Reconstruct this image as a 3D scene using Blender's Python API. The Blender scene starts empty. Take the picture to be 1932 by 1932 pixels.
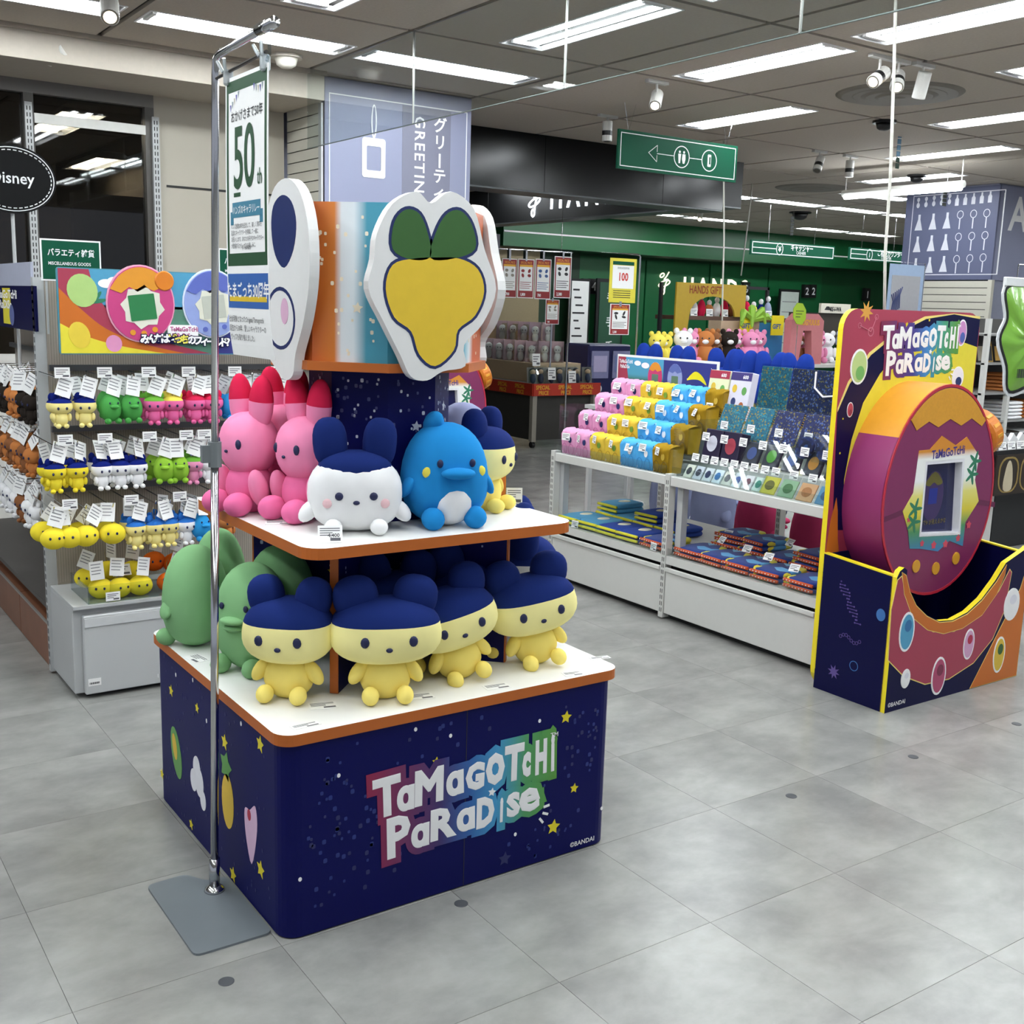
import bpy, math, random
from mathutils import Matrix, Vector
from mathutils.geometry import tessellate_polygon
SC = bpy.context.scene
COL = SC.collection
RND = random.Random(7)
PI = math.pi

# ---------------------------------------------------------------- camera
FPX, YAW, PITCH, ROLL, EYE = 2093.94, 0.6082, 0.1828, 0.0302, 1.6
_f = Vector((math.sin(YAW)*math.cos(PITCH), math.cos(YAW)*math.cos(PITCH), -math.sin(PITCH)))
_r = Vector((math.cos(YAW), -math.sin(YAW), 0))
_u = _r.cross(_f)
CR = _r*math.cos(ROLL) + _u*math.sin(ROLL)
CU = -_r*math.sin(ROLL) + _u*math.cos(ROLL)
CF = _f
cam_d = bpy.data.cameras.new('camera')
cam_d.sensor_width = 36; cam_d.sensor_fit = 'HORIZONTAL'
cam_d.lens = FPX/1932*36
cam_d.clip_start = 0.05; cam_d.clip_end = 200
cam = bpy.data.objects.new('camera', cam_d); COL.objects.link(cam)
cam.matrix_world = Matrix(((CR.x, CU.x, -CF.x, 0), (CR.y, CU.y, -CF.y, 0), (CR.z, CU.z, -CF.z, EYE), (0, 0, 0, 1)))
SC.camera = cam

# ---------------------------------------------------------------- world, exposure
w = bpy.data.worlds.new('world'); SC.world = w; w.use_nodes = True
bg = w.node_tree.nodes['Background']
bg.inputs[0].default_value = (0.80, 0.86, 1.0, 1); bg.inputs[1].default_value = 0.22
SC.view_settings.view_transform = 'Standard'
SC.view_settings.look = 'None'
SC.view_settings.gamma = 1
SC.view_settings.use_curve_mapping = False
SC.view_settings.exposure = 1.22
TUBE_STRENGTH = 26.0
SC.cycles.transparent_max_bounces = 20
SC.cycles.max_bounces = 6
SC.cycles.diffuse_bounces = 4
SC.cycles.glossy_bounces = 3
SC.cycles.adaptive_threshold = 0.02

# ---------------------------------------------------------------- helpers
def at_z(x, y, z):
    d = CF + CR*((x-966)/FPX) - CU*((y-966)/FPX); t = (z-EYE)/d.z
    return Vector((d.x*t, d.y*t, z))
def at_x(x, y, X):
    d = CF + CR*((x-966)/FPX) - CU*((y-966)/FPX); t = X/d.x
    return Vector((X, d.y*t, EYE+d.z*t))
def at_y(x, y, Y):
    d = CF + CR*((x-966)/FPX) - CU*((y-966)/FPX); t = Y/d.y
    return Vector((d.x*t, Y, EYE+d.z*t))
def pix(P):
    q = Vector(P)-Vector((0, 0, EYE)); d = q.dot(CF)
    return (966+FPX*q.dot(CR)/d, 966-FPX*q.dot(CU)/d, d)

def lin(c):
    return c/12.92 if c <= 0.04045 else ((c+0.055)/1.055)**2.4
def hexc(h):
    return tuple(lin(int(h[i:i+2], 16)/255) for i in (0, 2, 4))
MATS = {}
def mat(name, col='808080', rough=0.5, metal=0.0, var=0.06, scale=30, emit=0.0, sheen=0.0, bump=0.0, spec=0.5, coat=0.0, trans=0.0):
    if name in MATS: return MATS[name]
    m = bpy.data.materials.new(name); m.use_nodes = True
    nt = m.node_tree; b = nt.nodes['Principled BSDF']
    c = hexc(col) if isinstance(col, str) else col
    b.inputs['Roughness'].default_value = rough
    b.inputs['Metallic'].default_value = metal
    b.inputs['Specular IOR Level'].default_value = spec
    if coat: b.inputs['Coat Weight'].default_value = coat; b.inputs['Coat Roughness'].default_value = 0.08
    if sheen:
        b.inputs['Sheen Weight'].default_value = sheen; b.inputs['Sheen Roughness'].default_value = 0.4
        b.inputs['Sheen Tint'].default_value = (*[min(1, x*1.3+.05) for x in c], 1)
    if trans: b.inputs['Transmission Weight'].default_value = trans
    tc = nt.nodes.new('ShaderNodeTexCoord')
    n = nt.nodes.new('ShaderNodeTexNoise'); n.inputs['Scale'].default_value = scale; n.inputs['Detail'].default_value = 2
    nt.links.new(tc.outputs['Object'], n.inputs['Vector'])
    mx = nt.nodes.new('ShaderNodeMix'); mx.data_type = 'RGBA'
    mx.inputs[6].default_value = (*[x*(1-var) for x in c], 1)
    mx.inputs[7].default_value = (*[min(1, x*(1+var)) for x in c], 1)
    nt.links.new(n.outputs['Fac'], mx.inputs[0])
    nt.links.new(mx.outputs[2], b.inputs['Base Color'])
    if emit:
        nt.links.new(mx.outputs[2], b.inputs['Emission Color']); b.inputs['Emission Strength'].default_value = emit
    if bump:
        bp = nt.nodes.new('ShaderNodeBump'); bp.inputs['Strength'].default_value = bump; bp.inputs['Distance'].default_value = 0.002
        nt.links.new(n.outputs['Fac'], bp.inputs['Height']); nt.links.new(bp.outputs['Normal'], b.inputs['Normal'])
    MATS[name] = m
    return m
def glass(name, tint='ffffff', refl=0.10, rough=0.02):
    if name in MATS: return MATS[name]
    m = bpy.data.materials.new(name); m.use_nodes = True
    nt = m.node_tree; nt.nodes.clear()
    out = nt.nodes.new('ShaderNodeOutputMaterial')
    t = nt.nodes.new('ShaderNodeBsdfTransparent'); t.inputs[0].default_value = (*hexc(tint), 1)
    g = nt.nodes.new('ShaderNodeBsdfGlossy'); g.inputs['Roughness'].default_value = rough
    fr = nt.nodes.new('ShaderNodeLayerWeight'); fr.inputs['Blend'].default_value = 0.5
    pw = nt.nodes.new('ShaderNodeMath'); pw.operation = 'POWER'; pw.inputs[1].default_value = 4.0
    ad = nt.nodes.new('ShaderNodeMath'); ad.operation = 'MULTIPLY_ADD'; ad.inputs[1].default_value = .8; ad.inputs[2].default_value = refl*.35
    mx = nt.nodes.new('ShaderNodeMixShader')
    nt.links.new(fr.outputs['Facing'], pw.inputs[0]); nt.links.new(pw.outputs[0], ad.inputs[0]); nt.links.new(ad.outputs[0], mx.inputs[0])
    nt.links.new(t.outputs[0], mx.inputs[1]); nt.links.new(g.outputs[0], mx.inputs[2])
    nt.links.new(mx.outputs[0], out.inputs[0])
    MATS[name] = m
    return m
def ramp_mat(name, stops, axis=0, lo=0.0, hi=1.0, rough=0.45, const=False):
    """print whose ink runs from colour to colour along one object axis"""
    if name in MATS: return MATS[name]
    m = mat(name, 'ffffff', rough, var=0)
    nt = m.node_tree; b = nt.nodes['Principled BSDF']
    tc = nt.nodes.new('ShaderNodeTexCoord'); sp = nt.nodes.new('ShaderNodeSeparateXYZ')
    nt.links.new(tc.outputs['Object'], sp.inputs[0])
    mr = nt.nodes.new('ShaderNodeMapRange'); mr.inputs[1].default_value = lo; mr.inputs[2].default_value = hi
    nt.links.new(sp.outputs[axis], mr.inputs[0])
    cr = nt.nodes.new('ShaderNodeValToRGB'); e = cr.color_ramp.elements
    if const: cr.color_ramp.interpolation = 'CONSTANT'
    while len(e) < len(stops): e.new(0.5)
    for k, (p, c) in enumerate(stops): e[k].position = p; e[k].color = (*hexc(c), 1)
    nt.links.new(mr.outputs[0], cr.inputs[0]); nt.links.new(cr.outputs[0], b.inputs['Base Color'])
    return m
def patch_mat(name, cols, scale=18, rough=0.85):
    """woven or printed cloth with irregular colour patches"""
    if name in MATS: return MATS[name]
    m = mat(name, 'ffffff', rough, var=0, sheen=0.2)
    nt = m.node_tree; b = nt.nodes['Principled BSDF']
    tc = nt.nodes.new('ShaderNodeTexCoord')
    v = nt.nodes.new('ShaderNodeTexVoronoi'); v.inputs['Scale'].default_value = scale; v.inputs['Randomness'].default_value = 0.9
    nt.links.new(tc.outputs['Object'], v.inputs['Vector'])
    sp = nt.nodes.new('ShaderNodeSeparateColor'); nt.links.new(v.outputs['Color'], sp.inputs[0])
    cr = nt.nodes.new('ShaderNodeValToRGB'); cr.color_ramp.interpolation = 'CONSTANT'; e = cr.color_ramp.elements
    while len(e) < len(cols): e.new(0.5)
    for k, c in enumerate(cols): e[k].position = k/len(cols); e[k].color = (*hexc(c), 1)
    nt.links.new(sp.outputs[0], cr.inputs[0]); nt.links.new(cr.outputs[0], b.inputs['Base Color'])
    return m

def frameY(Y):   # wall facing -Y: u = X, v = Z, w towards the viewer
    return Matrix(((1, 0, 0, 0), (0, 0, -1, Y), (0, 1, 0, 0), (0, 0, 0, 1)))
def frameX(X):   # wall facing -X: u = -Y, v = Z
    return Matrix(((0, 0, -1, X), (-1, 0, 0, 0), (0, 1, 0, 0), (0, 0, 0, 1)))
FLAT = Matrix.Identity(4)
def T(x, y, z): return Matrix.Translation((x, y, z))
def RZ(a): return Matrix.Rotation(a, 4, 'Z')
def RX(a): return Matrix.Rotation(a, 4, 'X')
def RY(a): return Matrix.Rotation(a, 4, 'Y')
def S(x, y, z): return Matrix.Diagonal((x, y, z, 1))
def PY(pts, Y): return [(lambda q: (q.x, q.z))(at_y(a, b, Y)) for a, b in pts]
def PX(pts, X): return [(lambda q: (-q.y, q.z))(at_x(a, b, X)) for a, b in pts]

CH = {}
class MB:
    def __init__(s): s.v = []; s.f = []; s.m = []
    def add(s, vs, fs, M=None, mi=0):
        o = len(s.v)
        s.v += [tuple(M @ Vector(p)) if M is not None else tuple(p) for p in vs]
        s.f += [tuple(i+o for i in f) for f in fs]
        s.m += [mi]*len(fs) if isinstance(mi, int) else list(mi)
        return s
    def box(s, x0, x1, y0, y1, z0, z1, M=None, mi=0, bev=0.0):
        if bev > 0:
            return s.rbox(x0, x1, y0, y1, z0, z1, bev, M, mi)
        vs = [(x, y, z) for x in (x0, x1) for y in (y0, y1) for z in (z0, z1)]
        fs = [(0, 1, 3, 2), (4, 6, 7, 5), (0, 4, 5, 1), (2, 3, 7, 6), (0, 2, 6, 4), (1, 5, 7, 3)]
        return s.add(vs, fs, M, mi)
    def rbox(s, x0, x1, y0, y1, z0, z1, b, M=None, mi=0):
        """box with chamfered edges"""
        cx, cy, cz = (x0+x1)/2, (y0+y1)/2, (z0+z1)/2; hx, hy, hz = abs(x1-x0)/2, abs(y1-y0)/2, abs(z1-z0)/2
        b = min(b, hx*.98, hy*.98, hz*.98)
        idx = {}; vs = []
        for sx in (-1, 1):
            for sy in (-1, 1):
                for sz in (-1, 1):
                    for k, d in enumerate(((0, b, b), (b, 0, b), (b, b, 0))):
                        idx[(sx, sy, sz, k)] = len(vs)
                        vs.append((cx+sx*(hx-d[0]), cy+sy*(hy-d[1]), cz+sz*(hz-d[2])))
        fs = []
        def q(a): fs.append(tuple(a))
        for sg in (-1, 1):
            o = [(-1, -1), (1, -1), (1, 1), (-1, 1)]
            q([idx[(sg, a, c, 0)] for a, c in o][::sg])
            q([idx[(c, sg, a, 1)] for a, c in o][::sg])
            q([idx[(a, c, sg, 2)] for a, c in o][::sg])
        for a in (-1, 1):
            for c in (-1, 1):
                q([idx[(a, c, -1, 0)], idx[(a, c, -1, 1)], idx[(a, c, 1, 1)], idx[(a, c, 1, 0)]][::a*c])
                q([idx[(-1, a, c, 1)], idx[(-1, a, c, 2)], idx[(1, a, c, 2)], idx[(1, a, c, 1)]][::a*c])
                q([idx[(c, -1, a, 2)], idx[(c, -1, a, 0)], idx[(c, 1, a, 0)], idx[(c, 1, a, 2)]][::a*c])
                for e in (-1, 1):
                    q([idx[(a, c, e, k)] for k in (0, 1, 2)][::a*c*e])
        return s.add(vs, fs, M, mi)
    def prism(s, polys, w0, w1, M=None, mi=0, side=None):
        """outline (and holes) in u, v pushed from w0 to w1"""
        if not isinstance(polys[0][0], (tuple, list, Vector)): polys = [polys]
        flat = [p for q in polys for p in q]; n = len(flat)
        tri = tessellate_polygon([[Vector((p[0], p[1], 0)) for p in q] for q in polys])
        vs = [(p[0], p[1], w0) for p in flat] + [(p[0], p[1], w1) for p in flat]
        fs = []; ms = []
        sd = mi if side is None else side
        for a, b, c in tri:
            A = (flat[b][0]-flat[a][0])*(flat[c][1]-flat[a][1])-(flat[b][1]-flat[a][1])*(flat[c][0]-flat[a][0])
            t = (a, b, c) if A > 0 else (a, c, b)
            fs.append((t[0]+n, t[1]+n, t[2]+n)); ms.append(mi)
            fs.append((t[0], t[2], t[1])); ms.append(mi)
        o = 0
        for k, q in enumerate(polys):
            ar = sum(q[i][0]*q[(i+1) % len(q)][1]-q[(i+1) % len(q)][0]*q[i][1] for i in range(len(q)))
            for i in range(len(q)):
                j = (i+1) % len(q)
                f = (o+i, o+j, o+j+n, o+i+n)
                if (ar < 0) != (k > 0): f = f[::-1]
                fs.append(f); ms.append(sd)
            o += len(q)
        return s.add(vs, fs, M, ms)
    def tube(s, pts, r, n=8, M=None, mi=0):
        pts = [Vector(p) for p in pts]; vs = []; fs = []
        up = None
        for i, p in enumerate(pts):
            d = (pts[min(i+1, len(pts)-1)]-pts[max(i-1, 0)]).normalized()
            if up is None: up = Vector((0, 0, 1)) if abs(d.z) < .9 else Vector((1, 0, 0))
            a = d.cross(up).normalized(); b = d.cross(a).normalized(); up = -b if False else up
            rr = r[i] if isinstance(r, (list, tuple)) else r
            for k in range(n):
                t = 2*PI*k/n
                vs.append(p + a*(rr*math.cos(t)) + b*(rr*math.sin(t)))
        for i in range(len(pts)-1):
            for k in range(n):
                fs.append((i*n+k, i*n+(k+1) % n, (i+1)*n+(k+1) % n, (i+1)*n+k))
        fs.append(tuple(range(n))[::-1]); fs.append(tuple((len(pts)-1)*n+k for k in range(n)))
        return s.add(vs, fs, M, mi)
    def lathe(s, prof, n=20, M=None, mi=0):
        """prof: (radius, z) from the bottom up"""
        vs = []; fs = []; ms = []
        for r, z in prof:
            for k in range(n): vs.append((r*math.cos(2*PI*k/n), r*math.sin(2*PI*k/n), z))
        for i in range(len(prof)-1):
            for k in range(n):
                fs.append((i*n+k, i*n+(k+1) % n, (i+1)*n+(k+1) % n, (i+1)*n+k))
                ms.append(mi if isinstance(mi, int) else mi[i])
        fs.append(tuple(range(n))[::-1]); ms.append(mi if isinstance(mi, int) else mi[0])
        fs.append(tuple((len(prof)-1)*n+k for k in range(n))); ms.append(mi if isinstance(mi, int) else mi[-1])
        return s.add(vs, fs, M, ms)
    def blob(s, c, r, M=None, mi=0, n=20, k=12, e=1.0, cap=None, cap_mi=1, taper=0.0):
        """rounded pillow: e < 1 boxier; faces above height cap (-1..1) take cap_mi"""
        th = [-PI/2+PI*i/k for i in range(k+1)]
        if cap is not None:
            a = math.asin(cap); j = min(range(1, k), key=lambda i: abs(th[i]-a)); th[j] = a
        vs = []; fs = []; ms = []
        def pw(x, p): return math.copysign(abs(x)**p, x)
        for t in th:
            for q in range(n):
                p = 2*PI*q/n
                z = pw(math.sin(t), e); rr = pw(math.cos(t), e); tp = 1-taper*z
                vs.append((c[0]+r[0]*rr*pw(math.cos(p), e)*tp, c[1]+r[1]*rr*pw(math.sin(p), e)*tp, c[2]+r[2]*z))
        for i in range(k):
            for q in range(n):
                fs.append((i*n+q, i*n+(q+1) % n, (i+1)*n+(q+1) % n, (i+1)*n+q))
                ms.append(cap_mi if cap is not None and (th[i]+th[i+1])/2 > math.asin(cap) else mi)
        return s.add(vs, fs, M, ms)
    def build(s, name, mats, parent=None, smooth=False, key=None):
        me = bpy.data.meshes.new(name); me.from_pydata(s.v, [], s.f)
        mats = mats if isinstance(mats, (list, tuple)) else [mats]
        for m in mats: me.materials.append(m)
        if len(mats) > 1: me.polygons.foreach_set('material_index', s.m)
        if smooth: me.polygons.foreach_set('use_smooth', [True]*len(me.polygons))
        me.update()
        return link(name, me, parent)
def link(name, me, parent=None):
    o = bpy.data.objects.new(name, me); COL.objects.link(o)
    if parent is not None:
        o.parent = parent; CH.setdefault(parent.name, []).append(o)
        if parent.get('_w') == 1: o.matrix_parent_inverse = Matrix.Translation(-parent.location)
    return o
def stuff(o): o['kind'] = 'stuff'; return o
def tag(o, label, cat, group=None, kind=None):
    o['label'] = label; o['category'] = cat
    if group: o['group'] = group
    if kind: o['kind'] = kind
    return o
def thing(name, label, cat, loc=(0, 0, 0), rz=0.0, group=None, local=False, kind=None, rot=None):
    """Empty at the base; parts are modelled in world coordinates unless local"""
    o = bpy.data.objects.new(name, None); COL.objects.link(o); o.empty_display_size = 0.05
    o.location = loc
    o.rotation_euler = rot if rot else (0, 0, rz)
    if not local: o['_w'] = 1
    return tag(o, label, cat, group, kind)
def copy_tree(o, loc=None, rz=None, label=None, parent=None):
    c = o.copy(); COL.objects.link(c); c.parent = parent
    if loc is not None: c.location = loc
    if rz is not None: c.rotation_euler = (0, 0, rz)
    if label: c['label'] = label
    if parent is not None: CH.setdefault(parent.name, []).append(c)
    for ch in list(CH.get(o.name, ())):
        copy_tree(ch, parent=c)
    return c
def box(name, x0, x1, y0, y1, z0, z1, m, parent=None, bev=0.0):
    return MB().box(x0, x1, y0, y1, z0, z1, bev=bev).build(name, m, parent)

_TX = {}
def text_mesh(body, bold=0.0, fat=0.0, align='LEFT', spacing=1.0, res=2):
    k = (body, bold, fat, align, spacing, res)
    if k not in _TX:
        c = bpy.data.curves.new('txt', 'FONT'); c.body = body; c.resolution_u = res; c.offset = bold
        c.align_x = align; c.space_character = spacing
        if fat: c.bevel_depth = fat; c.bevel_resolution = 1
        o = bpy.data.objects.new('txt', c); me = bpy.data.meshes.new_from_object(o)
        _TX[k] = ([tuple(v.co) for v in me.vertices], [tuple(p.vertices) for p in me.polygons])
        bpy.data.objects.remove(o); bpy.data.curves.remove(c); bpy.data.meshes.remove(me)
    return _TX[k]
def add_text(mb, body, size, M, u, v, w=0.001, bold=0.0, fat=0.0, align='LEFT', sx=1.0, rot=0.0, mi=0, spacing=1.0, res=2):
    vs, fs = text_mesh(body, bold, fat, align, spacing, res)
    zf = (0.0006/max(fat, 1e-6)/size) if fat else 1
    mb.add(vs, fs, M @ T(u, v, w) @ RZ(rot) @ S(size*sx, size, size*zf), mi)
    return mb
def star(cx, cy, r, a=0.0, inner=0.5, n=5):
    return [(cx+(r if i % 2 == 0 else r*inner)*math.sin(PI*i/n+a), cy+(r if i % 2 == 0 else r*inner)*math.cos(PI*i/n+a)) for i in range(2*n)]
def disc(cx, cy, rx, ry=None, n=20, a=0.0):
    ry = ry or rx
    return [(cx+rx*math.cos(2*PI*i/n)*math.cos(a)-ry*math.sin(2*PI*i/n)*math.sin(a), cy+rx*math.cos(2*PI*i/n)*math.sin(a)+ry*math.sin(2*PI*i/n)*math.cos(a)) for i in range(n)]
def rrect(x0, x1, y0, y1, r, n=5):
    out = []
    for cx, cy, a0 in ((x1-r, y1-r, 0), (x0+r, y1-r, 90), (x0+r, y0+r, 180), (x1-r, y0+r, 270)):
        for i in range(n+1):
            a = math.radians(a0+90*i/n); out.append((cx+r*math.cos(a), cy+r*math.sin(a)))
    return out
def spline(pts, n=4, closed=True):
    """smooth outline through the points (Catmull-Rom)"""
    out = []; L = len(pts)
    rng = range(L) if closed else range(L-1)
    for i in rng:
        p0, p1, p2, p3 = (pts[(i+d) % L] if closed else pts[max(0, min(L-1, i+d))] for d in (-1, 0, 1, 2))
        for k in range(n):
            t = k/n
            out.append(tuple(0.5*(2*p1[c]+(p2[c]-p0[c])*t+(2*p0[c]-5*p1[c]+4*p2[c]-p3[c])*t*t+(3*p1[c]-p0[c]-3*p2[c]+p3[c])*t**3) for c in (0, 1)))
    if not closed: out.append(tuple(pts[-1]))
    return out
def offset_poly(pts, d):
    n = len(pts); out = []
    ar = sum(pts[i][0]*pts[(i+1) % n][1]-pts[(i+1) % n][0]*pts[i][1] for i in range(n))
    s = 1 if ar > 0 else -1
    for i in range(n):
        a = Vector(pts[i-1]); b = Vector(pts[i]); c = Vector(pts[(i+1) % n])
        e1 = (b-a).normalized(); e2 = (c-b).normalized()
        nn = Vector((e1.y+e2.y, -(e1.x+e2.x)))
        if nn.length < 1e-6: nn = Vector((e1.y, -e1.x))
        nn.normalize()
        out.append((b.x+nn.x*d*s, b.y+nn.y*d*s))
    return out
ORD = ['first', 'second', 'third', 'fourth', 'fifth', 'sixth', 'seventh', 'eighth', 'ninth', 'tenth', 'eleventh', 'twelfth', 'thirteenth', 'fourteenth', 'fifteenth', 'sixteenth', 'seventeenth', 'eighteenth']

# ---------------------------------------------------------------- common materials
WHITE = mat('white_laminate', 'e6e6e3', 0.4, var=.02)
PAPER = mat('white_paper', 'ececea', 0.6, var=.02)
INK = mat('dark_ink', '26262a', 0.6, var=.1)
GREYINK = mat('grey_ink', '85868a', 0.6, var=.1)
STEEL = mat('painted_steel', 'cbcbc6', 0.42, var=.02)
GREYSTEEL = mat('grey_steel', 'b4b6b6', 0.42, var=.03, scale=6)
CHROME = mat('chrome', 'c8c9cb', 0.16, metal=1, var=.03)
BLACK = mat('black_plastic', '121214', 0.4, var=.1)
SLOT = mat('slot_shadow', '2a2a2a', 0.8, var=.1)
NAVY = mat('navy_print', '080c50', 0.45, var=.06, scale=8, spec=.15)
ORANGE = mat('orange_edge', 'b55f1c', 0.45, var=.05)
YEL = mat('yellow_ink', 'e2d21e', 0.45, var=.03)
WHITEINK = mat('white_ink', 'f0f0f0', 0.5, var=.02)
CLEAR = glass('clear_acrylic', 'f4f8f8', 0.10)
GREENSIGN = mat('green_sign', '14503a', 0.55, var=.04, spec=.12)

# ================================================================ FLOOR
def floor_mat():
    m = bpy.data.materials.new('floor_tile_vinyl'); m.use_nodes = True
    nt = m.node_tree; b = nt.nodes['Principled BSDF']
    geo = nt.nodes.new('ShaderNodeNewGeometry'); oi = nt.nodes.new('ShaderNodeObjectInfo')
    mp = nt.nodes.new('ShaderNodeMapping'); mp.inputs['Scale'].default_value = (1.0, 1.4, 1)
    add = nt.nodes.new('ShaderNodeVectorMath'); add.operation = 'ADD'
    sc = nt.nodes.new('ShaderNodeVectorMath'); sc.operation = 'SCALE'; sc.inputs['Scale'].default_value = 1.3
    nt.links.new(oi.outputs['Random'], sc.inputs[0])
    nt.links.new(geo.outputs['Position'], add.inputs[0]); nt.links.new(sc.outputs[0], add.inputs[1])
    nt.links.new(add.outputs[0], mp.inputs[0])
    n1 = nt.nodes.new('ShaderNodeTexNoise'); n1.inputs['Scale'].default_value = 3.4; n1.inputs['Detail'].default_value = 8; n1.inputs['Roughness'].default_value = .62; n1.inputs['Distortion'].default_value = .15
    nt.links.new(mp.outputs[0], n1.inputs['Vector'])
    cr = nt.nodes.new('ShaderNodeValToRGB'); e = cr.color_ramp.elements
    e[0].position = .30; e[0].color = (*hexc('7b7b78'), 1); e[1].position = .72; e[1].color = (*hexc('9b9b97'), 1)
    nt.links.new(n1.outputs['Fac'], cr.inputs[0]); nt.links.new(cr.outputs[0], b.inputs['Base Color'])
    mr = nt.nodes.new('ShaderNodeMapRange'); mr.inputs[3].default_value = .22; mr.inputs[4].default_value = .27
    nt.links.new(n1.outputs['Fac'], mr.inputs[0]); nt.links.new(mr.outputs[0], b.inputs['Roughness'])
    b.inputs['Specular IOR Level'].default_value = .55
    return m
FLOOR = floor_mat()
floor = tag(box('floor', -7, 22, -6, 16.6, -0.06, -0.004, mat('joint_grey', '6f706c', .7)), 'grey marbled vinyl tile floor of the shop', 'floor', kind='structure')
TX, TY, FX, FY = 0.5036, 0.494, 2.0138, 1.9088
cells = []
for i in range(-17, 39):
    for j in range(-15, 29):
        x0, y0 = FX+i*TX, FY+j*TY
        px = pix((x0+TX/2, y0+TY/2, 0)) if (x0*CF.x+y0*CF.y) > .6 else (-9999, 0, 0)
        vis = -150 < px[0] < 2082 and 400 < px[1] < 2120
        cells.append((math.hypot(x0, y0) if vis else 999, x0, y0))
cells.sort()
tm = MB().box(0.0006, TX-.0006, 0.0006, TY-.0006, -.004, 0).build('floor_tile', FLOOR, floor); tile_me = tm.data
tm.location = (cells[0][1], cells[0][2], 0)
for d, x0, y0 in cells[1:290]:
    o = link('floor_tile', tile_me, floor); o.location = (x0, y0, 0)
rest = MB()
for d, x0, y0 in cells[290:]: rest.box(x0+.0006, x0+TX-.0006, y0+.0006, y0+TY-.0006, -.004, 0)
o = rest.build('floor_tile_field', FLOOR, floor); o['kind'] = 'stuff'
for k, (x, y, lab) in enumerate([(870, 1705, 'at the foot of the blue plush display'), (427, 1852, 'near the grey banner stand plate'), (1493, 1502, 'on open floor between display and egg booth'), (1723, 1428, 'in front of the egg booth panel'), (1918, 1366, 'at the far right floor edge')]):
    p = at_z(x, y, 0)
    o = MB().lathe([(.019, 0), (.019, .0012), (.0175, .0018)], 20, T(p.x, p.y, 0)).build('floor_marker', mat('marker_grey', '43464a', .6))
    tag(o, 'round grey floor marker sticker ' + lab, 'floor marker', 'floor marker dots')

# ================================================================ CEILING
ZC = 3.1
AX, AY, OX, OY = 1.345, 1.42, 3.24, 5.77
def ceil_mat():
    m = mat('ceiling_board', 'bcb3a7', .9, var=.10, scale=60, bump=.5, spec=.2)
    return m
CEIL = ceil_mat()
ceiling = tag(box('ceiling', -7, 22, -6, 16.6, ZC+.02, ZC+.08, mat('ceiling_joint', '3c3936', .8)), 'grey acoustic panel ceiling with dark joints', 'ceiling', kind='structure')
def cell(k, j): return OX+k*AX, OY+j*AY
lights = {}      # (k, j) -> direction
for k, j, d in [(-2, 0, 'x'), (-1, 0, 'x'), (0, 0, 'x'), (-1, -1, 'y'), (0, -1, 'y'), (1, -1, 'y'), (3, -1, 'y'), (2, 0, 'y'), (4, 0, 'y'), (5, 1, 'y'), (6, -1, 'y'), (6, 2, 'x'), (7, 2, 'x'),
                (5, 3, 'x'), (6, 3, 'x'), (7, 3, 'x'), (8, 3, 'x'), (9, 3, 'x'), (6, 5, 'x'), (7, 5, 'x'), (9, 5, 'x'), (10, 5, 'x'), (8, 1, 'y'), (5, 5, 'x'), (3, 2, 'x'), (3, 4, 'x'), (8, -1, 'y'), (10, 0, 'y'), (10, 2, 'x')]:
    lights[(k, j)] = d
for j in (-2, -3, -4, -5):  # added light rows overhead and behind the camera, dense for more front light
    for k in range(-4, 6):
        if (k + (j % 2)) % 2 == 0 or j > -4: lights[(k, j)] = 'y'
for k in (-3, -4): lights[(k, -1)] = 'y'
LW, LL = .30, 1.22
pan = MB().box(.017, AX-.017, .017, AY-.017, 0, .02).build('ceiling_panel', CEIL, ceiling)
def lit_panel(d):
    if d == 'x': hole = [(AX/2-LL/2, AY/2-LW/2), (AX/2+LL/2, AY/2-LW/2), (AX/2+LL/2, AY/2+LW/2), (AX/2-LL/2, AY/2+LW/2)]
    else: hole = [(AX/2-LW/2, AY/2-LL/2), (AX/2+LW/2, AY/2-LL/2), (AX/2+LW/2, AY/2+LL/2), (AX/2-LW/2, AY/2+LL/2)]
    mb = MB(); mb.prism([[(.017, .017), (AX-.017, .017), (AX-.017, AY-.017), (.017, AY-.017)], hole], 0, .02)
    return mb
lp = {}
first = True
for k in range(-7, 14):
    for j in range(-8, 7):
        x, y = cell(k, j)
        if j >= 1 and x < 3.2: continue
        if x > 21 or y > 15.4: continue
        d = lights.get((k, j))
        if d:
            if d not in lp:
                o = lit_panel(d).build('ceiling_panel', CEIL, ceiling); lp[d] = o.data
            else: o = link('ceiling_panel', lp[d], ceiling)
        elif first: o = pan; first = False
        else: o = link('ceiling_panel', pan.data, ceiling)
        o.location = (x, y, ZC)
TUBE = mat('fluorescent_tube', (0.92, 0.97, 1.0), .4, emit=TUBE_STRENGTH, var=0)
TROF = mat('light_trough_white', 'f2f2f2', .5, var=.02)
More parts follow.
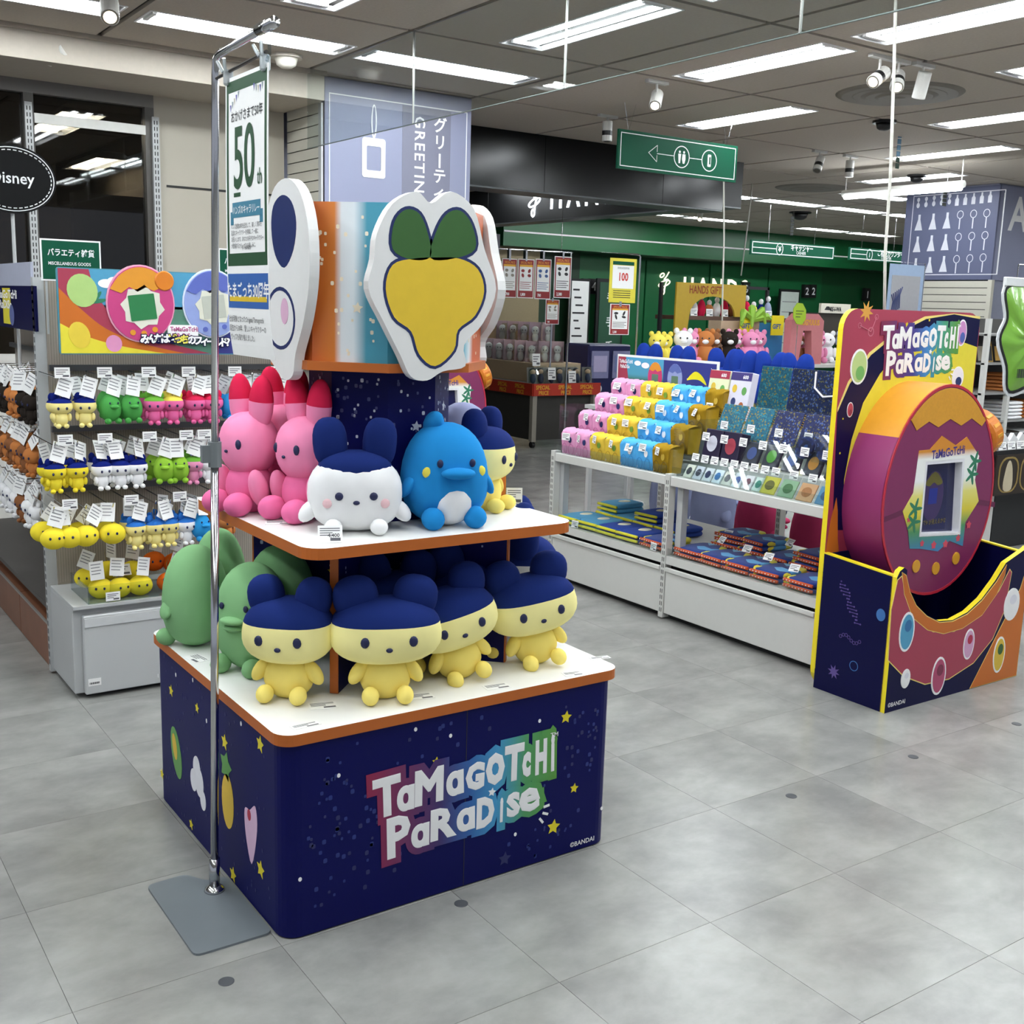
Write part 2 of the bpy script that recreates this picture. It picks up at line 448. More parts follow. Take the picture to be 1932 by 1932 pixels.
def make_light(d, seed):
    t = thing('ceiling_light', '', 'ceiling light', (0, 0, 0), local=True, group='recessed fluorescent ceiling lights')
    mb = MB(); h = LL/2; q = LW/2
    # trough: sloping sides up to a back plate
    a = [(-h, -q, 0), (h, -q, 0), (h, q, 0), (-h, q, 0)]; b = [(-h+.03, -q+.05, .06), (h-.03, -q+.05, .06), (h-.03, q-.05, .06), (-h+.03, q-.05, .06)]
    mb.add(a+b, [(4, 5, 6, 7)[::-1], (0, 1, 5, 4)[::-1], (1, 2, 6, 5)[::-1], (2, 3, 7, 6)[::-1], (3, 0, 4, 7)[::-1]])
    for s in (-1, 1):
        mb.box(-h, h, s*q-.006, s*q+.006, -.004, .004); mb.box(s*h-.006, s*h+.006, -q, q, -.004, .004)
    mb.build('trough', TROF, t)
    for s in (-1, 1):
        MB().tube([(-h+.05, s*.06, .02), (h-.05, s*.06, .02)], .018, 8).build('tube', TUBE, t, smooth=True)
    for s in (-1, 1):
        MB().box(s*(h-.04)-.012, s*(h-.04)+.012, -.09, .09, .0, .06).build('tube_holder', TROF, t)
    return t
proto = None
vis_n = 0
def light_label(x, y, d):
    p = pix((x, y, ZC)) if (Vector((x, y, 0)).dot(CF) > 1) else (-1, -1, 0)
    return p
named = {(-2, 0): 'fluorescent ceiling light cut off at top left corner', (-1, 0): 'long fluorescent ceiling light above the hanging green and white banner', (0, 0): 'fluorescent ceiling light right in front of the lilac pillar',
         (-1, -1): 'fluorescent ceiling light cut off by the top edge left of centre', (0, -1): 'twin tube ceiling light left of the hanging glass rod, top centre', (1, -1): 'large bright ceiling light above the green arrow sign',
         (2, 0): 'ceiling light between arrow sign and round air diffuser', (3, -1): 'ceiling light cut by right edge below the spotlight trio', (4, 0): 'ceiling light at right behind the hanging blue tag strip', (5, 1): 'ceiling light above the end of the pendant light bar'}
for (k, j), d in lights.items():
    x, y = cell(k, j)
    c = (x+AX/2, y+AY/2, ZC)
    rowi = sorted(a for a, b in lights if b == j and (a, b) not in named).index(k) if (k, j) not in named else 0
    lab = named.get((k, j), f'distant ceiling light, {ORD[rowi]} from the left in the {ORD[j-1]} far row' if j > 0 else (f'overhead ceiling light out of view, {ORD[rowi]} from the left in the {ORD[-j]} near row'))
    rz = 0 if d == 'x' else PI/2
    if proto is None:
        proto = make_light(d, 0); proto.location = c; proto.rotation_euler = (0, 0, rz); proto['label'] = lab; lt = proto
    else: lt = copy_tree(proto, c, rz, lab)

# air diffusers, detectors, cameras
def diffuser(x, y, r, lab):
    t = thing('air_diffuser', lab, 'air vent', (x, y, ZC), local=True, group='round ceiling air diffusers')
    dm = mat('vent_paint', '7f7970', .6); dk = mat('vent_gap', '625d56', .8)
    MB().lathe([(r*.90, -.016), (r*.97, -.008), (r, 0), (r, .002)], 44).build('flange', dm, t)
    for a, b, z in ((.86, .72, -.004), (.66, .52, -.012), (.46, .32, -.018), (.26, .04, -.022)):
        MB().lathe([(r*b, z-.014), (r*a, z), (r*a, z+.004)], 44).build('cone', dm, t)
    MB().lathe([(r*.89, -.003), (r*.89, -.001)], 44).build('throat', dk, t)
diffuser(6.62, 5.06, .42, 'round air diffuser in the ceiling behind the white cord, top right')
diffuser(10.65, 9.28, .42, 'far round air diffuser above the cashier hanging sign')
def dome(name, x, y, r, m, lab, cat, group=None):
    t = thing(name, lab, cat, (x, y, ZC), local=True, group=group)
    MB().lathe([(r, -.02), (r, 0)], 24).build('base', mat('device_cream', 'c9c4b8', .5) if m != BLACK else BLACK, t)
    MB().lathe([(r*.05, -.02-r*.6), (r*.35, -.02-r*.56), (r*.6, -.02-r*.4), (r*.72, -.02)], 24).build('dome', m, t, smooth=True)
p = at_z(540, 104, ZC); dome('smoke_detector', p.x, p.y, .1, mat('detector_white', 'd8d4c8', .5), 'cream smoke detector on the ceiling behind the banner arm', 'smoke detector')
p = at_z(1669, 228, ZC); dome('dome_camera', p.x, p.y, .09, BLACK, 'dark dome camera under the large round diffuser', 'security camera', 'dome cameras')
p = at_z(1730, 330, ZC); dome('dome_camera', p.x, p.y, .1, BLACK, 'dark dome camera above the pendant light bar', 'security camera', 'dome cameras')
p = at_z(1510, 400, ZC); dome('dome_camera', p.x, p.y, .16, BLACK, 'dark dome camera above the cashier sign', 'security camera', 'dome cameras')

# ================================================================ WALLS
BEIGE = mat('beige_panel', 'aca698', .6, var=.03, scale=3)
WY = 7.85
wl = tag(box('wall_back', 2.42, 3.36, WY, WY+.1, 0, 2.92, BEIGE), 'beige panelled wall between the dark window and the lilac pillar', 'wall', kind='structure')
box('panel_joint', 2.50, 3.36, WY-.004, WY, 2.335, 2.35, SLOT, wl)
wsill = tag(box('wall_window', -6, 2.42, WY, WY+.1, 0, 1.2, mat('sill_white', 'c9c8c2', .6)), 'pale low wall below the dark shop window', 'wall', kind='structure')
tr = thing('trim_soffit', 'beige ceiling bulkhead above the dark window', 'bulkhead', (0, 7.17, 2.92), kind='structure')
box('bulkhead', -6, 3.36, 7.17, 7.22, 2.92, ZC+.02, mat('bulkhead_paint', 'b5ada0', .7), tr)
box('soffit', -6, 3.36, 7.22, WY, 2.92, 2.96, mat('bulkhead_paint'), tr)
box('shadow_line', -6, 3.36, 7.13, 7.17, 3.075, 3.10, mat('cove_trim', 'a39b8f', .7), tr)
FRAME = mat('window_frame_dark', '4b4844', .4, metal=.3)
win = thing('window_1', 'large dark shop window with slotted metal posts', 'window', (0, WY, 1.2), kind='structure')
for a, b in ((-3.2, 1.60), (1.66, 2.36)):
    box('pane', a, b, WY+.03, WY+.038, 1.2, 2.84, glass('window_glass', '8f8a80', .16), win)
box('frame', -6, 2.42, WY-.02, WY+.06, 2.84, 2.92, mat('window_head', '6d6a66', .5), win)
for x in (1.60, 2.36, -3.2): box('mullion', x, x+.06, WY-.02, WY+.06, 1.2, 2.84, FRAME, win)
for x in (1.60, 2.40):
    po = MB(); po.box(x, x+.045, WY-.05, WY-.02, 1.2, 2.78).build('slotted_post', GREYSTEEL, win)
    sl = MB()
    for q in range(38):
        for s in (.010, .028): sl.box(x+s, x+s+.006, WY-.0515, WY-.05, 1.25+q*.04, 1.275+q*.04)
    sl.build('slot', SLOT, win)
box('cross_rail', 1.66, 2.36, WY-.03, WY-.01, 2.66, 2.72, mat('rail_white', 'd0cfc9', .5), win)
# room behind the window
rm = thing('wall_window_room', 'dim brown room seen through the shop window', 'room', (0, WY+.2, 0), kind='structure')
RB = mat('room_brown', '6b6052', .8)
box('room_ceiling', -6, 3.2, WY+.1, 12.6, 2.9, 2.95, mat('room_ceiling_paint', '8d8273', .8), rm)
box('room_wall', -6, 3.2, 12.6, 12.7, 0, 2.9, mat('room_wall_paint', '5a5148', .8), rm)
box('room_side', 3.2, 3.3, 8.4, 12.6, 0, 2.9, RB, rm)
box('room_partition', 2.3, 3.2, 9.6, 9.7, 0, 2.4, mat('room_dark', '2d2a28', .7), rm)
box('room_floor', -6, 3.2, WY+.1, 12.6, -.01, 0, RB, rm)
for q, (x, y) in enumerate([(2.05, 8.75), (3.0, 11.2), (1.0, 11.0)]):
    lt = copy_tree(proto, (min(x, 2.9), y, 2.80), PI/2, ['twin tube light seen through the dark window', 'far tube light in the room behind the window, near the post', 'far tube light in the room behind the window, left'][q])
    lt['group'] = 'lights in the room behind the window'

# slat wall on the pillar's left side
SLATM = mat('slatwall_cream', 'c6c3b6', .5, var=.02)
sw = thing('wall_slat', 'cream horizontal slat wall between beige wall and lilac pillar', 'slat wall', (3.39, 7.3, 0), kind='structure')
box('slat_backing', 3.40, 3.44, 7.26, WY, 0, 2.92, SLOT, sw)
sl0 = None
for q in range(28):
    z = .88+q*.0735
    if sl0 is None: sl0 = MB().box(3.385, 3.40, 7.30, WY, 0, .066).build('slat', SLATM, sw); s = sl0
    else: s = link('slat', sl0.data, sw)
    s.location.z = z
    if q == 0: pass
box('slat_post', 3.375, 3.39, 7.255, 7.30, 0, 2.92, GREYSTEEL, sw)

# pillar
LILAC = mat('pillar_lilac', '898da6', .5, var=.03, scale=2)
pl = thing('wall_pillar', 'lilac pillar printed with a tag icon and greeting card lettering', 'pillar', (4, 7.3, 0), kind='structure')
box('core', 3.44, 4.56, 7.28, 8.3, 0, ZC, mat('pillar_core', '8d90a2', .6), pl)
box('face_panel', 3.40, 4.575, 7.25, 7.28, 0, ZC-.01, LILAC, pl)
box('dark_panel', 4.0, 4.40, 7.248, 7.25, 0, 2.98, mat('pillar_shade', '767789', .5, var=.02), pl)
ln = MB()
for a, b, c, d in ((3.43, 4.54, 2.985, 2.992), (3.43, 3.437, .2, 2.992), (4.533, 4.54, .2, 2.992)): ln.box(a, b, 7.247, 7.2485, c, d)
ln.build('border_line', WHITEINK, pl)
g = frameY(7.2465)
ic = MB()
q = PY([(683, 258), (727, 258), (727, 338), (683, 338)], 7.25)
x0, x1 = q[0][0], q[1][0]; z1, z0 = q[0][1], q[2][1]
ic.prism([rrect(x0, x1, z0, z1, .02), rrect(x0+.035, x1-.035, z0+.05, z1-.055, .01)[::-1]], 0, .001, g)
cx = (x0+x1)/2
ic.prism([disc(cx, z1+.11, .022, .115), disc(cx, z1+.115, .012, .10)[::-1]], 0, .001, g)
ic.build('tag_icon', WHITEINK, pl)
tx = MB()
a = at_y(783, 218, 7.25); add_text(tx, 'GREETING CARD', .118, g, a.x, a.z, .001, bold=.012, rot=-PI/2, spacing=1.18)
vz = at_y(818, 230, 7.25)
for n, ch in enumerate('グリーティングカード'):
    add_text(tx, ch, .112, g, vz.x+.055, vz.z-.06-n*.118, .001, bold=.02, align='CENTER', rot=(-PI/2 if ch == 'ー' else 0)) if ch != 'ー' else tx.box(vz.x+.046, vz.x+.062, 7.2455, 7.2465, vz.z-.08-n*.118, vz.z+.02-n*.118)
tx.build('lettering', WHITEINK, pl)

# ---- black portal beams
GLOSSB = mat('gloss_black', '0a0c0e', .2, var=.1, spec=.3)
pb = thing('trim_portal', 'glossy black overhead portal beams with lit shop name', 'overhead beam', (6.5, 8.3, 2.6), kind='structure')
for a, b in ((4.60, 6.02), (6.025, 7.43), (7.435, 8.24)):
    box('beam_panel', a, b, 8.3, 8.33, 2.615, ZC-.002, GLOSSB, pb)
box('beam_body', 4.6, 8.22, 8.33, 8.6, 2.63, ZC-.002, BLACK, pb)
box('beam_lip', 4.6, 8.24, 8.30, 8.62, 2.6, 2.614, mat('beam_lip_grey', '55585a', .4, metal=.5), pb)
box('side_beam', 8.24, 8.5, 8.3, 13.4, 2.66, ZC-.002, mat('matt_black', '07080a', .5), pb)
box('side_beam_soffit', 8.24, 8.5, 8.3, 13.4, 2.645, 2.659, mat('beam_lip_grey'), pb)
LIT = mat('lit_letter_white', (.85, .92, 1.0), .5, emit=2.2, var=0)
def hands_logo(mb, M, u, v, h, w=.002):
    """looped hand-script mark: three rings and a long stroke"""
    def ring(cx, cy, rx, ry, a, n=22):
        pts = [(cx+rx*math.cos(2*PI*k/n)*math.cos(a)-ry*math.sin(2*PI*k/n)*math.sin(a), cy+rx*math.cos(2*PI*k/n)*math.sin(a)+ry*math.sin(2*PI*k/n)*math.cos(a)) for k in range(n+1)]
        mb.tube([(u+p*h, v+q*h, w) for p, q in pts], h*.032, 5, M)
    ring(.42, .47, .34, .11, .30); ring(.36, .12, .09, .12, -.1); ring(.27, .82, .13, .075, .45)
    c = spline([(.66, .98), (.52, .78), (.40, .64), (.62, .66), (.52, .52), (.46, .30), (.44, .12)], 5, closed=False)
    mb.tube([(u+p*h, v+q*h, w) for p, q in c], h*.032, 5, M)
lt = MB()
M8 = frameX(8.238)
a = at_x(993, 405, 8.24); hands_logo(lt, M8, -a.y+.02, a.z-.03, .36)
b = at_x(1037, 392, 8.24)
add_text(lt, 'HANDS', .40, M8, -b.y, b.z-.01, .004, bold=.018, sx=.92, spacing=1.45)
lt.build('lit_lettering', LIT, pb)

# ---- green cashier wall
GREENW = mat('green_wall', '0e5f33', .38, var=.06, scale=2)
gw = thing('wall_cashier', 'glossy green cashier wall with shop name lettering', 'wall', (14, 15, 0), kind='structure')
box('green_back', 9.4, 21.5, 15.6, 15.7, 0, 2.62, mat('green_wall_dark', '0b5029', .4, var=.06, scale=2), gw)
box('green_header', 10.05, 21.5, 14.9, 15.6, 2.55, ZC-.002, GREENW, gw)
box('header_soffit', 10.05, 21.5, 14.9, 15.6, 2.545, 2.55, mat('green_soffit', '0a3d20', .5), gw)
box('header_line', 10.05, 21.5, 14.885, 14.9, 2.76, 2.785, WHITEINK, gw)
box('cream_end', 10.05, 11.0, 15.2, 15.6, 0, 2.55, mat('cream_paint', '8b7c5d', .6), gw)
box('dark_recess', 11.0, 12.1, 15.55, 15.6, 0, 2.55, mat('dark_green', '0a3017', .5), gw)
for a, b in ((12.1, 13.6), (13.64, 15.2), (15.24, 16.8), (16.84, 18.4)):
    box('green_panel', a, b, 15.56, 15.6, 0, 2.5, GREENW, gw)
gt = MB(); MG = frameY(15.555)
a = at_y(1232, 555, 15.55); hands_logo(gt, MG, a.x+.08, a.z-.0, .42, .012)
a = at_y(1287, 548, 15.55); b = at_y(1418, 548, 15.55)
add_text(gt, 'HANDS', .42, MG, a.x, a.z-.05, .012, bold=.03, sx=.95, spacing=1.45)
gt.build('cream_lettering', mat('cream_letter', 'f3ecd2', .5, emit=.5), gw)
for q, (x, y, s) in enumerate([(1106, 548, '4'), (1119, 548, '4'), (1407, 552, '3'), (1521, 556, '2'), (1533, 556, '2'), (1635, 562, '1')]):
    a = at_y(x, y, 15.5)
    box('number_plate', a.x-.09, a.x+.09, 15.48, 15.555, a.z-.06, a.z+.2, BLACK, gw)
    m_ = MB(); add_text(m_, s, .2, frameY(15.478), a.x, a.z, .001, bold=.02, align='CENTER'); m_.build('number', WHITEINK, gw)
# posters standing against the green wall
for x0, x1, y0, y1, lab, cm in ((1126, 1172, 525, 640, 'dark', 'board'), (1075, 1100, 525, 640, 'w', 'white')):
    p0 = at_y(x0, y0, 15.3); p1 = at_y(x1, y1, 15.3)
    if lab == 'dark':
        t = thing('menu_board', 'tall black framed green board with column of script marks', 'sign board', (p0.x, 15.3, 0))
        box('frame', p0.x, p1.x, 15.28, 15.32, 0, p0.z, BLACK, t)
        box('board', p0.x+.06, p1.x-.05, 15.27, 15.28, .1, p0.z-.06, mat('board_green', '24503a', .5), t)
        m_ = MB()
        for q in range(4): add_text(m_, '手', .18, frameY(15.269), (p0.x+p1.x)/2, p0.z-.38-q*.42, .001, bold=.02, align='CENTER')
        m_.build('script_mark', WHITEINK, t)
    else:
        t = thing('white_poster', 'white poster board with black doodles behind the price posters', 'sign board', (p0.x, 15.3, 0))
        box('frame', p0.x, p1.x+.1, 15.28, 15.32, 0, p0.z, BLACK, t)
        box('sheet', p0.x+.03, p1.x+.06, 15.27, 15.28, .1, p0.z-.04, PAPER, t)
        m_ = MB()
        for q in range(9): m_.box(p0.x+.06+.03*(q % 3), p0.x+.2+.04*(q % 4), 15.268, 15.27, p0.z-.2-q*.13, p0.z-.17-q*.13)
        m_.build('doodle', INK, t)
p0 = at_y(1471, 545, 15.3); p1 = at_y(1502, 640, 15.3)
t = thing('notice_board', 'pale notice board in a black frame beside the number two', 'sign board', (p0.x, 15.3, 0))
box('frame', p0.x, p1.x, 15.28, 15.32, 0, p0.z, BLACK, t); box('sheet', p0.x+.03, p1.x-.05, 15.27, 15.28, .1, p0.z-.05, mat('pale_sheet', 'c4cfc6', .5), t)
m_ = MB()
for q in range(7): m_.box(p0.x+.07, p1.x-.12, 15.268, 15.27, p0.z-.25-q*.2, p0.z-.235-q*.2)
m_.build('text_line', GREYINK, t)

# far walls closing the shop
tag(box('wall_far', 21.5, 21.6, -6, 16.6, 0, ZC, mat('far_wall_paint', 'a9a8a2', .7)), 'far pale shop wall at the right', 'wall', kind='structure')
tag(box('wall_end', -7, 21.5, 16.5, 16.6, 0, ZC, mat('end_wall_paint', '4a5a50', .7)), 'end wall behind the cashier wall', 'wall', kind='structure')
# grey pictogram pillar beyond the display
gp = thing('wall_far_pillar', 'grey pillar with pale drawings left of the green header', 'pillar', (9.4, 13.9, 0), kind='structure')
p0 = at_y(880, 430, 13.9); p1 = at_y(944, 430, 13.9)
box('core', p0.x, p1.x, 13.9, 15.5, 0, 2.64, mat('pillar_grey', '6d6d78', .6), gp)
m_ = MB(); a = at_y(932, 455, 13.9)
m_.tube([(a.x-.15, 13.89, a.z+.1), (a.x, 13.89, a.z-.1)], .02, 6); m_.prism([disc(a.x-.15, a.z-.35, .14), disc(a.x-.15, a.z-.35, .11)[::-1]], 0, .003, frameY(13.895))
m_.build('pale_drawing', mat('pale_ink', '9a9aa6', .6), gp)

# ---- right hand pictogram pillar
RXX = 11.6
a = at_x(1886, 350, RXX); b = at_x(1718, 362, RXX); zb = at_x(1880, 528, RXX).z
rp = thing('wall_right_pillar', 'lilac pillar printed with rows of flasks and magnifiers', 'pillar', (RXX, a.y, 0), kind='structure')
box('core', RXX, RXX+1.6, a.y, b.y, 0, ZC, mat('pillar_core'), rp)
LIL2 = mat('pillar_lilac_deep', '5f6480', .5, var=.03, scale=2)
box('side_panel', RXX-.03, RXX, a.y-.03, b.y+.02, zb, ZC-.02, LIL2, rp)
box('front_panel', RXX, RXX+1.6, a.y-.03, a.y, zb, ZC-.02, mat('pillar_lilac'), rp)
MR = frameX(RXX-.031); PI_ = MB()
def rpx(x, y): q = at_x(x, y, RXX-.03); return (-q.y, q.z)
for x, y in [(1733+14.7*k, 382-2*k*.9) for k in range(5)]:
    u, v = rpx(x, y); PI_.prism(disc(u, v+.03, .02, .024), 0, .001, MR); PI_.prism(disc(u, v-.035, .022, .03), 0, .001, MR); PI_.box(u-.006, u+.006, v-.02, v+.02, 0, .001, MR)
for x, y in [(1806+15.6*k, 378-1.6*k) for k in range(5)]:
    u, v = rpx(x, y); PI_.prism([(u-.024, v-.06), (u+.024, v-.06), (u+.024, v+.01), (u+.010, v+.03), (u+.010, v+.06), (u-.010, v+.06), (u-.010, v+.03), (u-.024, v+.01)], 0, .001, MR)
for r_ in range(3):
    for k in range(3):
        u, v = rpx(1734+26.5*k-3.4*r_, 420-2*k+41*r_)
        if k == 0 and r_ == 2: pass
        PI_.prism([(u-.052, v-.09), (u+.052, v-.09), (u+.015, v+.035), (u+.015, v+.09), (u-.015, v+.09), (u-.015, v+.035)], 0, .001, MR)
        u, v = rpx(1812+25*k-3.6*r_, 405-1.5*k+42*r_)
        PI_.prism([disc(u, v, .042, .046), disc(u, v, .034, .038)[::-1]], 0, .001, MR); PI_.box(u-.007, u+.007, v-.16, v-.046, 0, .001, MR)
w0, w1 = rpx(1722, 365), rpx(1884, 527)
for x0, x1, z0, z1 in ((w0[0]+.02, w1[0]-.02, w0[1]-.04, w0[1]-.03), (w0[0]+.02, w1[0]-.02, w1[1]+.05, w1[1]+.06), (w0[0]+.02, w0[0]+.03, w1[1]+.05, w0[1]-.03), (w1[0]-.03, w1[0]-.02, w1[1]+.05, w0[1]-.03)):
    PI_.box(x0, x1, z0, z1, 0, .001, MR)
PI_.build('pictogram', mat('pale_white_ink', 'd9dbe4', .5), rp)
m_ = MB(); q = at_y(1902, 433, a.y-.03); add_text(m_, 'A', .52, frameY(a.y-.032), q.x, q.z, .001, bold=.02)
m_.box(RXX+.06, RXX+.07, a.y-.033, a.y-.031, zb+.06, ZC-.1); m_.build('lettering', WHITEINK, rp)
sb = None
for q in range(17):
    z = zb-.085-q*.08
    if sb is None: sb = MB().box(RXX-.02, RXX, a.y-.02, b.y, 0, .072).build('slat', SLATM, rp); s_ = sb
    else: s_ = link('slat', sb.data, rp)
    s_.location.z = z
box('slat_backing', RXX-.005, RXX, a.y-.02, b.y, zb-1.45, zb, SLOT, rp)
box('corner_post', RXX-.03, RXX+.02, a.y-.05, a.y-.0, 0, zb, SLATM, rp)

# ================================================================ PLUSH DISPLAY
def fabric(name, col): return mat('plush_'+name, col, .95, var=.10, scale=14, sheen=.12, bump=.15, spec=.1)
def rounded_slab(name, x0, x1, y0, y1, z0, z1, r, mats, parent):
    """top and bottom in the first material, rounded edge band in the second"""
    mb = MB(); mb.prism(rrect(x0, x1, y0, y1, r, 6), z0, z1, None, 0, 1)
    return mb.build(name, mats, parent)
EDGE = ORANGE
dsp = thing('plush_display', 'tiered navy display with orange edged white shelves and star print', 'display stand', (1.545, 2.91, 0))
BX0, BX1, BY0, BY1 = 1.015, 2.07, 2.41, 3.42
base = MB(); base.prism(rrect(BX0, BX1, BY0, BY1, .05, 6), 0.004, .525, None, 0); base = base.build('base_box', NAVY, dsp)
rounded_slab('lower_shelf', 1.003, 2.085, 2.398, 3.435, .525, .555, .05, [WHITE, EDGE], dsp)
rounded_slab('upper_shelf', 1.115, 1.955, 2.475, 3.325, .965, .995, .06, [WHITE, EDGE], dsp)
box('panel_seam', 1.549, 1.551, BY0-.0006, BY0+.002, .006, .525, SLOT, base)
# crossed support panels between the shelves
CXD, CYD = 1.535, 2.9
for k, a in enumerate((PI/4, 3*PI/4)):
    M = T(CXD, CYD, 0) @ RZ(a)
    sp = MB().box(-.395, .395, -.011, .011, .555, .965, M).build('cross_panel', NAVY, dsp)
    for s in (-1, 1): MB().box(s*.395-.0015 if s > 0 else -.3985, s*.395+.0035 if s > 0 else -.3935, -.0115, .0115, .556, .964, M).build('edge_strip', EDGE, sp)
    pr = MB(); py = MB()
    for s in (-1, 1):
        F = M @ Matrix(((1, 0, 0, 0), (0, 0, -1, -.0112), (0, 1, 0, 0), (0, 0, 0, 1))) if s < 0 else M @ RZ(PI) @ Matrix(((1, 0, 0, 0), (0, 0, -1, -.0112), (0, 1, 0, 0), (0, 0, 0, 1)))
        for q in range(46):
            u, v = RND.uniform(-.37, .37), RND.uniform(.6, .94); d = RND.choice((.0025, .003, .0045))
            pr.prism(rrect(u-d, u+d, v-d*1.25, v+d*1.25, d*.6, 2), 0, .0006, F)
        for q in range(3):
            py.prism(star(RND.uniform(-.33, .33), RND.uniform(.65, .93), .02, RND.uniform(-.2, .2)), 0, .0008, F)
    stuff(pr.build('dot_print', mat('pale_star_ink', '9aa0c4', .5), sp)); py.build('star_print', YEL, sp)
def octa(cx, cy, r, s): return [(cx-s, cy-r), (cx+s, cy-r), (cx+r, cy-s), (cx+r, cy+s), (cx+s, cy+r), (cx-s, cy+r), (cx-r, cy+s), (cx-r, cy-s)]
tw = MB().prism(octa(CXD, CYD, .19, .075), .995, 1.417).build('tower_box', NAVY, dsp)
MB().prism(octa(CXD, CYD, .285, .125), 1.417, 1.441).build('tower_ledge', EDGE, dsp)
DR = ramp_mat('drum_print', [(0, 'b4541c'), (.085, 'c4701c'), (.11, 'd4d9dc'), (.155, 'd8e0e4'), (.20, '3f93aa'), (.62, '2f85a0'), (.72, '5fb0c4'), (.8, 'd8dde0'), (.86, 'c0571f'), (1, 'b4541c')], 0, CXD-.27, CXD+.27)
dm = MB().prism(octa(CXD, CYD, .268, .12), 1.441, 1.856).build('tower_drum', DR, dsp)
# prints on the tower and drum
OCT_FACES = []
def face_frame(p0, p1):
    """frame on a vertical face running p0 -> p1 (viewer on the right-hand side)"""
    d = Vector((p1[0]-p0[0], p1[1]-p0[1], 0)); L = d.length; d.normalize(); n = Vector((d.y, -d.x, 0))
    return Matrix(((d.x, 0, n.x, p0[0]), (d.y, 0, n.y, p0[1]), (0, 1, 0, 0), (0, 0, 0, 1))), L
for poly, z0, z1, par, dens, inkm, nm in ((octa(CXD, CYD, .19, .075), 1.0, 1.41, tw, 420, mat('silver_star_ink', 'c9d0dc', .5), 'tower'), (octa(CXD, CYD, .268, .12), 1.45, 1.85, dm, 170, mat('cream_star_ink', 'e8dcc4', .5), 'drum')):
    mb = MB(); mb2 = MB()
    for i in range(8):
        F, L = face_frame(poly[i], poly[(i+1) % 8])
        for q in range(int(dens*L)):
            u, v = RND.uniform(.012, L-.012), RND.uniform(z0+.01, z1-.01); d = RND.choice((.003, .0035, .0045))
            (mb if RND.random() < .45 or nm == 'drum' else mb2).prism(rrect(u-d, u+d, v-d*1.2, v+d*1.2, d*.6, 2), 0, .0006, F)
        mb.prism(star(L*.6, RND.uniform(z0+.1, z1-.1), .016, .1), 0, .0008, F)
    stuff(mb.build('star_print', inkm, par))
    if mb2.v: stuff(mb2.build('faint_dot_print', mat('faint_blue_ink', '3d4478', .5), par))
# base prints: dots, stars, logo
FB = frameY(BY0-.0002); FLs = frameX(BX0-.0002)
dots = MB(); dots2 = MB(); yst = MB(); wd = MB()
for cx, cz, sx, sz, n in ((1.16, .30, .07, .12, 70), (1.20, .20, .09, .1, 25), (1.93, .36, .05, .07, 26), (2.0, .34, .035, .1, 22), (1.84, .07, .06, .04, 22), (1.45, .45, .12, .03, 10)):
    for q in range(n):
        u, v = RND.gauss(cx, sx), RND.gauss(cz, sz); d = RND.choice((.0035, .0045, .0055))
        if BX0+.06 < u < BX1-.06 and .02 < v < .505: (dots if RND.random() < .6 else dots2).prism(rrect(u-d, u+d, v-d*1.15, v+d*1.15, d*.6, 2), 0, .0006, FB)
for q in range(90):
    u, v = -RND.uniform(BY0+.07, BY1-.08), RND.uniform(.03, .5); d = RND.choice((.003, .004))
    dots2.prism(rrect(u-d, u+d, v-d*1.3, v+d*1.3, d*.6, 2), 0, .0006, FLs)
for x, y, r in ((823, 1437, .014), (1068, 1353, .02), (1083, 1487, .016), (1044, 1560, .024)):
    q = at_y(x, y, BY0); yst.prism(star(q.x, q.z, r, .15), 0, .0008, FB)
q = at_y(952, 1620, BY0); dots2.prism(star(q.x, q.z, .022, .1), 0, .0008, FB)
for x, y, r in ((323, 1303, .02), (372, 1336, .016), (424, 1400, .024), (491, 1404, .024), (306, 1460, .018), (361, 1555, .018), (440, 1650, .024), (492, 1640, .026)):
    q = at_x(x, y, BX0); yst.prism(star(-q.y, q.z, r, .1), 0, .0008, FLs)
for x, y in ((566, 1659), (1135, 1525), (972, 1574), (1018, 1360), (850, 1388), (784, 1376), (639, 1463)):
    q = at_y(x, y, BY0); wd.prism(disc(q.x, q.z, .005, .006, 8), 0, .0008, FB)
for x, y in ((299, 1275), (332, 1273), (390, 1360), (455, 1365), (364, 1283)):
    q = at_x(x, y, BX0); wd.prism(disc(-q.y, q.z, .005, .007, 8), 0, .0008, FLs)
stuff(dots.build('blue_dot_print', mat('blue_dot_ink', '1a2c74', .5), base)); stuff(dots2.build('violet_dot_print', mat('violet_dot_ink', '20265c', .5), base))
stuff(yst.build('yellow_star_print', YEL, base)); stuff(wd.build('white_dot_print', WHITEINK, base))
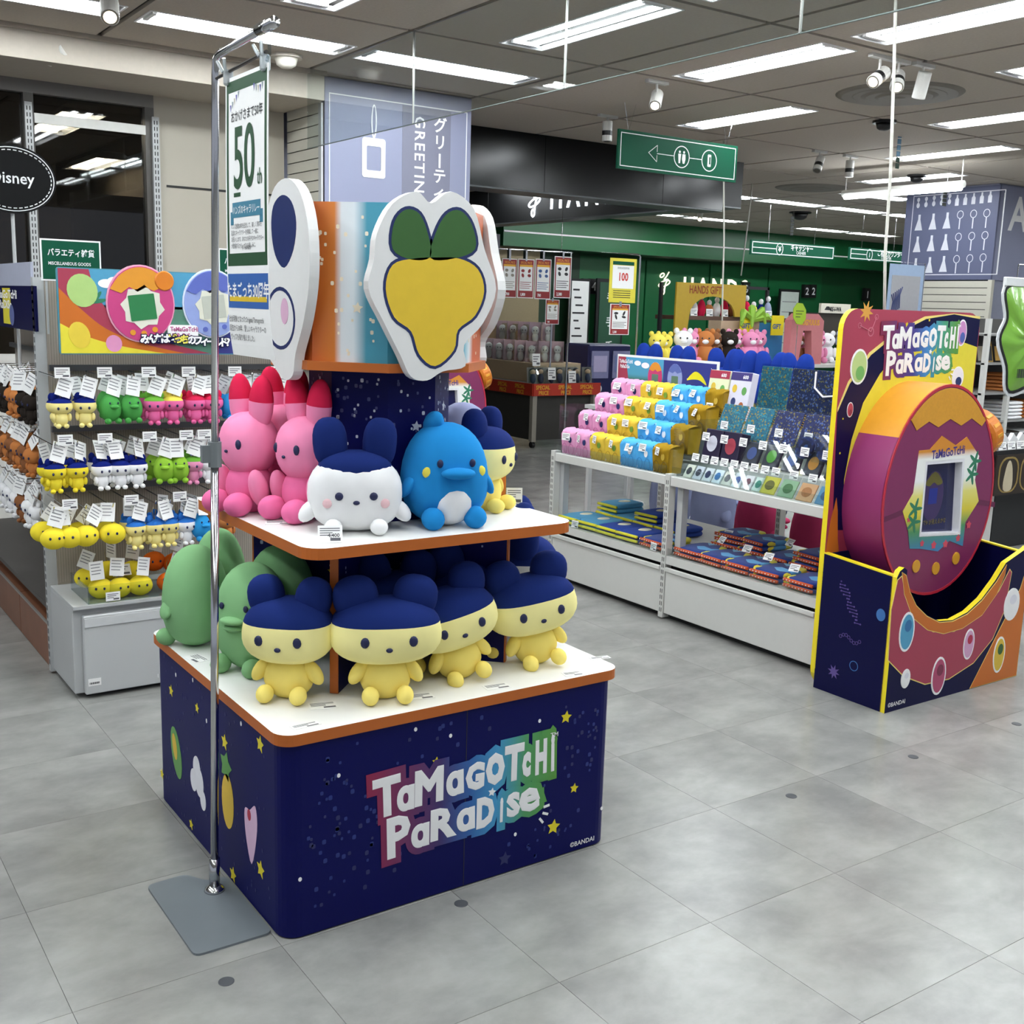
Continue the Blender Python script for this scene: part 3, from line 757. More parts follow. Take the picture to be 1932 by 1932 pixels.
# plain ornaments on the side panel: leaf, cloud, drop, heart
orn = [MB() for _ in range(5)]
def side_at(x, y): q = at_x(x, y, BX0); return -q.y, q.z
u, v = side_at(333, 1420); orn[0].prism(disc(u, v, .045, .082, 20, .35), 0, .0008, FLs); orn[1].prism(disc(u-.012, v+.016, .02, .042, 16, .3), .0009, .0014, FLs)
u, v = side_at(372, 1472)
for du, dv, r in ((-.03, -.01, .035), (.02, .0, .045), (0, .035, .04), (.05, -.045, .03)): orn[2].prism(disc(u+du, v+dv, r*.8, r), 0, .0008+.0001*len(orn[2].v)/999, FLs)
u, v = side_at(430, 1512); MB().prism(disc(u, v, .045, .08), 0, .0008, FLs).build('fruit_print', mat('ink_fruit', 'dcb93a', .5), base); orn[0].prism(star(u-.01, v+.10, .045, .2, .6), 0, .0008, FLs)
u, v = side_at(472, 1568); orn[3].prism(spline([(u, v+.06), (u+.04, v+.085), (u+.05, v+.02), (u+.01, v-.09), (u-.03, v-.02), (u-.035, v+.05)], 4), 0, .0008, FLs); orn[4].prism(disc(u-.003, v+.045, .012, .016), .0009, .0014, FLs)
for m_, nm, c in zip(orn, ('leaf_print', 'drop_print', 'cloud_print', 'petal_print', 'red_dot_print'), ('5f9a4e', 'dcb93a', 'e4e4ea', 'd9b6d2', 'b02a44')): m_.build(nm, mat('ink_'+nm, c, .5), base)
# logo: chunky hand-cut letters with a rounded colour-run border
def logo(parent, F, u0, v0, width, w=.0012, tm=True, lo_axis=0, lo=0, hi=1, prefix='logo', tilt=0.0, axis_ramp=True, l1='TɑMɑGoTcHi', l2='PɑRɑDiSe', ink=None, halo=True, cols=None):
    s = width
    F = F @ T(u0, v0, 0) @ RZ(tilt)
    lay1 = [(.00, .15, .235, .43, .04), (.115, .215, .24, .37, 0), (.205, .365, .245, .425, 0), (.37, .475, .25, .38, .04), (.47, .585, .255, .40, -.03), (.58, .70, .255, .42, 0), (.685, .81, .25, .44, 0), (.785, .852, .255, .385, 0), (.862, .948, .25, .43, .02), (.955, .995, .25, .44, .03)]
    lay2 = [(.07, .20, .03, .235, .03), (.19, .295, .045, .17, 0), (.29, .43, .055, .22, 0), (.43, .54, .06, .185, .03), (.535, .648, .055, .215, 0), (.664, .70, .06, .185, 0), (.708, .795, .065, .20, .04), (.78, .91, .065, .20, .06)]
    big = MB(); lt = MB()
    for body, lay in ((l1, lay1), (l2, lay2)):
        for ch, (ua, ub, va, vb, r) in zip(body, lay):
            base_v, _ = text_mesh(ch)
            x0 = min(p[0] for p in base_v); x1 = max(p[0] for p in base_v); y0 = min(p[1] for p in base_v); y1 = max(p[1] for p in base_v)
            ku, kv = (ub-ua-.03)*s/(x1-x0), (vb-va-.03)*s/(y1-y0)
            for mb_, fat, ww in ((big, .040, w), (lt, .0100, w+.0012)):
                if mb_ is big and not halo: continue
                # thicken the stroke evenly: bevel in glyph units along each axis
                vs, fs = text_mesh(ch, 0, fat*s/((ku+kv)/2), 'LEFT', 1.0, 2)
                M = F @ T((ua+.015)*s, (va+.015)*s, ww) @ RZ(r) @ S(ku, kv, .0006/(fat*s/((ku+kv)/2))) @ T(-x0, -y0, 0)
                mb_.add(vs, fs, M)
    lt.prism(star(.625*s, .225*s, .022*s, .2), 0, w+.0012, F)
    for k in range(3): lt.box(.93*s, .965*s, -.006*s, .006*s, w, w+.0018, F @ T(0, .07*s, 0) @ T(.87*s, .0, 0) @ RZ(-.9+.5*k) @ T(-.87*s, 0, 0))
    if halo: big.build(prefix+'_border', cols, parent)
    lt.build(prefix+'_lettering', ink or WHITEINK, parent)
    if tm:
        m_ = MB(); add_text(m_, 'TM', .035*s, F, .955*s, .425*s, w+.001, bold=.01); m_.build('trademark_lettering', WHITEINK, parent)
LOGOC = ramp_mat('logo_colour_run', [(0, '8e1c47'), (.18, '6d2a5c'), (.36, '3b2a68'), (.52, '2a62a8'), (.66, '3d96c8'), (.82, '4c9a5e'), (1, '57973a')], 0, 1.25, 1.86)
logo(base, FB, 1.262, .128, .60, cols=LOGOC)
m_ = MB(); add_text(m_, '©BANDAI', .021, FB, 1.925, .018, .001, bold=.012); m_.build('maker_lettering', WHITEINK, base)

# cut-out boards around the drum: white rimmed foam boards with plain colour fields
FOAM = mat('foam_board_white', 'dcdcda', .45, var=.03); NV = mat('navy_line_ink', '12245a', .45); GR = mat('leaf_green_ink', '2c5a22', .5); YK = mat('mustard_ink', 'd8b72c', .5)
def cutboard(lab_part, F, outline, fields):
    b_ = MB(); b_.prism(outline, 0, .028, F); b_ = b_.build('cutout_board', FOAM, dsp)
    for nm, poly, mm, w in fields:
        m_ = MB(); m_.prism(poly, .028, .028+w, F); m_.build(nm, mm, b_)
FC = frameY(2.612)
out = spline(PY([(706, 440), (735, 385), (780, 362), (808, 384), (845, 362), (888, 395), (908, 470), (930, 545), (905, 610), (870, 650), (872, 690), (830, 700), (800, 717), (770, 710), (750, 670), (720, 610), (690, 545), (700, 490)], 2.6), 4)
leafL = spline(PY([(735, 470), (738, 420), (760, 396), (786, 405), (802, 445), (806, 485), (770, 490)], 2.6), 4)
leafR = spline(PY([(806, 487), (816, 440), (836, 405), (862, 398), (884, 425), (890, 470), (850, 488)], 2.6), 4)
fruit = spline(PY([(722, 545), (735, 500), (775, 488), (815, 486), (860, 488), (895, 508), (907, 550), (890, 595), (858, 622), (850, 660), (815, 690), (785, 668), (770, 625), (738, 598)], 2.6), 4)
cutboard('front', FC, out, [('navy_outline', offset_poly(leafL, .008), NV, .0006), ('navy_outline', offset_poly(leafR, .008), NV, .0006), ('navy_outline', offset_poly(fruit, .008), NV, .0007), ('yellow_field', fruit, YK, .0012), ('green_field', leafL, GR, .0012), ('green_field', leafR, GR, .0012)])
FLB = frameX(1.255)
def LB(pts): return PX(pts, 1.245)
outl = spline([(-2.71, 1.66), (-2.715, 1.78), (-2.76, 1.87), (-2.84, 1.915), (-2.93, 1.90), (-2.99, 1.83), (-3.03, 1.74), (-3.08, 1.64), (-3.09, 1.55), (-3.03, 1.47), (-2.95, 1.42), (-2.88, 1.385), (-2.82, 1.40), (-2.80, 1.46), (-2.745, 1.55)], 4)
ball = spline([(-2.79, 1.80), (-2.82, 1.855), (-2.88, 1.875), (-2.94, 1.85), (-2.955, 1.79), (-2.93, 1.72), (-2.87, 1.685), (-2.81, 1.73)], 4)
ringo = disc(-2.90, 1.55, .10, .085, 28); ringi = disc(-2.90, 1.55, .09, .075, 28)
mo = MB()
cutboard('left', FLB, outl, [('navy_field', ball, NV, .0010), ('navy_outline', [ringo, ringi[::-1]], NV, .0010), ('pink_field', disc(-2.87, 1.57, .025, .035), mat('pale_pink_ink', 'cfa6c0', .5), .0010)])
m_ = MB(); m_.prism([(x, y) for x, y in [(2*CXD-a, b) for a, b in [(a_, b_) for a_, b_ in out]]], 0, .028, Matrix(((0, 0, 1, 1.815), (1, 0, 0, CYD-CXD), (0, 1, 0, 0), (0, 0, 0, 1)))); m_.build('cutout_board', [FOAM], dsp)

# ---------------------------------------------------------------- plush toys
EYE_M = mat('eye_thread_navy', '141c48', .6)
def part_blob(nm, m, t, c, r, rot=None, **kw):
    M = None
    if rot is not None: M = T(*c) @ rot; c = (0, 0, 0)
    mb = MB(); mb.blob(c, r, M, **kw)
    return mb.build(nm, m, t, smooth=True)
def eyes(head, y, z, dx, r, m=None, front=-1):
    for s in (-1, 1): part_blob('eye', m or EYE_M, head, (s*dx, y, z), (r, r*.5, r*1.15), n=10, k=6)
def plush_bear(lab, loc, rz, h, headw, cap, face, body, group, roll=0.0, lean=0.0, ear=1.0, eye=True):
    """seated two-tone bear: coloured crown and ears, pale face"""
    t = thing('plush_bear', lab, 'plush toy', loc, local=True, group=group, rot=(lean, roll, rz))
    s = h/.36; hw = headw/2
    fm, cm, bm = fabric(*face), fabric(*cap), fabric(*body)
    part_blob('torso', bm, t, (0, .0, .066*s), (.076*s, .062*s, .070*s), e=.92)
    hd = part_blob('head', [fm, cm], t, (0, 0, .205*s), (hw, .105*s, .098*s), e=.82, cap=.22, n=32, k=18, taper=.05)
    for q in (-1, 1):
        part_blob('ear', cm, t, (q*hw*.53, .01, .300*s), (.060*s*(headw/.27), .046*s, .064*s*ear), RY(q*.16), e=.85)
        part_blob('arm', bm, t, (q*.080*s, -.016*s, .083*s), (.022*s, .025*s, .042*s), RY(-q*.6))
        part_blob('foot', bm, t, (q*.05*s, -.072*s, .027*s), (.025*s, .034*s, .027*s))
    if eye:
        for q in (-1, 1): part_blob('eye', EYE_M, hd, (q*hw*.42, -.100*s, .195*s), (.013*s, .007*s, .016*s), n=12, k=6)
        part_blob('nose', EYE_M, hd, (0, -.1045*s, .172*s), (.010*s, .006*s, .007*s), n=10, k=6)
    return t
YF, YB, NVP = ('cream_yellow', 'f6eca2'), ('yellow', 'f5e07a'), ('navy', '1a2a66')
GL = 'yellow and navy plush bears on the lower display shelf'
Z1, Z2 = .555, .995
A = math.radians
plush_bear('yellow plush bear with navy crown in front of the green plush, leaning left', (1.145, 2.665, Z1), A(-42), .325, .245, NVP, YF, YB, GL)
plush_bear('yellow navy plush bear with the widest head at front centre of lower shelf', (1.365, 2.535, Z1), A(-22), .33, .30, NVP, YF, YB, GL)
plush_bear('tilted yellow navy plush bear between the two front ones, lower shelf', (1.635, 2.575, Z1), A(-8), .32, .275, NVP, YF, YB, GL, roll=A(-13))
plush_bear('yellow navy plush bear nearest the right front corner of lower shelf', (1.90, 2.575, Z1), A(-12), .325, .285, NVP, YF, YB, GL, roll=A(-9))
plush_bear('shaded yellow navy plush bear behind the wide headed one', (1.50, 2.725, Z1), A(-15), .345, .25, NVP, YF, YB, GL)
plush_bear('shaded yellow navy plush bear behind the tilted one', (1.73, 2.72, Z1), A(10), .36, .25, NVP, YF, YB, GL)
plush_bear('white plush with long navy ears at the right rear of lower shelf', (2.0, 2.80, Z1), A(60), .40, .22, NVP, ('white', 'e9e9e9'), ('white', 'e9e9e9'), None, ear=1.7)
def plush_round(lab, loc, rz, w_, h, col, kind, group, roll=0.0):
    t = thing('plush_duck' if kind == 'duck' else 'plush_penguin', lab, 'plush toy', loc, local=True, group=group, rot=(0, roll, rz))
    m = fabric(*col); r = w_/2
    b_ = part_blob('body', m, t, (0, 0, h*.5), (r, r*.86, h*.5), e=.88, taper=.10, n=28, k=16)
    for s in (-1, 1):
        part_blob('wing', m, t, (s*r*.92, -r*.25, h*.42), (r*.12, r*.24, r*.34), RY(-s*.5), n=12, k=8)
        part_blob('foot', m, t, (s*r*.5, -r*.72, r*.24), (r*.26, r*.32, r*.26), n=14, k=8)
        part_blob('eye', EYE_M, b_, (s*r*.38, -r*.80, h*.64), (r*.075, r*.05, r*.095), n=10, k=6)
    if kind == 'duck':
        part_blob('bill', m, t, (0, -r*.88, h*.52), (r*.36, r*.22, r*.11), n=14, k=8)
        part_blob('bill', m, t, (0, -r*.84, h*.45), (r*.30, r*.18, r*.09), n=14, k=8)
    else:
        part_blob('beak', m, t, (0, -r*.95, h*.55), (r*.40, r*.26, r*.13), n=16, k=8)
        part_blob('belly_patch', fabric('white', 'e9e9e9'), t, (0, -r*.27, h*.27), (r*.60, r*.66, h*.265), n=20, k=12)
        part_blob('fin', m, t, (-r*.25, r*.1, h*.98), (r*.22, r*.42, r*.26), RX(-.5), n=14, k=8)
        for s in (-1, 1): part_blob('cheek', fabric('lemon', 'e8dc5a'), b_, (s*r*.62, -r*.66, h*.55), (r*.13, r*.06, r*.13), n=10, k=6)
    return t
GREEN = ('green', '80b07c')
GG = 'green plush ducks on the lower display shelf'
plush_round('green plush duck seen from behind at the left rear corner', (1.085, 3.23, Z1), A(-150), .205, .31, GREEN, 'duck', GG)
plush_round('green plush duck facing left beside the chrome banner pole', (1.15, 2.935, Z1), A(-58), .215, .31, GREEN, 'duck', GG)
plush_round('shaded green plush duck behind the banner pole one', (1.275, 3.03, Z1), A(-70), .22, .33, GREEN, 'duck', GG)
plush_round('green plush duck farthest back, left of the support panel', (1.20, 3.34, Z1), A(-110), .20, .33, GREEN, 'duck', GG)
def plush_bunny(lab, loc, rz, h):
    t = thing('plush_bunny', lab, 'plush toy', loc, local=True, group='pink plush bunnies on the upper display shelf', rz=rz)
    m, d = fabric('pink', 'ee8db4'), fabric('crimson', 'd0264c'); dp = fabric('deep_pink', 'e46f9f'); s = h/.4
    part_blob('torso', dp, t, (0, 0, .075*s), (.075*s, .068*s, .082*s))
    hd = part_blob('head', m, t, (0, 0, .205*s), (.085*s, .085*s, .095*s), e=.9, n=24, k=14)
    for q in (-1, 1):
        e_ = part_blob('ear', [m, d], t, (q*.045*s, .01, .325*s), (.040*s, .034*s, .085*s), RY(q*.10), cap=.1)
        part_blob('arm', m, t, (q*.078*s, -.03*s, .08*s), (.026*s, .03*s, .06*s), RX(.3))
        part_blob('foot', dp, t, (q*.05*s, -.085*s, .035*s), (.036*s, .045*s, .036*s))
        part_blob('eye', EYE_M, hd, (q*.042*s, -.074*s, .21*s), (.011*s, .007*s, .015*s), n=10, k=6)
    part_blob('nose', EYE_M, hd, (0, -.085*s, .188*s), (.007*s, .004*s, .005*s), n=8, k=6)
plush_bunny('pink plush bunny at the left edge of upper shelf by the pole', (1.185, 3.035, Z2), A(-72), .385)
plush_bunny('pink plush bunny half behind the white plush, upper shelf', (1.285, 2.865, Z2), A(-72), .385)
plush_bunny('pink plush bunny at the back behind the left one, upper shelf', (1.315, 3.10, Z2), A(-60), .40)
t = thing('plush_bear', 'white plush bear with tall navy ears on the upper shelf front', 'plush toy', (1.335, 2.66, Z2), local=True, rz=A(-24))
wm, nm_ = fabric('white', 'e9e9e9'), fabric(*NVP)
hd = part_blob('body', [wm, nm_], t, (0, 0, .10), (.127, .09, .10), e=.8, cap=.72, n=30, k=18)
for s in (-1, 1):
    part_blob('ear', nm_, t, (s*.066, .01, .235), (.046, .036, .068), RY(s*.08), e=.8)
    part_blob('arm', wm, t, (s*.122, -.02, .055), (.022, .024, .036), RY(-s*.7), n=12, k=8)
    part_blob('foot', wm, t, (s*.06, -.082, .022), (.024, .028, .022), n=12, k=8)
    part_blob('eye', EYE_M, hd, (s*.045, -.088, .105), (.011, .006, .011), n=12, k=6)
    part_blob('cheek', fabric('blush', 'e6c0c4'), hd, (s*.075, -.080, .085), (.013, .006, .013), n=12, k=6)
part_blob('cap_crown', nm_, t, (0, .0, .165), (.10, .076, .052), e=.9)
part_blob('nose', EYE_M, hd, (0, -.0895, .088), (.009, .005, .006), n=10, k=6)
plush_round('round blue plush penguin with white belly on the upper shelf', (1.60, 2.635, Z2), A(-12), .245, .285, ('blue', '2385c8'), 'penguin', None)
plush_bear('yellow navy plush bear half hidden behind the blue penguin, upper shelf', (1.815, 2.76, Z2), A(32), .30, .20, NVP, YF, YB, None, ear=1.1)
t = thing('plush_shark', 'grey blue plush with side fin at the back right of upper shelf', 'plush toy', (1.90, 3.02, Z2), local=True, rz=A(70))
gm = fabric('grey_blue', '8d93b4')
part_blob('body', gm, t, (0, 0, .15), (.12, .11, .15), e=.9, taper=.12); part_blob('belly_patch', fabric('white', 'e9e9e9'), t, (0, -.03, .09), (.09, .09, .085))
for s in (-1, 1):
    part_blob('fin', gm, t, (s*.115, -.02, .20), (.05, .02, .028), RY(s*.5)); part_blob('eye', EYE_M, t, (s*.045, -.098, .19), (.009, .005, .011), n=8, k=6)

# price cards and swing tags lying on the shelves
LINES = mat('tag_text', '5a5a60', .6)
def card(lab, M, w_=.06, h=.04, group='paper price cards on the plush display', tent=False, big=None):
    t = thing('price_card', lab, 'price card', (0, 0, 0), local=True, group=group); t.matrix_world = M
    MB().box(0, w_, 0, h, 0, .0008).build('card', PAPER, t)
    m_ = MB()
    for q in range(4):
        y = h*(.80-.13*q); m_.box(w_*.08, w_*(.9 if q < 2 else .6), y, y+h*.05, .0008, .0011)
    m_.box(w_*.5, w_*.92, h*.1, h*.28, .0008, .0011)
    m_.build('printed_lines', LINES, t)
    if big: m_ = MB(); add_text(m_, big, h*.3, FLAT, w_*.4, h*.32, .0009, bold=.02); m_.build('price_print', INK, t)
    return t
def flat(x, y, z, a): q = at_z(x, y, z); return T(q.x, q.y, z+.0004) @ RZ(a)
card('paper tag lying under the green duck by the pole', flat(345, 1240, Z1, A(-80)), .075, .05)
card('paper price label on front left corner of the lower shelf', flat(555, 1378, Z1, A(2)), .075, .028)
card('paper tag beside the leftmost yellow bear', flat(585, 1340, Z1, A(-15)), .075, .05)
card('paper tag beside the wide headed bear', flat(775, 1322, Z1, A(-12)), .07, .045)
card('paper tag hanging over the shelf edge below the tilted bear', flat(920, 1303, Z1, A(-8)), .075, .04)
card('paper price label at the right corner of the lower shelf', flat(1118, 1246, Z1, A(-10)), .065, .025)
card('blue printed tag under the right corner bear', flat(1068, 1277, Z1, A(-12)), .06, .035)
card('pink printed tag beside the pink bunny', flat(500, 990, Z2, A(-20)), .08, .05)
q = at_z(600, 1025, Z2)
card('white price card standing below the white plush bear reading 4,400', T(q.x, q.y, Z2+.001) @ RZ(A(-22)) @ RX(A(65)), .062, .045, big='4,400')
q = at_z(965, 950, Z2)
card('folded paper tag standing by the half hidden bear', T(q.x-.02, q.y, Z2+.001) @ RZ(A(-30)) @ RX(A(80)), .05, .05)

# ================================================================ BANNER STAND
bs = thing('banner_stand', 'chrome banner pole on a grey steel floor plate', 'banner stand', (.95, 2.74, 0))
STD = mat('stand_grey', '6c7378', .42, metal=0, var=.06, scale=9)
def round_poly(pts, r, n=4):
    out = []
    for i in range(len(pts)):
        a, b, c = Vector(pts[i-1]), Vector(pts[i]), Vector(pts[(i+1) % len(pts)])
        p, q = b+(a-b).normalized()*r, b+(c-b).normalized()*r
        out += [tuple((1-t)**2*p+2*t*(1-t)*b+t*t*q) for t in [k/n for k in range(n+1)]]
    return out
pl_ = round_poly([(.806, 2.468), (1.009, 2.466), (1.009, 2.872)], .0001, 1)[:0] + round_poly([(.806, 2.468), (1.009, 2.4665), (1.009, 2.80), (.955, 2.80), (.915, 2.868), (.806, 2.862)], .022)
MB().prism(pl_, 0, .006).build('floor_plate', STD, bs)
PTOP = Vector((.985, 2.705, 2.14)); PB = Vector((.955, 2.742, 0))
def pole_at(z): return PB + (PTOP-PB)*(z/2.14)
MB().lathe([(.028, .006), (.026, .012), (.014, .022)], 24, T(PB.x, PB.y, 0)).build('collar', CHROME, bs, smooth=True)
MB().tube([pole_at(.02), pole_at(.10)], .0145, 16).build('sleeve', CHROME, bs, smooth=True)
MB().tube([pole_at(.02), pole_at(1.22)], .0105, 16).build('lower_pole', CHROME, bs, smooth=True)
cl = MB(); c_ = pole_at(1.21); cl.tube([c_-Vector((0, 0, .032)), c_+Vector((0, 0, .032))], .017, 12); cl.box(c_.x-.035, c_.x-.01, c_.y-.008, c_.y+.008, c_.z-.02, c_.z+.024)
cl.build('clamp', mat('clamp_grey', '6f7577', .5), bs, smooth=False)
AE = Vector((.985, 2.345, 2.176))
arm = [pole_at(1.22), pole_at(2.09), pole_at(2.12), PTOP+Vector((0, -.006, .012)), PTOP+Vector((0, -.02, .022)), PTOP+Vector((0, -.04, .025)), AE]
MB().tube(arm, .009, 14).build('upper_pole', CHROME, bs, smooth=True)
MB().tube([AE+Vector((0, .09, -.001)), AE], .0125, 14).build('arm_sleeve', CHROME, bs, smooth=True)
RB0, RB1 = Vector((.985, 2.71, 2.112)), Vector((.985, 2.39, 2.124))
rod = MB().tube([RB0, RB1], .004, 8); rod.build('hanging_rod', mat('dark_steel', '4a4744', .35, metal=.8), bs)
MB().tube([AE+Vector((0, .03, -.01)), AE+Vector((0, .03, -.06)), AE+Vector((0, .045, -.07))], .004, 8).build('hook', glass('hook_plastic', 'dfe6ea', .2), bs)
for y in (2.62, 2.40):
    m_ = MB(); m_.box(.975, .995, y-.010, y+.010, 2.085, 2.12, bev=.004); m_.tube([(.975, y+.008, 2.115), (.967, y+.022, 2.14)], .004, 8); m_.tube([(.975, y-.008, 2.115), (.967, y-.022, 2.14)], .004, 8)
    m_.build('clip', mat('clip_plastic', 'cfd6d8', .15, trans=.5), bs)
# banner sheet, printed side towards -X, curling at the foot
bn = thing('hanging_banner', 'long white banner with green border and 50th print', 'banner', (.985, 2.52, 1.35))
BYL, BYR = 2.635, 2.378      # left and right edge (u = -Y)
def bx_(z):                   # gentle bow of the cloth and the curl at its foot
    return .985 - .004*math.sin((2.04-z)*4.2) + (.010*((1.46-z)/.13)**2 if z < 1.46 else 0)
zs = [2.04-.03*k for k in range(25)]
def sheet(mb, y0, y1, za, zb_, w, mi=0, n=None):
    n = n or max(1, int(abs(za-zb_)/.03)); vs = []; fs = []
    for k in range(n+1):
        z = za+(zb_-za)*k/n
        for yy in (y0, y1):
            vs.append((bx_(z)-w, yy, z))
    for k in range(n): fs.append((2*k, 2*k+2, 2*k+3, 2*k+1))
    mb.add(vs, fs, None, mi)
def slab(mb, y0, y1, za, zb_, w0, w1, mi=0):
    n = max(1, int(abs(za-zb_)/.03)); vs = []; fs = []
    for k in range(n+1):
        z = za+(zb_-za)*k/n; x = bx_(z)
        vs += [(x-w0, y0, z), (x-w0, y1, z), (x-w1, y1, z), (x-w1, y0, z)]
    for k in range(n):
        a = 4*k
        for i in range(4): fs.append((a+i, a+(i+1) % 4, a+4+(i+1) % 4, a+4+i))
    fs += [(0, 1, 2, 3), (4*n+3, 4*n+2, 4*n+1, 4*n)]
    mb.add(vs, fs, None, mi)
m_ = MB(); slab(m_, BYL, BYR, 2.04, 1.335, 0, .001); bsheet = m_.build('sheet', PAPER, bn)
bsheet.scale.z = .9; bsheet.location.z = .264
DG = mat('dark_green_ink', '1f4a2c', .5)
m_ = MB()
slab(m_, BYL-.008, BYR+.008, 2.030, 2.002, .001, .0014); slab(m_, BYL-.008, BYL-.020, 2.002, 1.600, .001, .0014); slab(m_, BYR+.020, BYR+.008, 2.002, 1.600, .001, .0014); slab(m_, BYL-.008, BYR+.008, 1.600, 1.568, .001, .0014)
m_.build('green_border', DG, bsheet)
FBN = Matrix(((0, 0, -1, 0), (-1, 0, 0, 0), (0, 1, 0, 0), (0, 0, 0, 1)))
def btext(name, body, size, yl, z, m, sx=1.0, bold=0.0, align='LEFT', res=2):
    vs, fs = text_mesh(body, bold, 0, align, 1.0, res)
    m2 = MB(); vv = []
    for x, y, q in vs:
        zz = z+y*size; vv.append((bx_(zz)-.0022, yl-x*size*sx, zz))
    m2.add(vv, fs); m2.build(name, m, bsheet)
YM = (BYL+BYR)/2
btext('heading_lettering', 'おかげさまで50年', .030, YM-.004, 1.930, INK, .80, .006, 'CENTER')
btext('number_lettering', '50', .215, YM+.012, 1.765, DG, .62, .012, 'CENTER', 8)
btext('number_lettering', 'th', .055, YM-.082, 1.765, DG, .62, .006, 'CENTER', 5)
m_ = MB(); slab(m_, YM+.075, YM+.035, 1.752, 1.742, .0012, .002); m_.build('green_dash', DG, bsheet)
RBN = mat('ribbon_teal', '3f7d96', .5)
m_ = MB(); slab(m_, YM+.085, YM-.085, 1.728, 1.690, .0012, .0018); slab(m_, YM+.098, YM+.080, 1.705, 1.672, .0011, .0015); slab(m_, YM-.080, YM-.098, 1.705, 1.672, .0011, .0015); m_.build('ribbon_print', RBN, bsheet)
btext('ribbon_lettering', 'ハンズのキャラリレー', .0235, YM, 1.700, WHITEINK, .70, .012, 'CENTER')
for k, s in enumerate(('ハンズ創業50年を記念して、楽しく周年を', '記念なキャラクターを特集して一緒に', 'お祝いします。あなたの好きなキャラクター', 'が登場するかも。ぜひお楽しみに。')):
    btext('body_lettering', s, .0145, BYL-.034, 1.663-k*.0165, INK, .68)
btext('maker_lettering', '手 HANDS', .0145, YM, 1.608, INK, .8, 0, 'CENTER')
m_ = MB(); slab(m_, BYL-.006, BYR+.006, 1.548, 1.460, .001, .0016); m_.build('blue_block', mat('banner_blue', '2f5fa6', .5), bsheet)
m_ = MB(); slab(m_, BYL-.014, BYR+.014, 1.490, 1.477, .0016, .0019); m_.build('yellow_underline', YK, bsheet)
btext('block_lettering', 'たまごっち30周年', .0425, YM, 1.490, WHITEINK, .76, .02, 'CENTER')
for k, s in enumerate(('社会現象となったOriginal Tamagotchi', '誕生から30年、愛しいキャラクターの', 'グッズを取り揃えました。')):
    btext('body_lettering', s, .0185, BYL-.006, 1.425-k*.024, INK, .72)
m_ = MB()
for y0, z0, n in ((BYL-.03, 1.972, 5), (BYR+.085, 1.995, 5)):
    for q in range(n):
        yy = y0-q*.012; zz = z0+(q*.007 if y0 > 2.6 else -abs(q-2.5)*-.004)
        m_.add([(bx_(zz)-.0018, yy, zz), (bx_(zz)-.0018, yy-.009, zz), (bx_(zz)-.0018, yy-.0045, zz-.018)], [(0, 2, 1)], None, q % 3)
m_.build('bunting_print', [mat('bunting_violet', '6a66a8', .6), mat('bunting_grey', '8d9aa0', .6), mat('bunting_sand', 'c8bfae', .6)], bsheet)

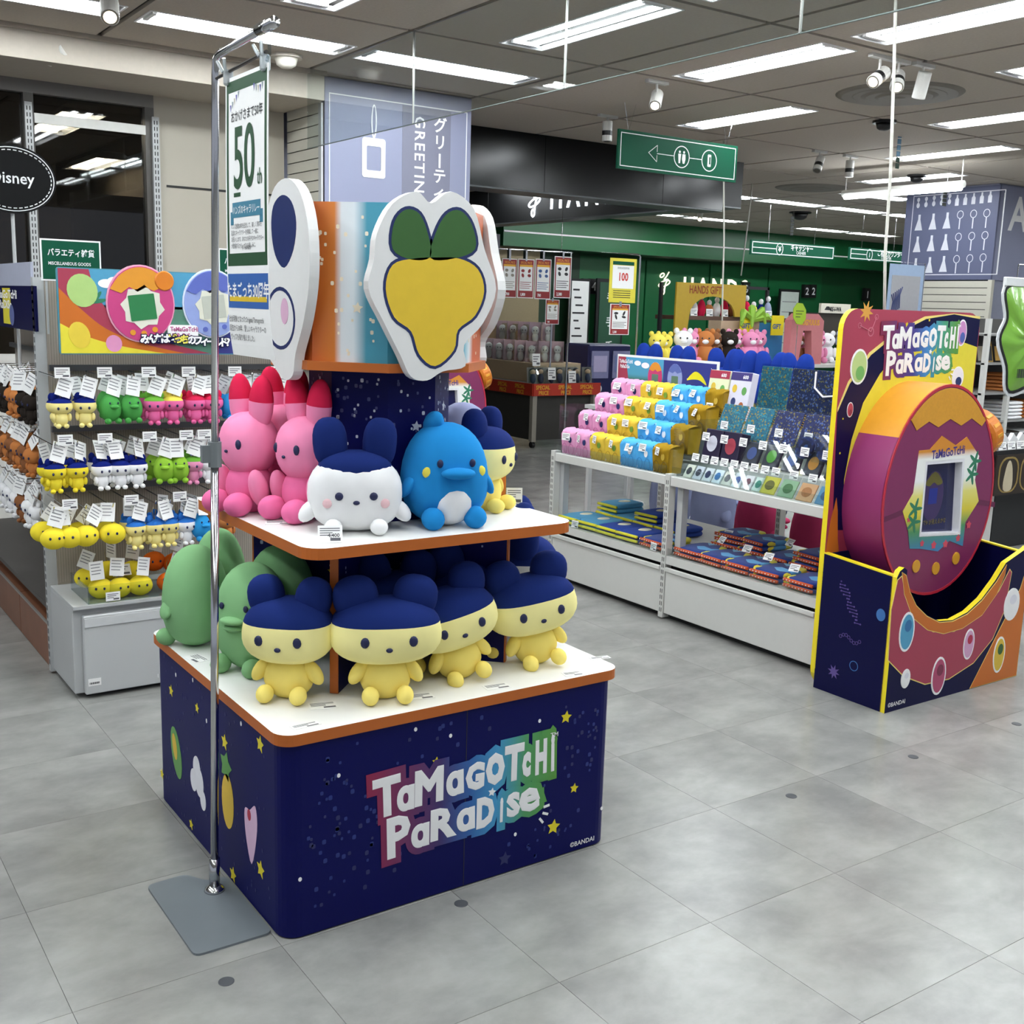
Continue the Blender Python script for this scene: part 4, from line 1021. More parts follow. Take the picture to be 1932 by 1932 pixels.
# ================================================================ EGG BOOTH
BO = Vector((3.762, 2.68, 0))         # front left corner on the floor
CRIM = mat('crimson_ink', 'a3384f', .42, var=.04, scale=5); ORI = mat('orange_ink', 'c56a1c', .42, var=.05, scale=4); PALEY = mat('pale_yellow_ink', 'ecd77a', .45); LIME = mat('lemon_ink', 'dfd23a', .42)
NVB = mat('booth_navy', '08093a', .42, var=.06, scale=5, spec=.18); YEDGE = mat('yellow_edge', 'ead420', .42); MAG = mat('egg_magenta', '8b2d62', .38, var=.05, scale=4); AMB = mat('amber_print', 'd0942a', .45, var=.10, scale=90)
EGGSIDE = mat('egg_side_amber', 'd9962a', .4)
def loc2(pts, Y): return [(a-BO.x, b) for a, b in PY(pts, Y)]
def make_booth(lab, sign=True):
    t = thing('egg_booth', lab, 'display stand', BO, local=True, group='egg shaped cardboard booths')
    fb = frameY(.37)   # local frames
    W = .957; H = 1.635
    board = rrect(0, W, 0, H, .085, 6)
    b_ = MB().prism(board, 0, .026, frameY(.396), 0, 1).build('back_board', [CRIM, YEDGE], t)
    # header print
    m_ = MB(); inner = offset_poly(board, -.008)
    def clip(poly): return [(min(max(a, .006), W-.006), min(max(c, .01), H-.006)) for a, c in poly]
    arc1 = clip(loc2([(1578, 770), (1600, 720), (1640, 665), (1690, 625), (1745, 597), (1800, 588), (1850, 597), (1852, 760), (1800, 1000), (1700, 1000), (1570, 1000)], 3.05))
    arc1b = clip(loc2([(1578, 778), (1603, 724), (1643, 670), (1692, 630), (1747, 602), (1800, 593), (1850, 602), (1852, 760), (1800, 1000), (1700, 1000), (1570, 1000)], 3.05))
    arc2 = clip(loc2([(1590, 990), (1592, 905), (1606, 830), (1628, 760), (1660, 705), (1700, 660), (1760, 640), (1800, 640), (1850, 655), (1850, 760), (1800, 1000)], 3.05))
    MB().prism(arc1, 0, .0008, frameY(.37)).build('yellow_arc_line', PALEY, b_)
    MB().prism(arc1b, 0, .0014, frameY(.37)).build('night_sky_print', NVB, b_)
    MB().prism(arc2, 0, .0020, frameY(.37)).build('lemon_print', LIME, b_)
    MB().prism([(.006, .40), (.006, .62), (.02, .74), (.045, .84), (.06, .78), (.075, .66), (.11, .52), (.16, .42)], 0, .0024, frameY(.37)).build('orange_crescent_print', ORI, b_)
    m_ = MB()
    for x, y, r in ((1711, 612, .010), (1753, 604, .007), (1796, 608, .006), (1584, 855, .006), (1590, 790, .005)):
        q = loc2([(x, y)], 3.05)[0]; m_.prism(star(q[0], q[1], r), 0, .002, frameY(.37))
    m_.build('star_print', YEL, b_)
    m_ = MB(); q = loc2([(1635, 588)], 3.05)[0]; m_.prism(star(q[0], q[1], .045, .2, .45, 8), 0, .001, frameY(.37)); m_.build('burst_print', mat('amber_burst', 'd49a3c', .5), b_)
    m_ = MB(); ln = [(1623, 615), (1640, 622), (1643, 628), (1655, 600), (1643, 628), (1640, 635)]
    pp = [loc2([p], 3.05)[0] for p in [(1622, 614), (1643, 626), (1654, 598)]]
    m_.tube([(pp[0][0], .3695, pp[0][1]), (pp[1][0], .3695, pp[1][1]), (pp[2][0], .3695, pp[2][1])], .002, 5)
    for q, r in zip(pp, (.012, .02, .012)): m_.prism([disc(q[0], q[1], r), disc(q[0], q[1], r*.75)[::-1]], 0, .001, frameY(.37))
    m_.build('molecule_print', mat('rose_line_ink', 'c06a7c', .5), b_)
    # round stickers with plain colour ovals
    for x, y, rx, rz, c1, c2 in ((1620, 692, .055, .075, 'b9cf86', '6fae5c'), (1814, 628, .036, .06, 'c78ac0', '4a5fa8'), (1806, 712, .045, .05, 'eceaf2', '1c2f66'), (1603, 773, .02, .032, 'b03a50', '8e2a40')):
        q = loc2([(x, y)], 3.05)[0]
        s_ = MB().prism(disc(q[0], q[1], rx, rz, 24), 0, .003, frameY(.37)).build('sticker', WHITEINK, b_)
        MB().prism(disc(q[0], q[1], rx*.86, rz*.88, 24), .003, .0036, frameY(.37)).build('sticker_print', mat('sticker_'+c1, c1, .5), b_)
        MB().prism(disc(q[0]+rx*.15, q[1]-rz*.35, rx*.5, rz*.4, 18), .0036, .0042, frameY(.37)).build('sticker_print', mat('sticker_'+c2, c2, .5), b_)
    lg = ramp_mat('booth_logo_run', [(0, '7a1c47'), (.2, '5d2a6c'), (.42, '3b3a90'), (.6, '3d86c8'), (.8, '3f9a7a'), (1, '57973a')], 0, .27, .78)
    q = loc2([(1652, 705)], 3.05)[0]
    logo(b_, frameY(.37), .255, 1.335, .55, w=.003, cols=lg)
    # side and front panels of the bin
    for nm, x0 in (('side_panel', 0.0), ('side_panel', W-.022)):
        sp = MB().add([(x0, 0.02, 0), (x0+.022, 0.02, 0), (x0+.022, .372, 0), (x0, .372, 0), (x0, 0.02, .575), (x0+.022, 0.02, .575), (x0+.022, .372, .60), (x0, .372, .60)],
                      [(0, 3, 2, 1), (4, 5, 6, 7), (0, 1, 5, 4), (2, 3, 7, 6), (3, 0, 4, 7), (1, 2, 6, 5)]).build(nm, NVB, t)
        MB().add([(x0-.001, 0.02, .575), (x0+.023, 0.02, .575), (x0+.023, .372, .60), (x0-.001, .372, .60), (x0-.001, 0.02, .581), (x0+.023, 0.02, .581), (x0+.023, .372, .606), (x0-.001, .372, .606)],
                 [(0, 3, 2, 1), (4, 5, 6, 7), (0, 1, 5, 4), (2, 3, 7, 6), (3, 0, 4, 7), (1, 2, 6, 5)]).build('edge_strip', YEDGE, sp)
        if x0 == 0:
            m_ = MB(); FS = frameX(-.0002); lp_ = mat('lilac_line_ink', '5c4a8c', .5)
            for k in range(13):
                a = k/12; z = .50-a*.16; y = .27-a*.10; s_ = math.sin(a*7)*.022
                m_.box(-y-abs(s_)-.002, -y+abs(s_)+.002, z-.0015, z+.0015, 0, .0006, FS)
                m_.prism(disc(-y-s_, z, .004, None, 8), 0, .0008, FS); m_.prism(disc(-y+s_, z, .004, None, 8), 0, .0008, FS)
            m_.prism(star(-.27, .10, .032, .2, .45, 8), 0, .0008, FS)
            for k in range(8): m_.prism([disc(-.25+.014*k, .265+.012*math.sin(k*.9), .008, None, 10), disc(-.25+.014*k, .265+.012*math.sin(k*.9), .006, None, 10)[::-1]], 0, .0008, FS)
            m_.build('science_print', lp_, sp)
            MB().prism(disc(-.06, .405, .022, .026), 0, .0008, FS).build('blue_print', mat('blue_cell_ink', '3b6fae', .5), sp); MB().prism([disc(-.17, .155, .022), disc(-.17, .155, .019)[::-1]], 0, .0008, FS).build('blue_ring_print', mat('blue_cell_ink'), sp)
    U = loc2([(1711, 1090), (1716, 1115), (1728, 1140), (1748, 1160), (1772, 1172), (1797, 1170), (1825, 1155), (1852, 1130), (1878, 1095), (1898, 1062)], 2.68)
    fp = [(0, 0), (W, 0), (W, .575), (W-.006, .60), (W-.028, .612), (W-.05, .60)] + [(a, c) for a, c in U[::-1]] + [(.062, .60), (.04, .612), (.015, .60), (0, .575)]
    fr = MB().prism(fp, 0, .024, frameY(.024), 0, 1).build('front_panel', [NVB, YEDGE], t)
    inset = offset_poly(fp, -.006)
    def fclip(poly): return poly
    big = loc2([(1676, 1245), (1682, 1150), (1694, 1095), (1701, 1088), (1705, 1110), (1722, 1165), (1760, 1193), (1800, 1192), (1850, 1160), (1885, 1115), (1905, 1075), (1908, 1080), (1895, 1150), (1872, 1205), (1836, 1250), (1790, 1280), (1745, 1290), (1705, 1275)], 2.68)
    MB().prism(offset_poly(big, .005), 0, .0006, frameY(0)).build('yellow_arc_line', PALEY, fr)
    MB().prism(big, 0, .0012, frameY(0)).build('crimson_print', mat('crimson_ink'), fr)
    cres = loc2([(1702, 1080), (1709, 1086), (1716, 1117), (1728, 1143), (1748, 1163), (1772, 1175), (1797, 1173), (1825, 1159), (1852, 1134), (1880, 1098), (1899, 1066), (1895, 1085), (1880, 1120), (1852, 1160), (1815, 1185), (1780, 1195), (1750, 1188), (1722, 1165), (1706, 1120)], 2.68)
    MB().prism(offset_poly(cres, .003), 0, .0014, frameY(0)).build('yellow_arc_line', PALEY, fr)
    MB().prism(cres, 0, .0020, frameY(0)).build('orange_crescent_print', ORI, fr)
    tri = [(.955-.36, .004), (W-.004, .004), (W-.004, .555), (W-.05, .42)]
    MB().prism(offset_poly(tri, .004), 0, .0005, frameY(0)).build('yellow_arc_line', PALEY, fr)
    MB().prism(tri, 0, .0013, frameY(0)).build('orange_corner_print', ORI, fr)
    for x, y, rx, rz, c1, c2 in ((1710, 1192, .05, .085, '4f9cc0', '2e6da0'), (1827, 1215, .04, .07, 'd2a2c4', 'b02a4c'), (1770, 1275, .05, .085, 'b0496c', '7d2c4a'), (1884, 1235, .045, .085, 'd8b83a', '2f5a2a'), (1908, 1140, .06, .075, 'eeeeee', 'dcdce4'), (1708, 1280, .03, .042, 'eeeeee', 'dcdce4')):
        q = loc2([(x, y)], 2.68)[0]
        MB().prism(disc(min(q[0], W-.055), q[1], rx, rz, 24), 0, .003, frameY(0)).build('sticker', WHITEINK, fr)
        MB().prism(disc(min(q[0], W-.055), q[1], rx*.84, rz*.88, 24), .003, .0036, frameY(0)).build('sticker_print', mat('sticker_'+c1, c1, .5), fr)
        MB().prism(disc(min(q[0], W-.055)+rx*.1, q[1]+rz*.3, rx*.45, rz*.3, 18), .0036, .0042, frameY(0)).build('sticker_print', mat('sticker_'+c2, c2, .5), fr)
    m_ = MB(); q = loc2([(1676, 1335)], 2.68)[0]; add_text(m_, '©BANDAI', .026, frameY(0), .018, .022, .001, bold=.01); m_.build('maker_lettering', WHITEINK, fr)
    box('inner_panel', .022, W-.022, .362, .370, .0, .60, NVB, t)
    box('bin_floor', .022, W-.022, .024, .37, .0, .03, NVB, t)
    # the big egg
    YF_ = .165
    ec, ez, erx, erz = W/2-.002, .87, .392, .462
    def egg(k=1.0, n=56, dz=0.0):
        out = []
        for i in range(n):
            a = 2*PI*i/n; s_ = math.sin(a); c_ = math.cos(a)
            out.append((ec+erx*k*c_*(1-.06*s_), ez+erz*k*s_+dz))
        return out
    eo = egg(); mb = MB(); n = len(eo)
    vs = [(a, YF_, c) for a, c in eo]+[(a, .37, c) for a, c in eo]; fs = []; ms = []
    for i in range(n):
        j = (i+1) % n; fs.append((i, n+i, n+j, j)); ms.append(1 if (eo[i][1]+eo[j][1])/2 > 1.10 else 0)
    mb.add(vs, fs, None, ms); eg = mb.build('egg_side', [MAG, EGGSIDE], t, smooth=True)
    FE = frameY(YF_)
    MB().prism([egg(1.0), egg(.975)[::-1]], -.004, .004, FE).build('egg_rim', mat('red_rim', 'b8283c', .35), t)
    scr = [loc2([(x, y)], BO.y+YF_)[0] for x, y in ((1746, 872), (1818, 866), (1810, 1008), (1733, 1012))]
    ef = MB().prism([egg(.977), [scr[0], scr[3], scr[2], scr[1]]], -.006, .002, FE).build('egg_face', mat('egg_face_plum', '7d2a58', .42, var=.05), t)
    zig = loc2([(1718, 790), (1728, 812), (1752, 795), (1769, 806), (1792, 790), (1812, 803), (1832, 789), (1851, 804), (1862, 788)], BO.y+YF_)
    top = [p for p in egg(.965) if p[1] > zig[0][1]-.012]
    top.sort(key=lambda p: p[0])
    MB().prism(zig+[p for p in top[::-1]], .002, .004, FE).build('zigzag_cap', AMB, ef)
    fr_ = loc2([(1733, 850), (1753, 848), (1776, 822), (1802, 840), (1823, 824), (1846, 860), (1838, 905), (1845, 945), (1820, 985), (1815, 1030), (1790, 1020), (1768, 1040), (1735, 1035), (1715, 1035), (1712, 1000), (1702, 965), (1722, 930)], BO.y+YF_)
    hole = [scr[0], scr[3], scr[2], scr[1]]
    MB().prism([fr_, hole], .002, .004, FE).build('beach_picture', ramp_mat('beach_run', [(0, '3d79b4'), (.2, '4a8f5c'), (.34, 'd8c83c'), (.5, 'e2dc7a'), (.62, 'eef0ee'), (.8, 'eceeea'), (.86, 'd08a2c'), (1, 'cf8526')], 2, .60, 1.12), ef)
    m_ = MB()
    for x, y in ((1832, 895), (1838, 870), (1725, 960), (1722, 985)):
        q = loc2([(x, y)], BO.y+YF_)[0]
        for k in range(5): m_.prism(disc(q[0]+.02*math.cos(k*1.25), q[1]+.02*math.sin(k*1.25), .03, .008, 10, k*1.25), .004, .0046+.0001*k, FE)
    m_.build('palm_print', mat('palm_green_ink', '2c7a5a', .5), ef)
    m_ = MB()
    for x, y, r in ((1713, 980, .014), (1738, 1025, .016), (1760, 1028, .02), (1782, 1026, .02), (1806, 1015, .018), (1826, 990, .02)):
        q = loc2([(x, y)], BO.y+YF_)[0]; m_.prism(star(q[0], q[1], r, 0, .65), .004, .0047, FE)
    m_.build('flower_print', mat('hibiscus_ink', 'c9475c', .5), ef)
    m_ = MB(); q0 = loc2([(1756, 866)], BO.y+YF_)[0]; add_text(m_, 'TaMaGoTcHi', .052, FE, q0[0], q0[1], .005, bold=.02, sx=.82, rot=.06); m_.build('brand_lettering', mat('purple_ink', '3a2f86', .5), ef)
    fo = offset_poly(hole, .0); 
    MB().prism([offset_poly(hole, .004), offset_poly(hole, -.016)], -.035, .004, FE).build('screen_frame', mat('frame_white', 'e4e4e8', .35), t)
    MB().prism(hole, -.036, -.032, FE).build('screen', mat('screen_navy', '10144a', .08, spec=.6), t)
    m_ = MB(); q1 = loc2([(1772, 938)], BO.y+YF_)[0]; m_.prism(disc(q1[0], q1[1], .075, .11, 26), -.032, -.0315, FE); m_.build('poster_egg', mat('dim_violet', '3c2a5c', .3), t)
    m_ = MB(); m_.prism(spline([(q1[0]-.06, q1[1]+.06), (q1[0], q1[1]+.108), (q1[0]+.06, q1[1]+.06), (q1[0]+.03, q1[1]+.045), (q1[0], q1[1]+.06), (q1[0]-.03, q1[1]+.045)], 3), -.0315, -.031, FE); m_.build('poster_cap', mat('dim_olive', '6a6426', .3), t)
    m_ = MB(); m_.box(q1[0]-.03, q1[0]+.03, q1[1]-.035, q1[1]+.035, -.0315, -.031, FE); m_.build('poster_window', mat('dim_blue', '1c2c8c', .3), t)
    m_ = MB(); q2 = loc2([(1735, 1000)], BO.y+YF_)[0]; add_text(m_, 'その中で何が見えるかな', .026, FE, q2[0], q2[1]+.01, -.031, bold=.02, sx=.8); m_.build('poster_lettering', mat('dim_gold', '6c6030', .4), t)
    for x, y in ((1727, 1068), (1764, 1072), (1802, 1053)):
        q = loc2([(x, y)], BO.y+YF_)[0]
        MB().prism(disc(q[0], q[1], .026, .028, 24), .002, .006, FE).build('button', mat('button_amber', 'd3982e', .4), t)
    for a0, a1 in (((1833, 945), (1876, 952)), ((1668, 980), (1702, 966))):
        p, q = loc2([a0, a1], BO.y+YF_); m_ = MB()
        m_.prism([(p[0], p[1]-.012), (q[0], q[1]-.012), (q[0], q[1]+.012), (p[0], p[1]+.012)], .002, .0028, FE); m_.build('groove_line', mat('plum_dark', '651f48', .45), ef)
    kb = thing_local = None
    m_ = MB(); K = T(ec+erx*.90, .27, ez+.21) @ RY(A(68))
    m_.lathe([(.05, 0), (.10, .005), (.112, .02), (.112, .075), (.10, .088), (.08, .09)], 28, K); m_.build('side_knob', mat('knob_orange', 'd0781c', .4), t)
    m_ = MB()
    for k in range(14): m_.box(-.008, .008, .111, .114, .03, .065, K @ RZ(2*PI*k/14))
    m_.build('knob_grip', mat('knob_yellow', 'e0a23a', .4), t)
    return t
bo1 = make_booth('tall egg booth with magenta egg, navy bin and yellow edges at right')
copy_tree(bo1, (3.675, 6.74, 0), 0, 'far egg booth half hidden behind the plush display, before the lilac pillar')

# ================================================================ WHITE GONDOLA
gd = thing('gondola_shelf', 'white steel gondola table with slotted posts and drawer panels', 'shelving', (4.3, 4.2, 0))
GX, GY0, GY1, GYM, GXB = 3.905, 3.17, 5.20, 4.205, 4.76
def post(x, y, z1, par, wdt=.034, m=STEEL, nm='slotted_post', z0=.01):
    p_ = box(nm, x, x+.045, y-wdt/2, y+wdt/2, z0, z1, m, par)
    sl = MB(); n = int((z1-.06)/.034)
    for q in range(n):
        for s in (-.008, .004):
            if .04+q*.034 > z0: sl.box(x-.0008, x, y+s, y+s+.004, .04+q*.034, .062+q*.034)
    o_ = sl.build('slot_row', SLOT, p_)
for y in (GY0, GYM, GY1):
    post(GX-.004, y, .775, gd); post(GXB, y, .94, gd)
for y0, y1 in ((GY0+.02, GYM-.02), (GYM+.02, GY1-.02)):
    dr = box('kick_drawer', GX, GX+.02, y0, y1, .035, .268, STEEL, gd, bev=.003)
    box('drawer_lip', GX-.012, GX+.004, y0, y1-.004, .262, .285, STEEL, dr, bev=.003)
    box('shelf_edge', GX-.002, GX+.03, y0, y1, .302, .345, STEEL, gd)
    box('lower_deck', GX+.03, GXB, y0, y1, .31, .34, STEEL, gd)
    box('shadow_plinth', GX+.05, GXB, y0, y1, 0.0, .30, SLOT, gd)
    box('table_edge', GX-.002, GX+.03, y0, y1, .715, .765, STEEL, gd, bev=.003)
    box('table_deck', GX+.03, GXB, y0, y1, .735, .76, STEEL, gd)
    for x in (GX+.045, GXB-.045):
        pass
    box('cross_rail', GXB, GXB+.02, y0, y1, .60, .65, GREYSTEEL, gd)
    box('lower_guard', GX+.004, GX+.008, y0, y1, .345, .385, CLEAR, gd)
    box('upper_guard', GX+.004, GX+.008, y0, y1, .765, .815, CLEAR, gd)
for y in (GY0+.03, GYM-.05, GYM+.05, GY1-.03):
    box('table_leg', GX+.045, GX+.085, y-.02, y+.02, .345, .735, GREYSTEEL, gd)
# stepped acrylic riser
rs = thing('acrylic_riser', 'clear stepped acrylic riser carrying the towels and pouches', 'display riser', (4.1, 4.2, .76))
STEP = [(3.93, .765), (4.05, .865), (4.17, .965), (4.29, 1.05)]
for k, (x, z) in enumerate(STEP):
    if k: box('step_plate', x, x+.12, GY0+.03, GY1-.02, z-.006, z, CLEAR, rs); box('step_riser', x, x+.004, GY0+.03, GY1-.02, STEP[k-1][1], z-.006, CLEAR, rs)
for y in (GY0+.02, GYM, GY1-.015): box('end_plate', 3.93, 4.41, y-.002, y+.002, .762, 1.05, CLEAR, rs)
# back header board
hb = thing('header_board', 'printed header board behind the towel rows with beach and night pictures', 'sign board', (4.44, 4.7, .76))
HBX = 4.43
hbz0, hbz1 = 1.05, 1.335
box('board', HBX, HBX+.012, 4.42, 5.28, .765, hbz1, WHITE, hb)
FH = frameX(HBX-.0002)
def hpx(x, y): q = at_x(x, y, HBX); return (-q.y, q.z)
MB().prism([(-5.27, 1.06), (-5.12, 1.06), (-5.10, 1.322), (-5.27, 1.322)], 0, .0008, FH).build('crimson_print', mat('crimson_ink'), hb)
MB().prism([(-5.14, 1.06), (-4.86, 1.06), (-4.86, 1.322), (-5.2, 1.322)], 0, .0012, FH).build('sky_print', ramp_mat('beach_sky_run', [(0, '4a5f38'), (.4, '3f6f4a'), (.55, '4b9ab0'), (1, '4a9cc4')], 2, 1.1, 1.32), hb)
MB().prism([(-4.86, 1.06), (-4.43, 1.06), (-4.43, 1.322), (-4.86, 1.322)], 0, .0012, FH).build('night_print', mat('violet_night_ink', '2f3580', .45), hb)
m_ = MB()
for u, v, r in ((-5.09, 1.29, .03), (-5.02, 1.28, .035), (-4.93, 1.29, .03)): m_.prism(disc(u, v, r, r*.5), .0012, .0016, FH)
m_.build('cloud_print', WHITEINK, hb)
for u, c1, c2 in ((-4.93, 'c23c70', 'd8902c'), (-4.76, '8c9ad0', '5a6ab0')):
    MB().prism(disc(u, 1.22, .062, .085, 26), .0012, .0018, FH).build('egg_print', mat('ink_egg_'+c1, c1, .45), hb)
    MB().prism([(u-.055, 1.26), (u-.02, 1.25), (u, 1.262), (u+.02, 1.25), (u+.055, 1.26), (u+.03, 1.295), (u, 1.305), (u-.03, 1.295)], .0018, .0022, FH).build('egg_cap_print', mat('ink_cap_'+c2, c2, .45), hb)
    MB().prism(rrect(u-.028, u+.028, 1.18, 1.235, .006), .0018, .0022, FH).build('egg_screen_print', mat('ink_screen', '5a7a68', .4), hb)
MB().prism(spline([(-4.66, 1.22), (-4.60, 1.27), (-4.54, 1.25), (-4.5, 1.2), (-4.56, 1.225), (-4.62, 1.225)], 4), .0012, .0018, FH).build('moon_print', YEL, hb)
m_ = MB()
for k in range(16): m_.prism(disc(-4.86+RND.uniform(.02, .42), 1.06+RND.uniform(.02, .25), .0025, None, 6), .0012, .0016, FH)
m_.build('star_dot_print', WHITEINK, hb)
m_ = MB(); add_text(m_, 'TaMaGoTcHi', .03, FH, -5.26, 1.285, .0015, bold=.03, sx=.75); add_text(m_, 'PaRaDiSe', .03, FH, -5.25, 1.255, .0015, bold=.03, sx=.75); m_.build('brand_lettering', WHITEINK, hb)

# towels
def towel_mesh(wd, hh, dp):
    """folded hand towel: front drape, rolled top fold and back drape in one bent sheet"""
    pr = []
    pr += [(-.004, 0), (-.010, hh*.5), (-.012, hh*.85)]
    for k in range(7): a = PI-PI*k/6; pr.append((dp/2+math.cos(a)*(dp/2+.010), hh*.90+math.sin(a)*.022))
    pr += [(dp+.010, hh*.5), (dp, 0)]
    mb = MB(); n = 9; vs = []; fs = []
    for i in range(n):
        f = i/(n-1)
        for q, (x, z) in enumerate(pr):
            wob = .006*math.sin(f*9+q*.9)+.004*math.sin(f*23+q)
            vs.append((x+wob*(z/hh), (f-.5)*wd, z+wob*(.7 if z > hh*.6 else 0)))
    m = len(pr)
    for i in range(n-1):
        for q in range(m-1): fs.append((i*m+q, i*m+q+1, (i+1)*m+q+1, (i+1)*m+q))
    fs.append(tuple(range(m))); fs.append(tuple((n-1)*m+q for q in range(m))[::-1])
    fs += [(i*m, (i+1)*m, (i+1)*m+m-1, i*m+m-1) for i in range(n-1)]
    mb.add(vs, fs); return mb
TCOL = {'pink': ('e2a0c6', 'c2669c', '1c2a60'), 'yellow': ('e0bf45', 'b08c22', '6f9a3a'), 'blue': ('55aee6', '2f7fc0', 'f0f0f0'), 'mustard': ('9a7a1c', '5f4a10', 'c8a83c')}
ROWN = ['front bottom row', 'second row up', 'third row up', 'top row']
towel_proto = {}
def towel(col, lab, x, y, z, wd=.135):
    if col not in towel_proto:
        t = thing('folded_towel', lab, 'towel', (x, y, z), local=True, group='folded character towels on the riser')
        base_c, line_c, mark_c = TCOL[col]; hh = .138
        m = mat('towel_'+col, base_c, .95, var=.1, scale=50, sheen=.4, bump=.4, spec=.1)
        b_ = towel_mesh(wd-.008, hh, .075).build('cloth', m, t, smooth=True)
        F = frameX(-.0155)
        o_ = MB()
        for s in (-1, 1): o_.prism([disc(s*.031, .028, .024, .034, 18), disc(s*.031, .028, .021, .031, 18)[::-1]], 0, .0012, F)
        o_.build('stitched_oval', mat('towel_line_'+col, line_c, .9), t)
        MB().prism(disc(.018, .085, .014, .018, 16), 0, .0016, F).build('embroidered_patch', mat('towel_mark_'+col, mark_c, .9), t)
        MB().box(-.006, .07, wd/2-.010, wd/2-.004, .0, hh*.98).build('white_hem', mat('hem_white', 'e8e8e8', .9), t)
        towel_proto[col] = t; return t
    return copy_tree(towel_proto[col], (x, y, z), 0, lab)
seq = ['pink', 'pink', 'yellow', 'yellow', 'blue', 'blue', 'mustard']
CARD0 = None
def shelf_card(lab, x, y, z, a=0.0, tilt=18, w_=.05, h=.036, group='white price cards on the gondola', face='x'):
    """small price card facing -X (or -Y)"""
    global CARD0
    if CARD0 is None:
        t = thing('price_card', lab, 'price card', (0, 0, 0), local=True, group=group)
        MB().box(0, .05, 0, .036, 0, .0008).build('card', PAPER, t)
        m_ = MB()
        for q in range(3): m_.box(.005, .044-.008*q, .026-.007*q, .0285-.007*q, .0008, .0012)
        m_.box(.026, .046, .004, .010, .0008, .0012); m_.build('printed_lines', LINES, t)
        CARD0 = t
    else: t = copy_tree(CARD0, None, None, lab)
    t['group'] = group
    Mf = (frameX(0) if face == 'x' else frameY(0))
    M = T(x, y, z) @ Mf @ RY(a) @ RX(-A(tilt)) @ T(-w_/2, 0, 0)
    t.matrix_world = M @ S(w_/.05, h/.036, 1)
    return t
for r_ in range(4):
    x, z = STEP[r_]
    cnt = {}
    for k, c in enumerate(seq):
        cnt[c] = cnt.get(c, 0)+1
        y = GY1-.10-k*.133+(.0 if r_ else 0)
        which = '' if c == 'mustard' else ('left ' if cnt[c] == 1 else 'right ')
        towel(c, f'{which}{c} towel in the {ROWN[r_]} of folded towels', x+.018, y, z)
        if c != 'mustard' or r_ in (0, 2): shelf_card(f'price card on the {which}{c} towel, {ROWN[r_]}', x-.012+RND.uniform(-.004, .004), y+RND.uniform(-.02, .03), z+.088+RND.uniform(-.008, .01), a=RND.uniform(-.5, .3), tilt=RND.uniform(5, 25), w_=.056, h=.042)

# packets, notebooks, pouches in the near bay
def packet(lab, x, y, z, w_, h, d, mats, tilt, cat, nm, grp, motif=None, film=True):
    t = thing(nm, lab, cat, (x, y, z), local=True, group=grp, rot=(0, A(tilt), 0))
    MB().box(0, d, -w_/2, w_/2, 0, h, bev=min(.004, d*.3)).build('body', mats[0], t)
    if motif: MB().prism(disc(0, h*.5, w_*.30, h*.28, 16), .0006, .0016, frameX(0)).build('motif_print', mats[1], t)
    if film: MB().box(-.003, -.002, -w_/2-.006, w_/2+.006, -.002, h+.02).build('clear_film', CLEAR, t)
    return t
cols = [('e8e2d2', '2c2c3c'), ('dcdce6', '3a3a50'), ('e4e4ea', '222c5c'), ('dfe6ee', '3c78b4'), ('e0dcd0', '555560'), ('e4e6ee', '3a56a0'), ('e8e0e4', '7a3c50'), ('d8e4dc', '3a8a78'), ('cfc23a', '6b6420'), ('8fb08a', '41703e'), ('d8a070', 'b0703c'), ('4f8cb4', '1c4f80')]
for k, (c1, c2) in enumerate(cols):
    big = k >= 8
    y = GYM-.085-(k*.068 if not big else 8*.068+(k-8)*.112)
    w_ = .058 if not big else .095
    packet(f'{ORD[k]} small flat packet from the left in the front tray', STEP[0][0]+.02, y, STEP[0][1]+.002, w_, .075 if not big else .09, .008, (mat('packet_'+c1, c1, .4), mat('packet_m_'+c2, c2, .5)), 32, 'packet', 'flat_packet', 'small packets in the front acrylic tray', True)
    shelf_card(f'price card above the {ORD[k]} front tray packet', STEP[0][0]+.075, y, STEP[0][1]+.082, tilt=12, w_=.05, h=.04)
DKF = patch_mat('pouch_night', ['12173f', '1a2458', '10143a', '2c4a80', '141a48', '20306a'], 60)
for k in range(7):
    y = GYM-.12-k*.13
    nmx = ['navy box pack', 'second navy box pack', 'dark charm packet', 'green charm packet', 'navy badge packet', 'navy round pouch', 'violet round pouch'][k]
    c2 = ['c9c9d6', 'a33a4a', '4a5a9a', '5fa83c', '3c5aa0', 'c8862c', '9a7ab0'][k]
    if k < 2: packet(f'{nmx} in the second row of the near bay', STEP[1][0]+.02, y, STEP[1][1], .12, .15, .07, (mat('pack_plum', '241d38', .35), mat('pk_'+c2, c2, .5)), 12, 'box', 'gift_pack', None, True, False)
    else: packet(f'{nmx} in the second row of the near bay', STEP[1][0]+.03, y, STEP[1][1], .10, .12, .02, (mat('pouch_dark', '1b1d33', .3), mat('pk_'+c2, c2, .5)), 25, 'packet', 'charm_packet', 'dark charm packets in the near bay', True)
    shelf_card(f'price card for the {nmx}', STEP[1][0]-.004, y+.01, STEP[1][1]+.09, tilt=8, w_=.05, h=.042)
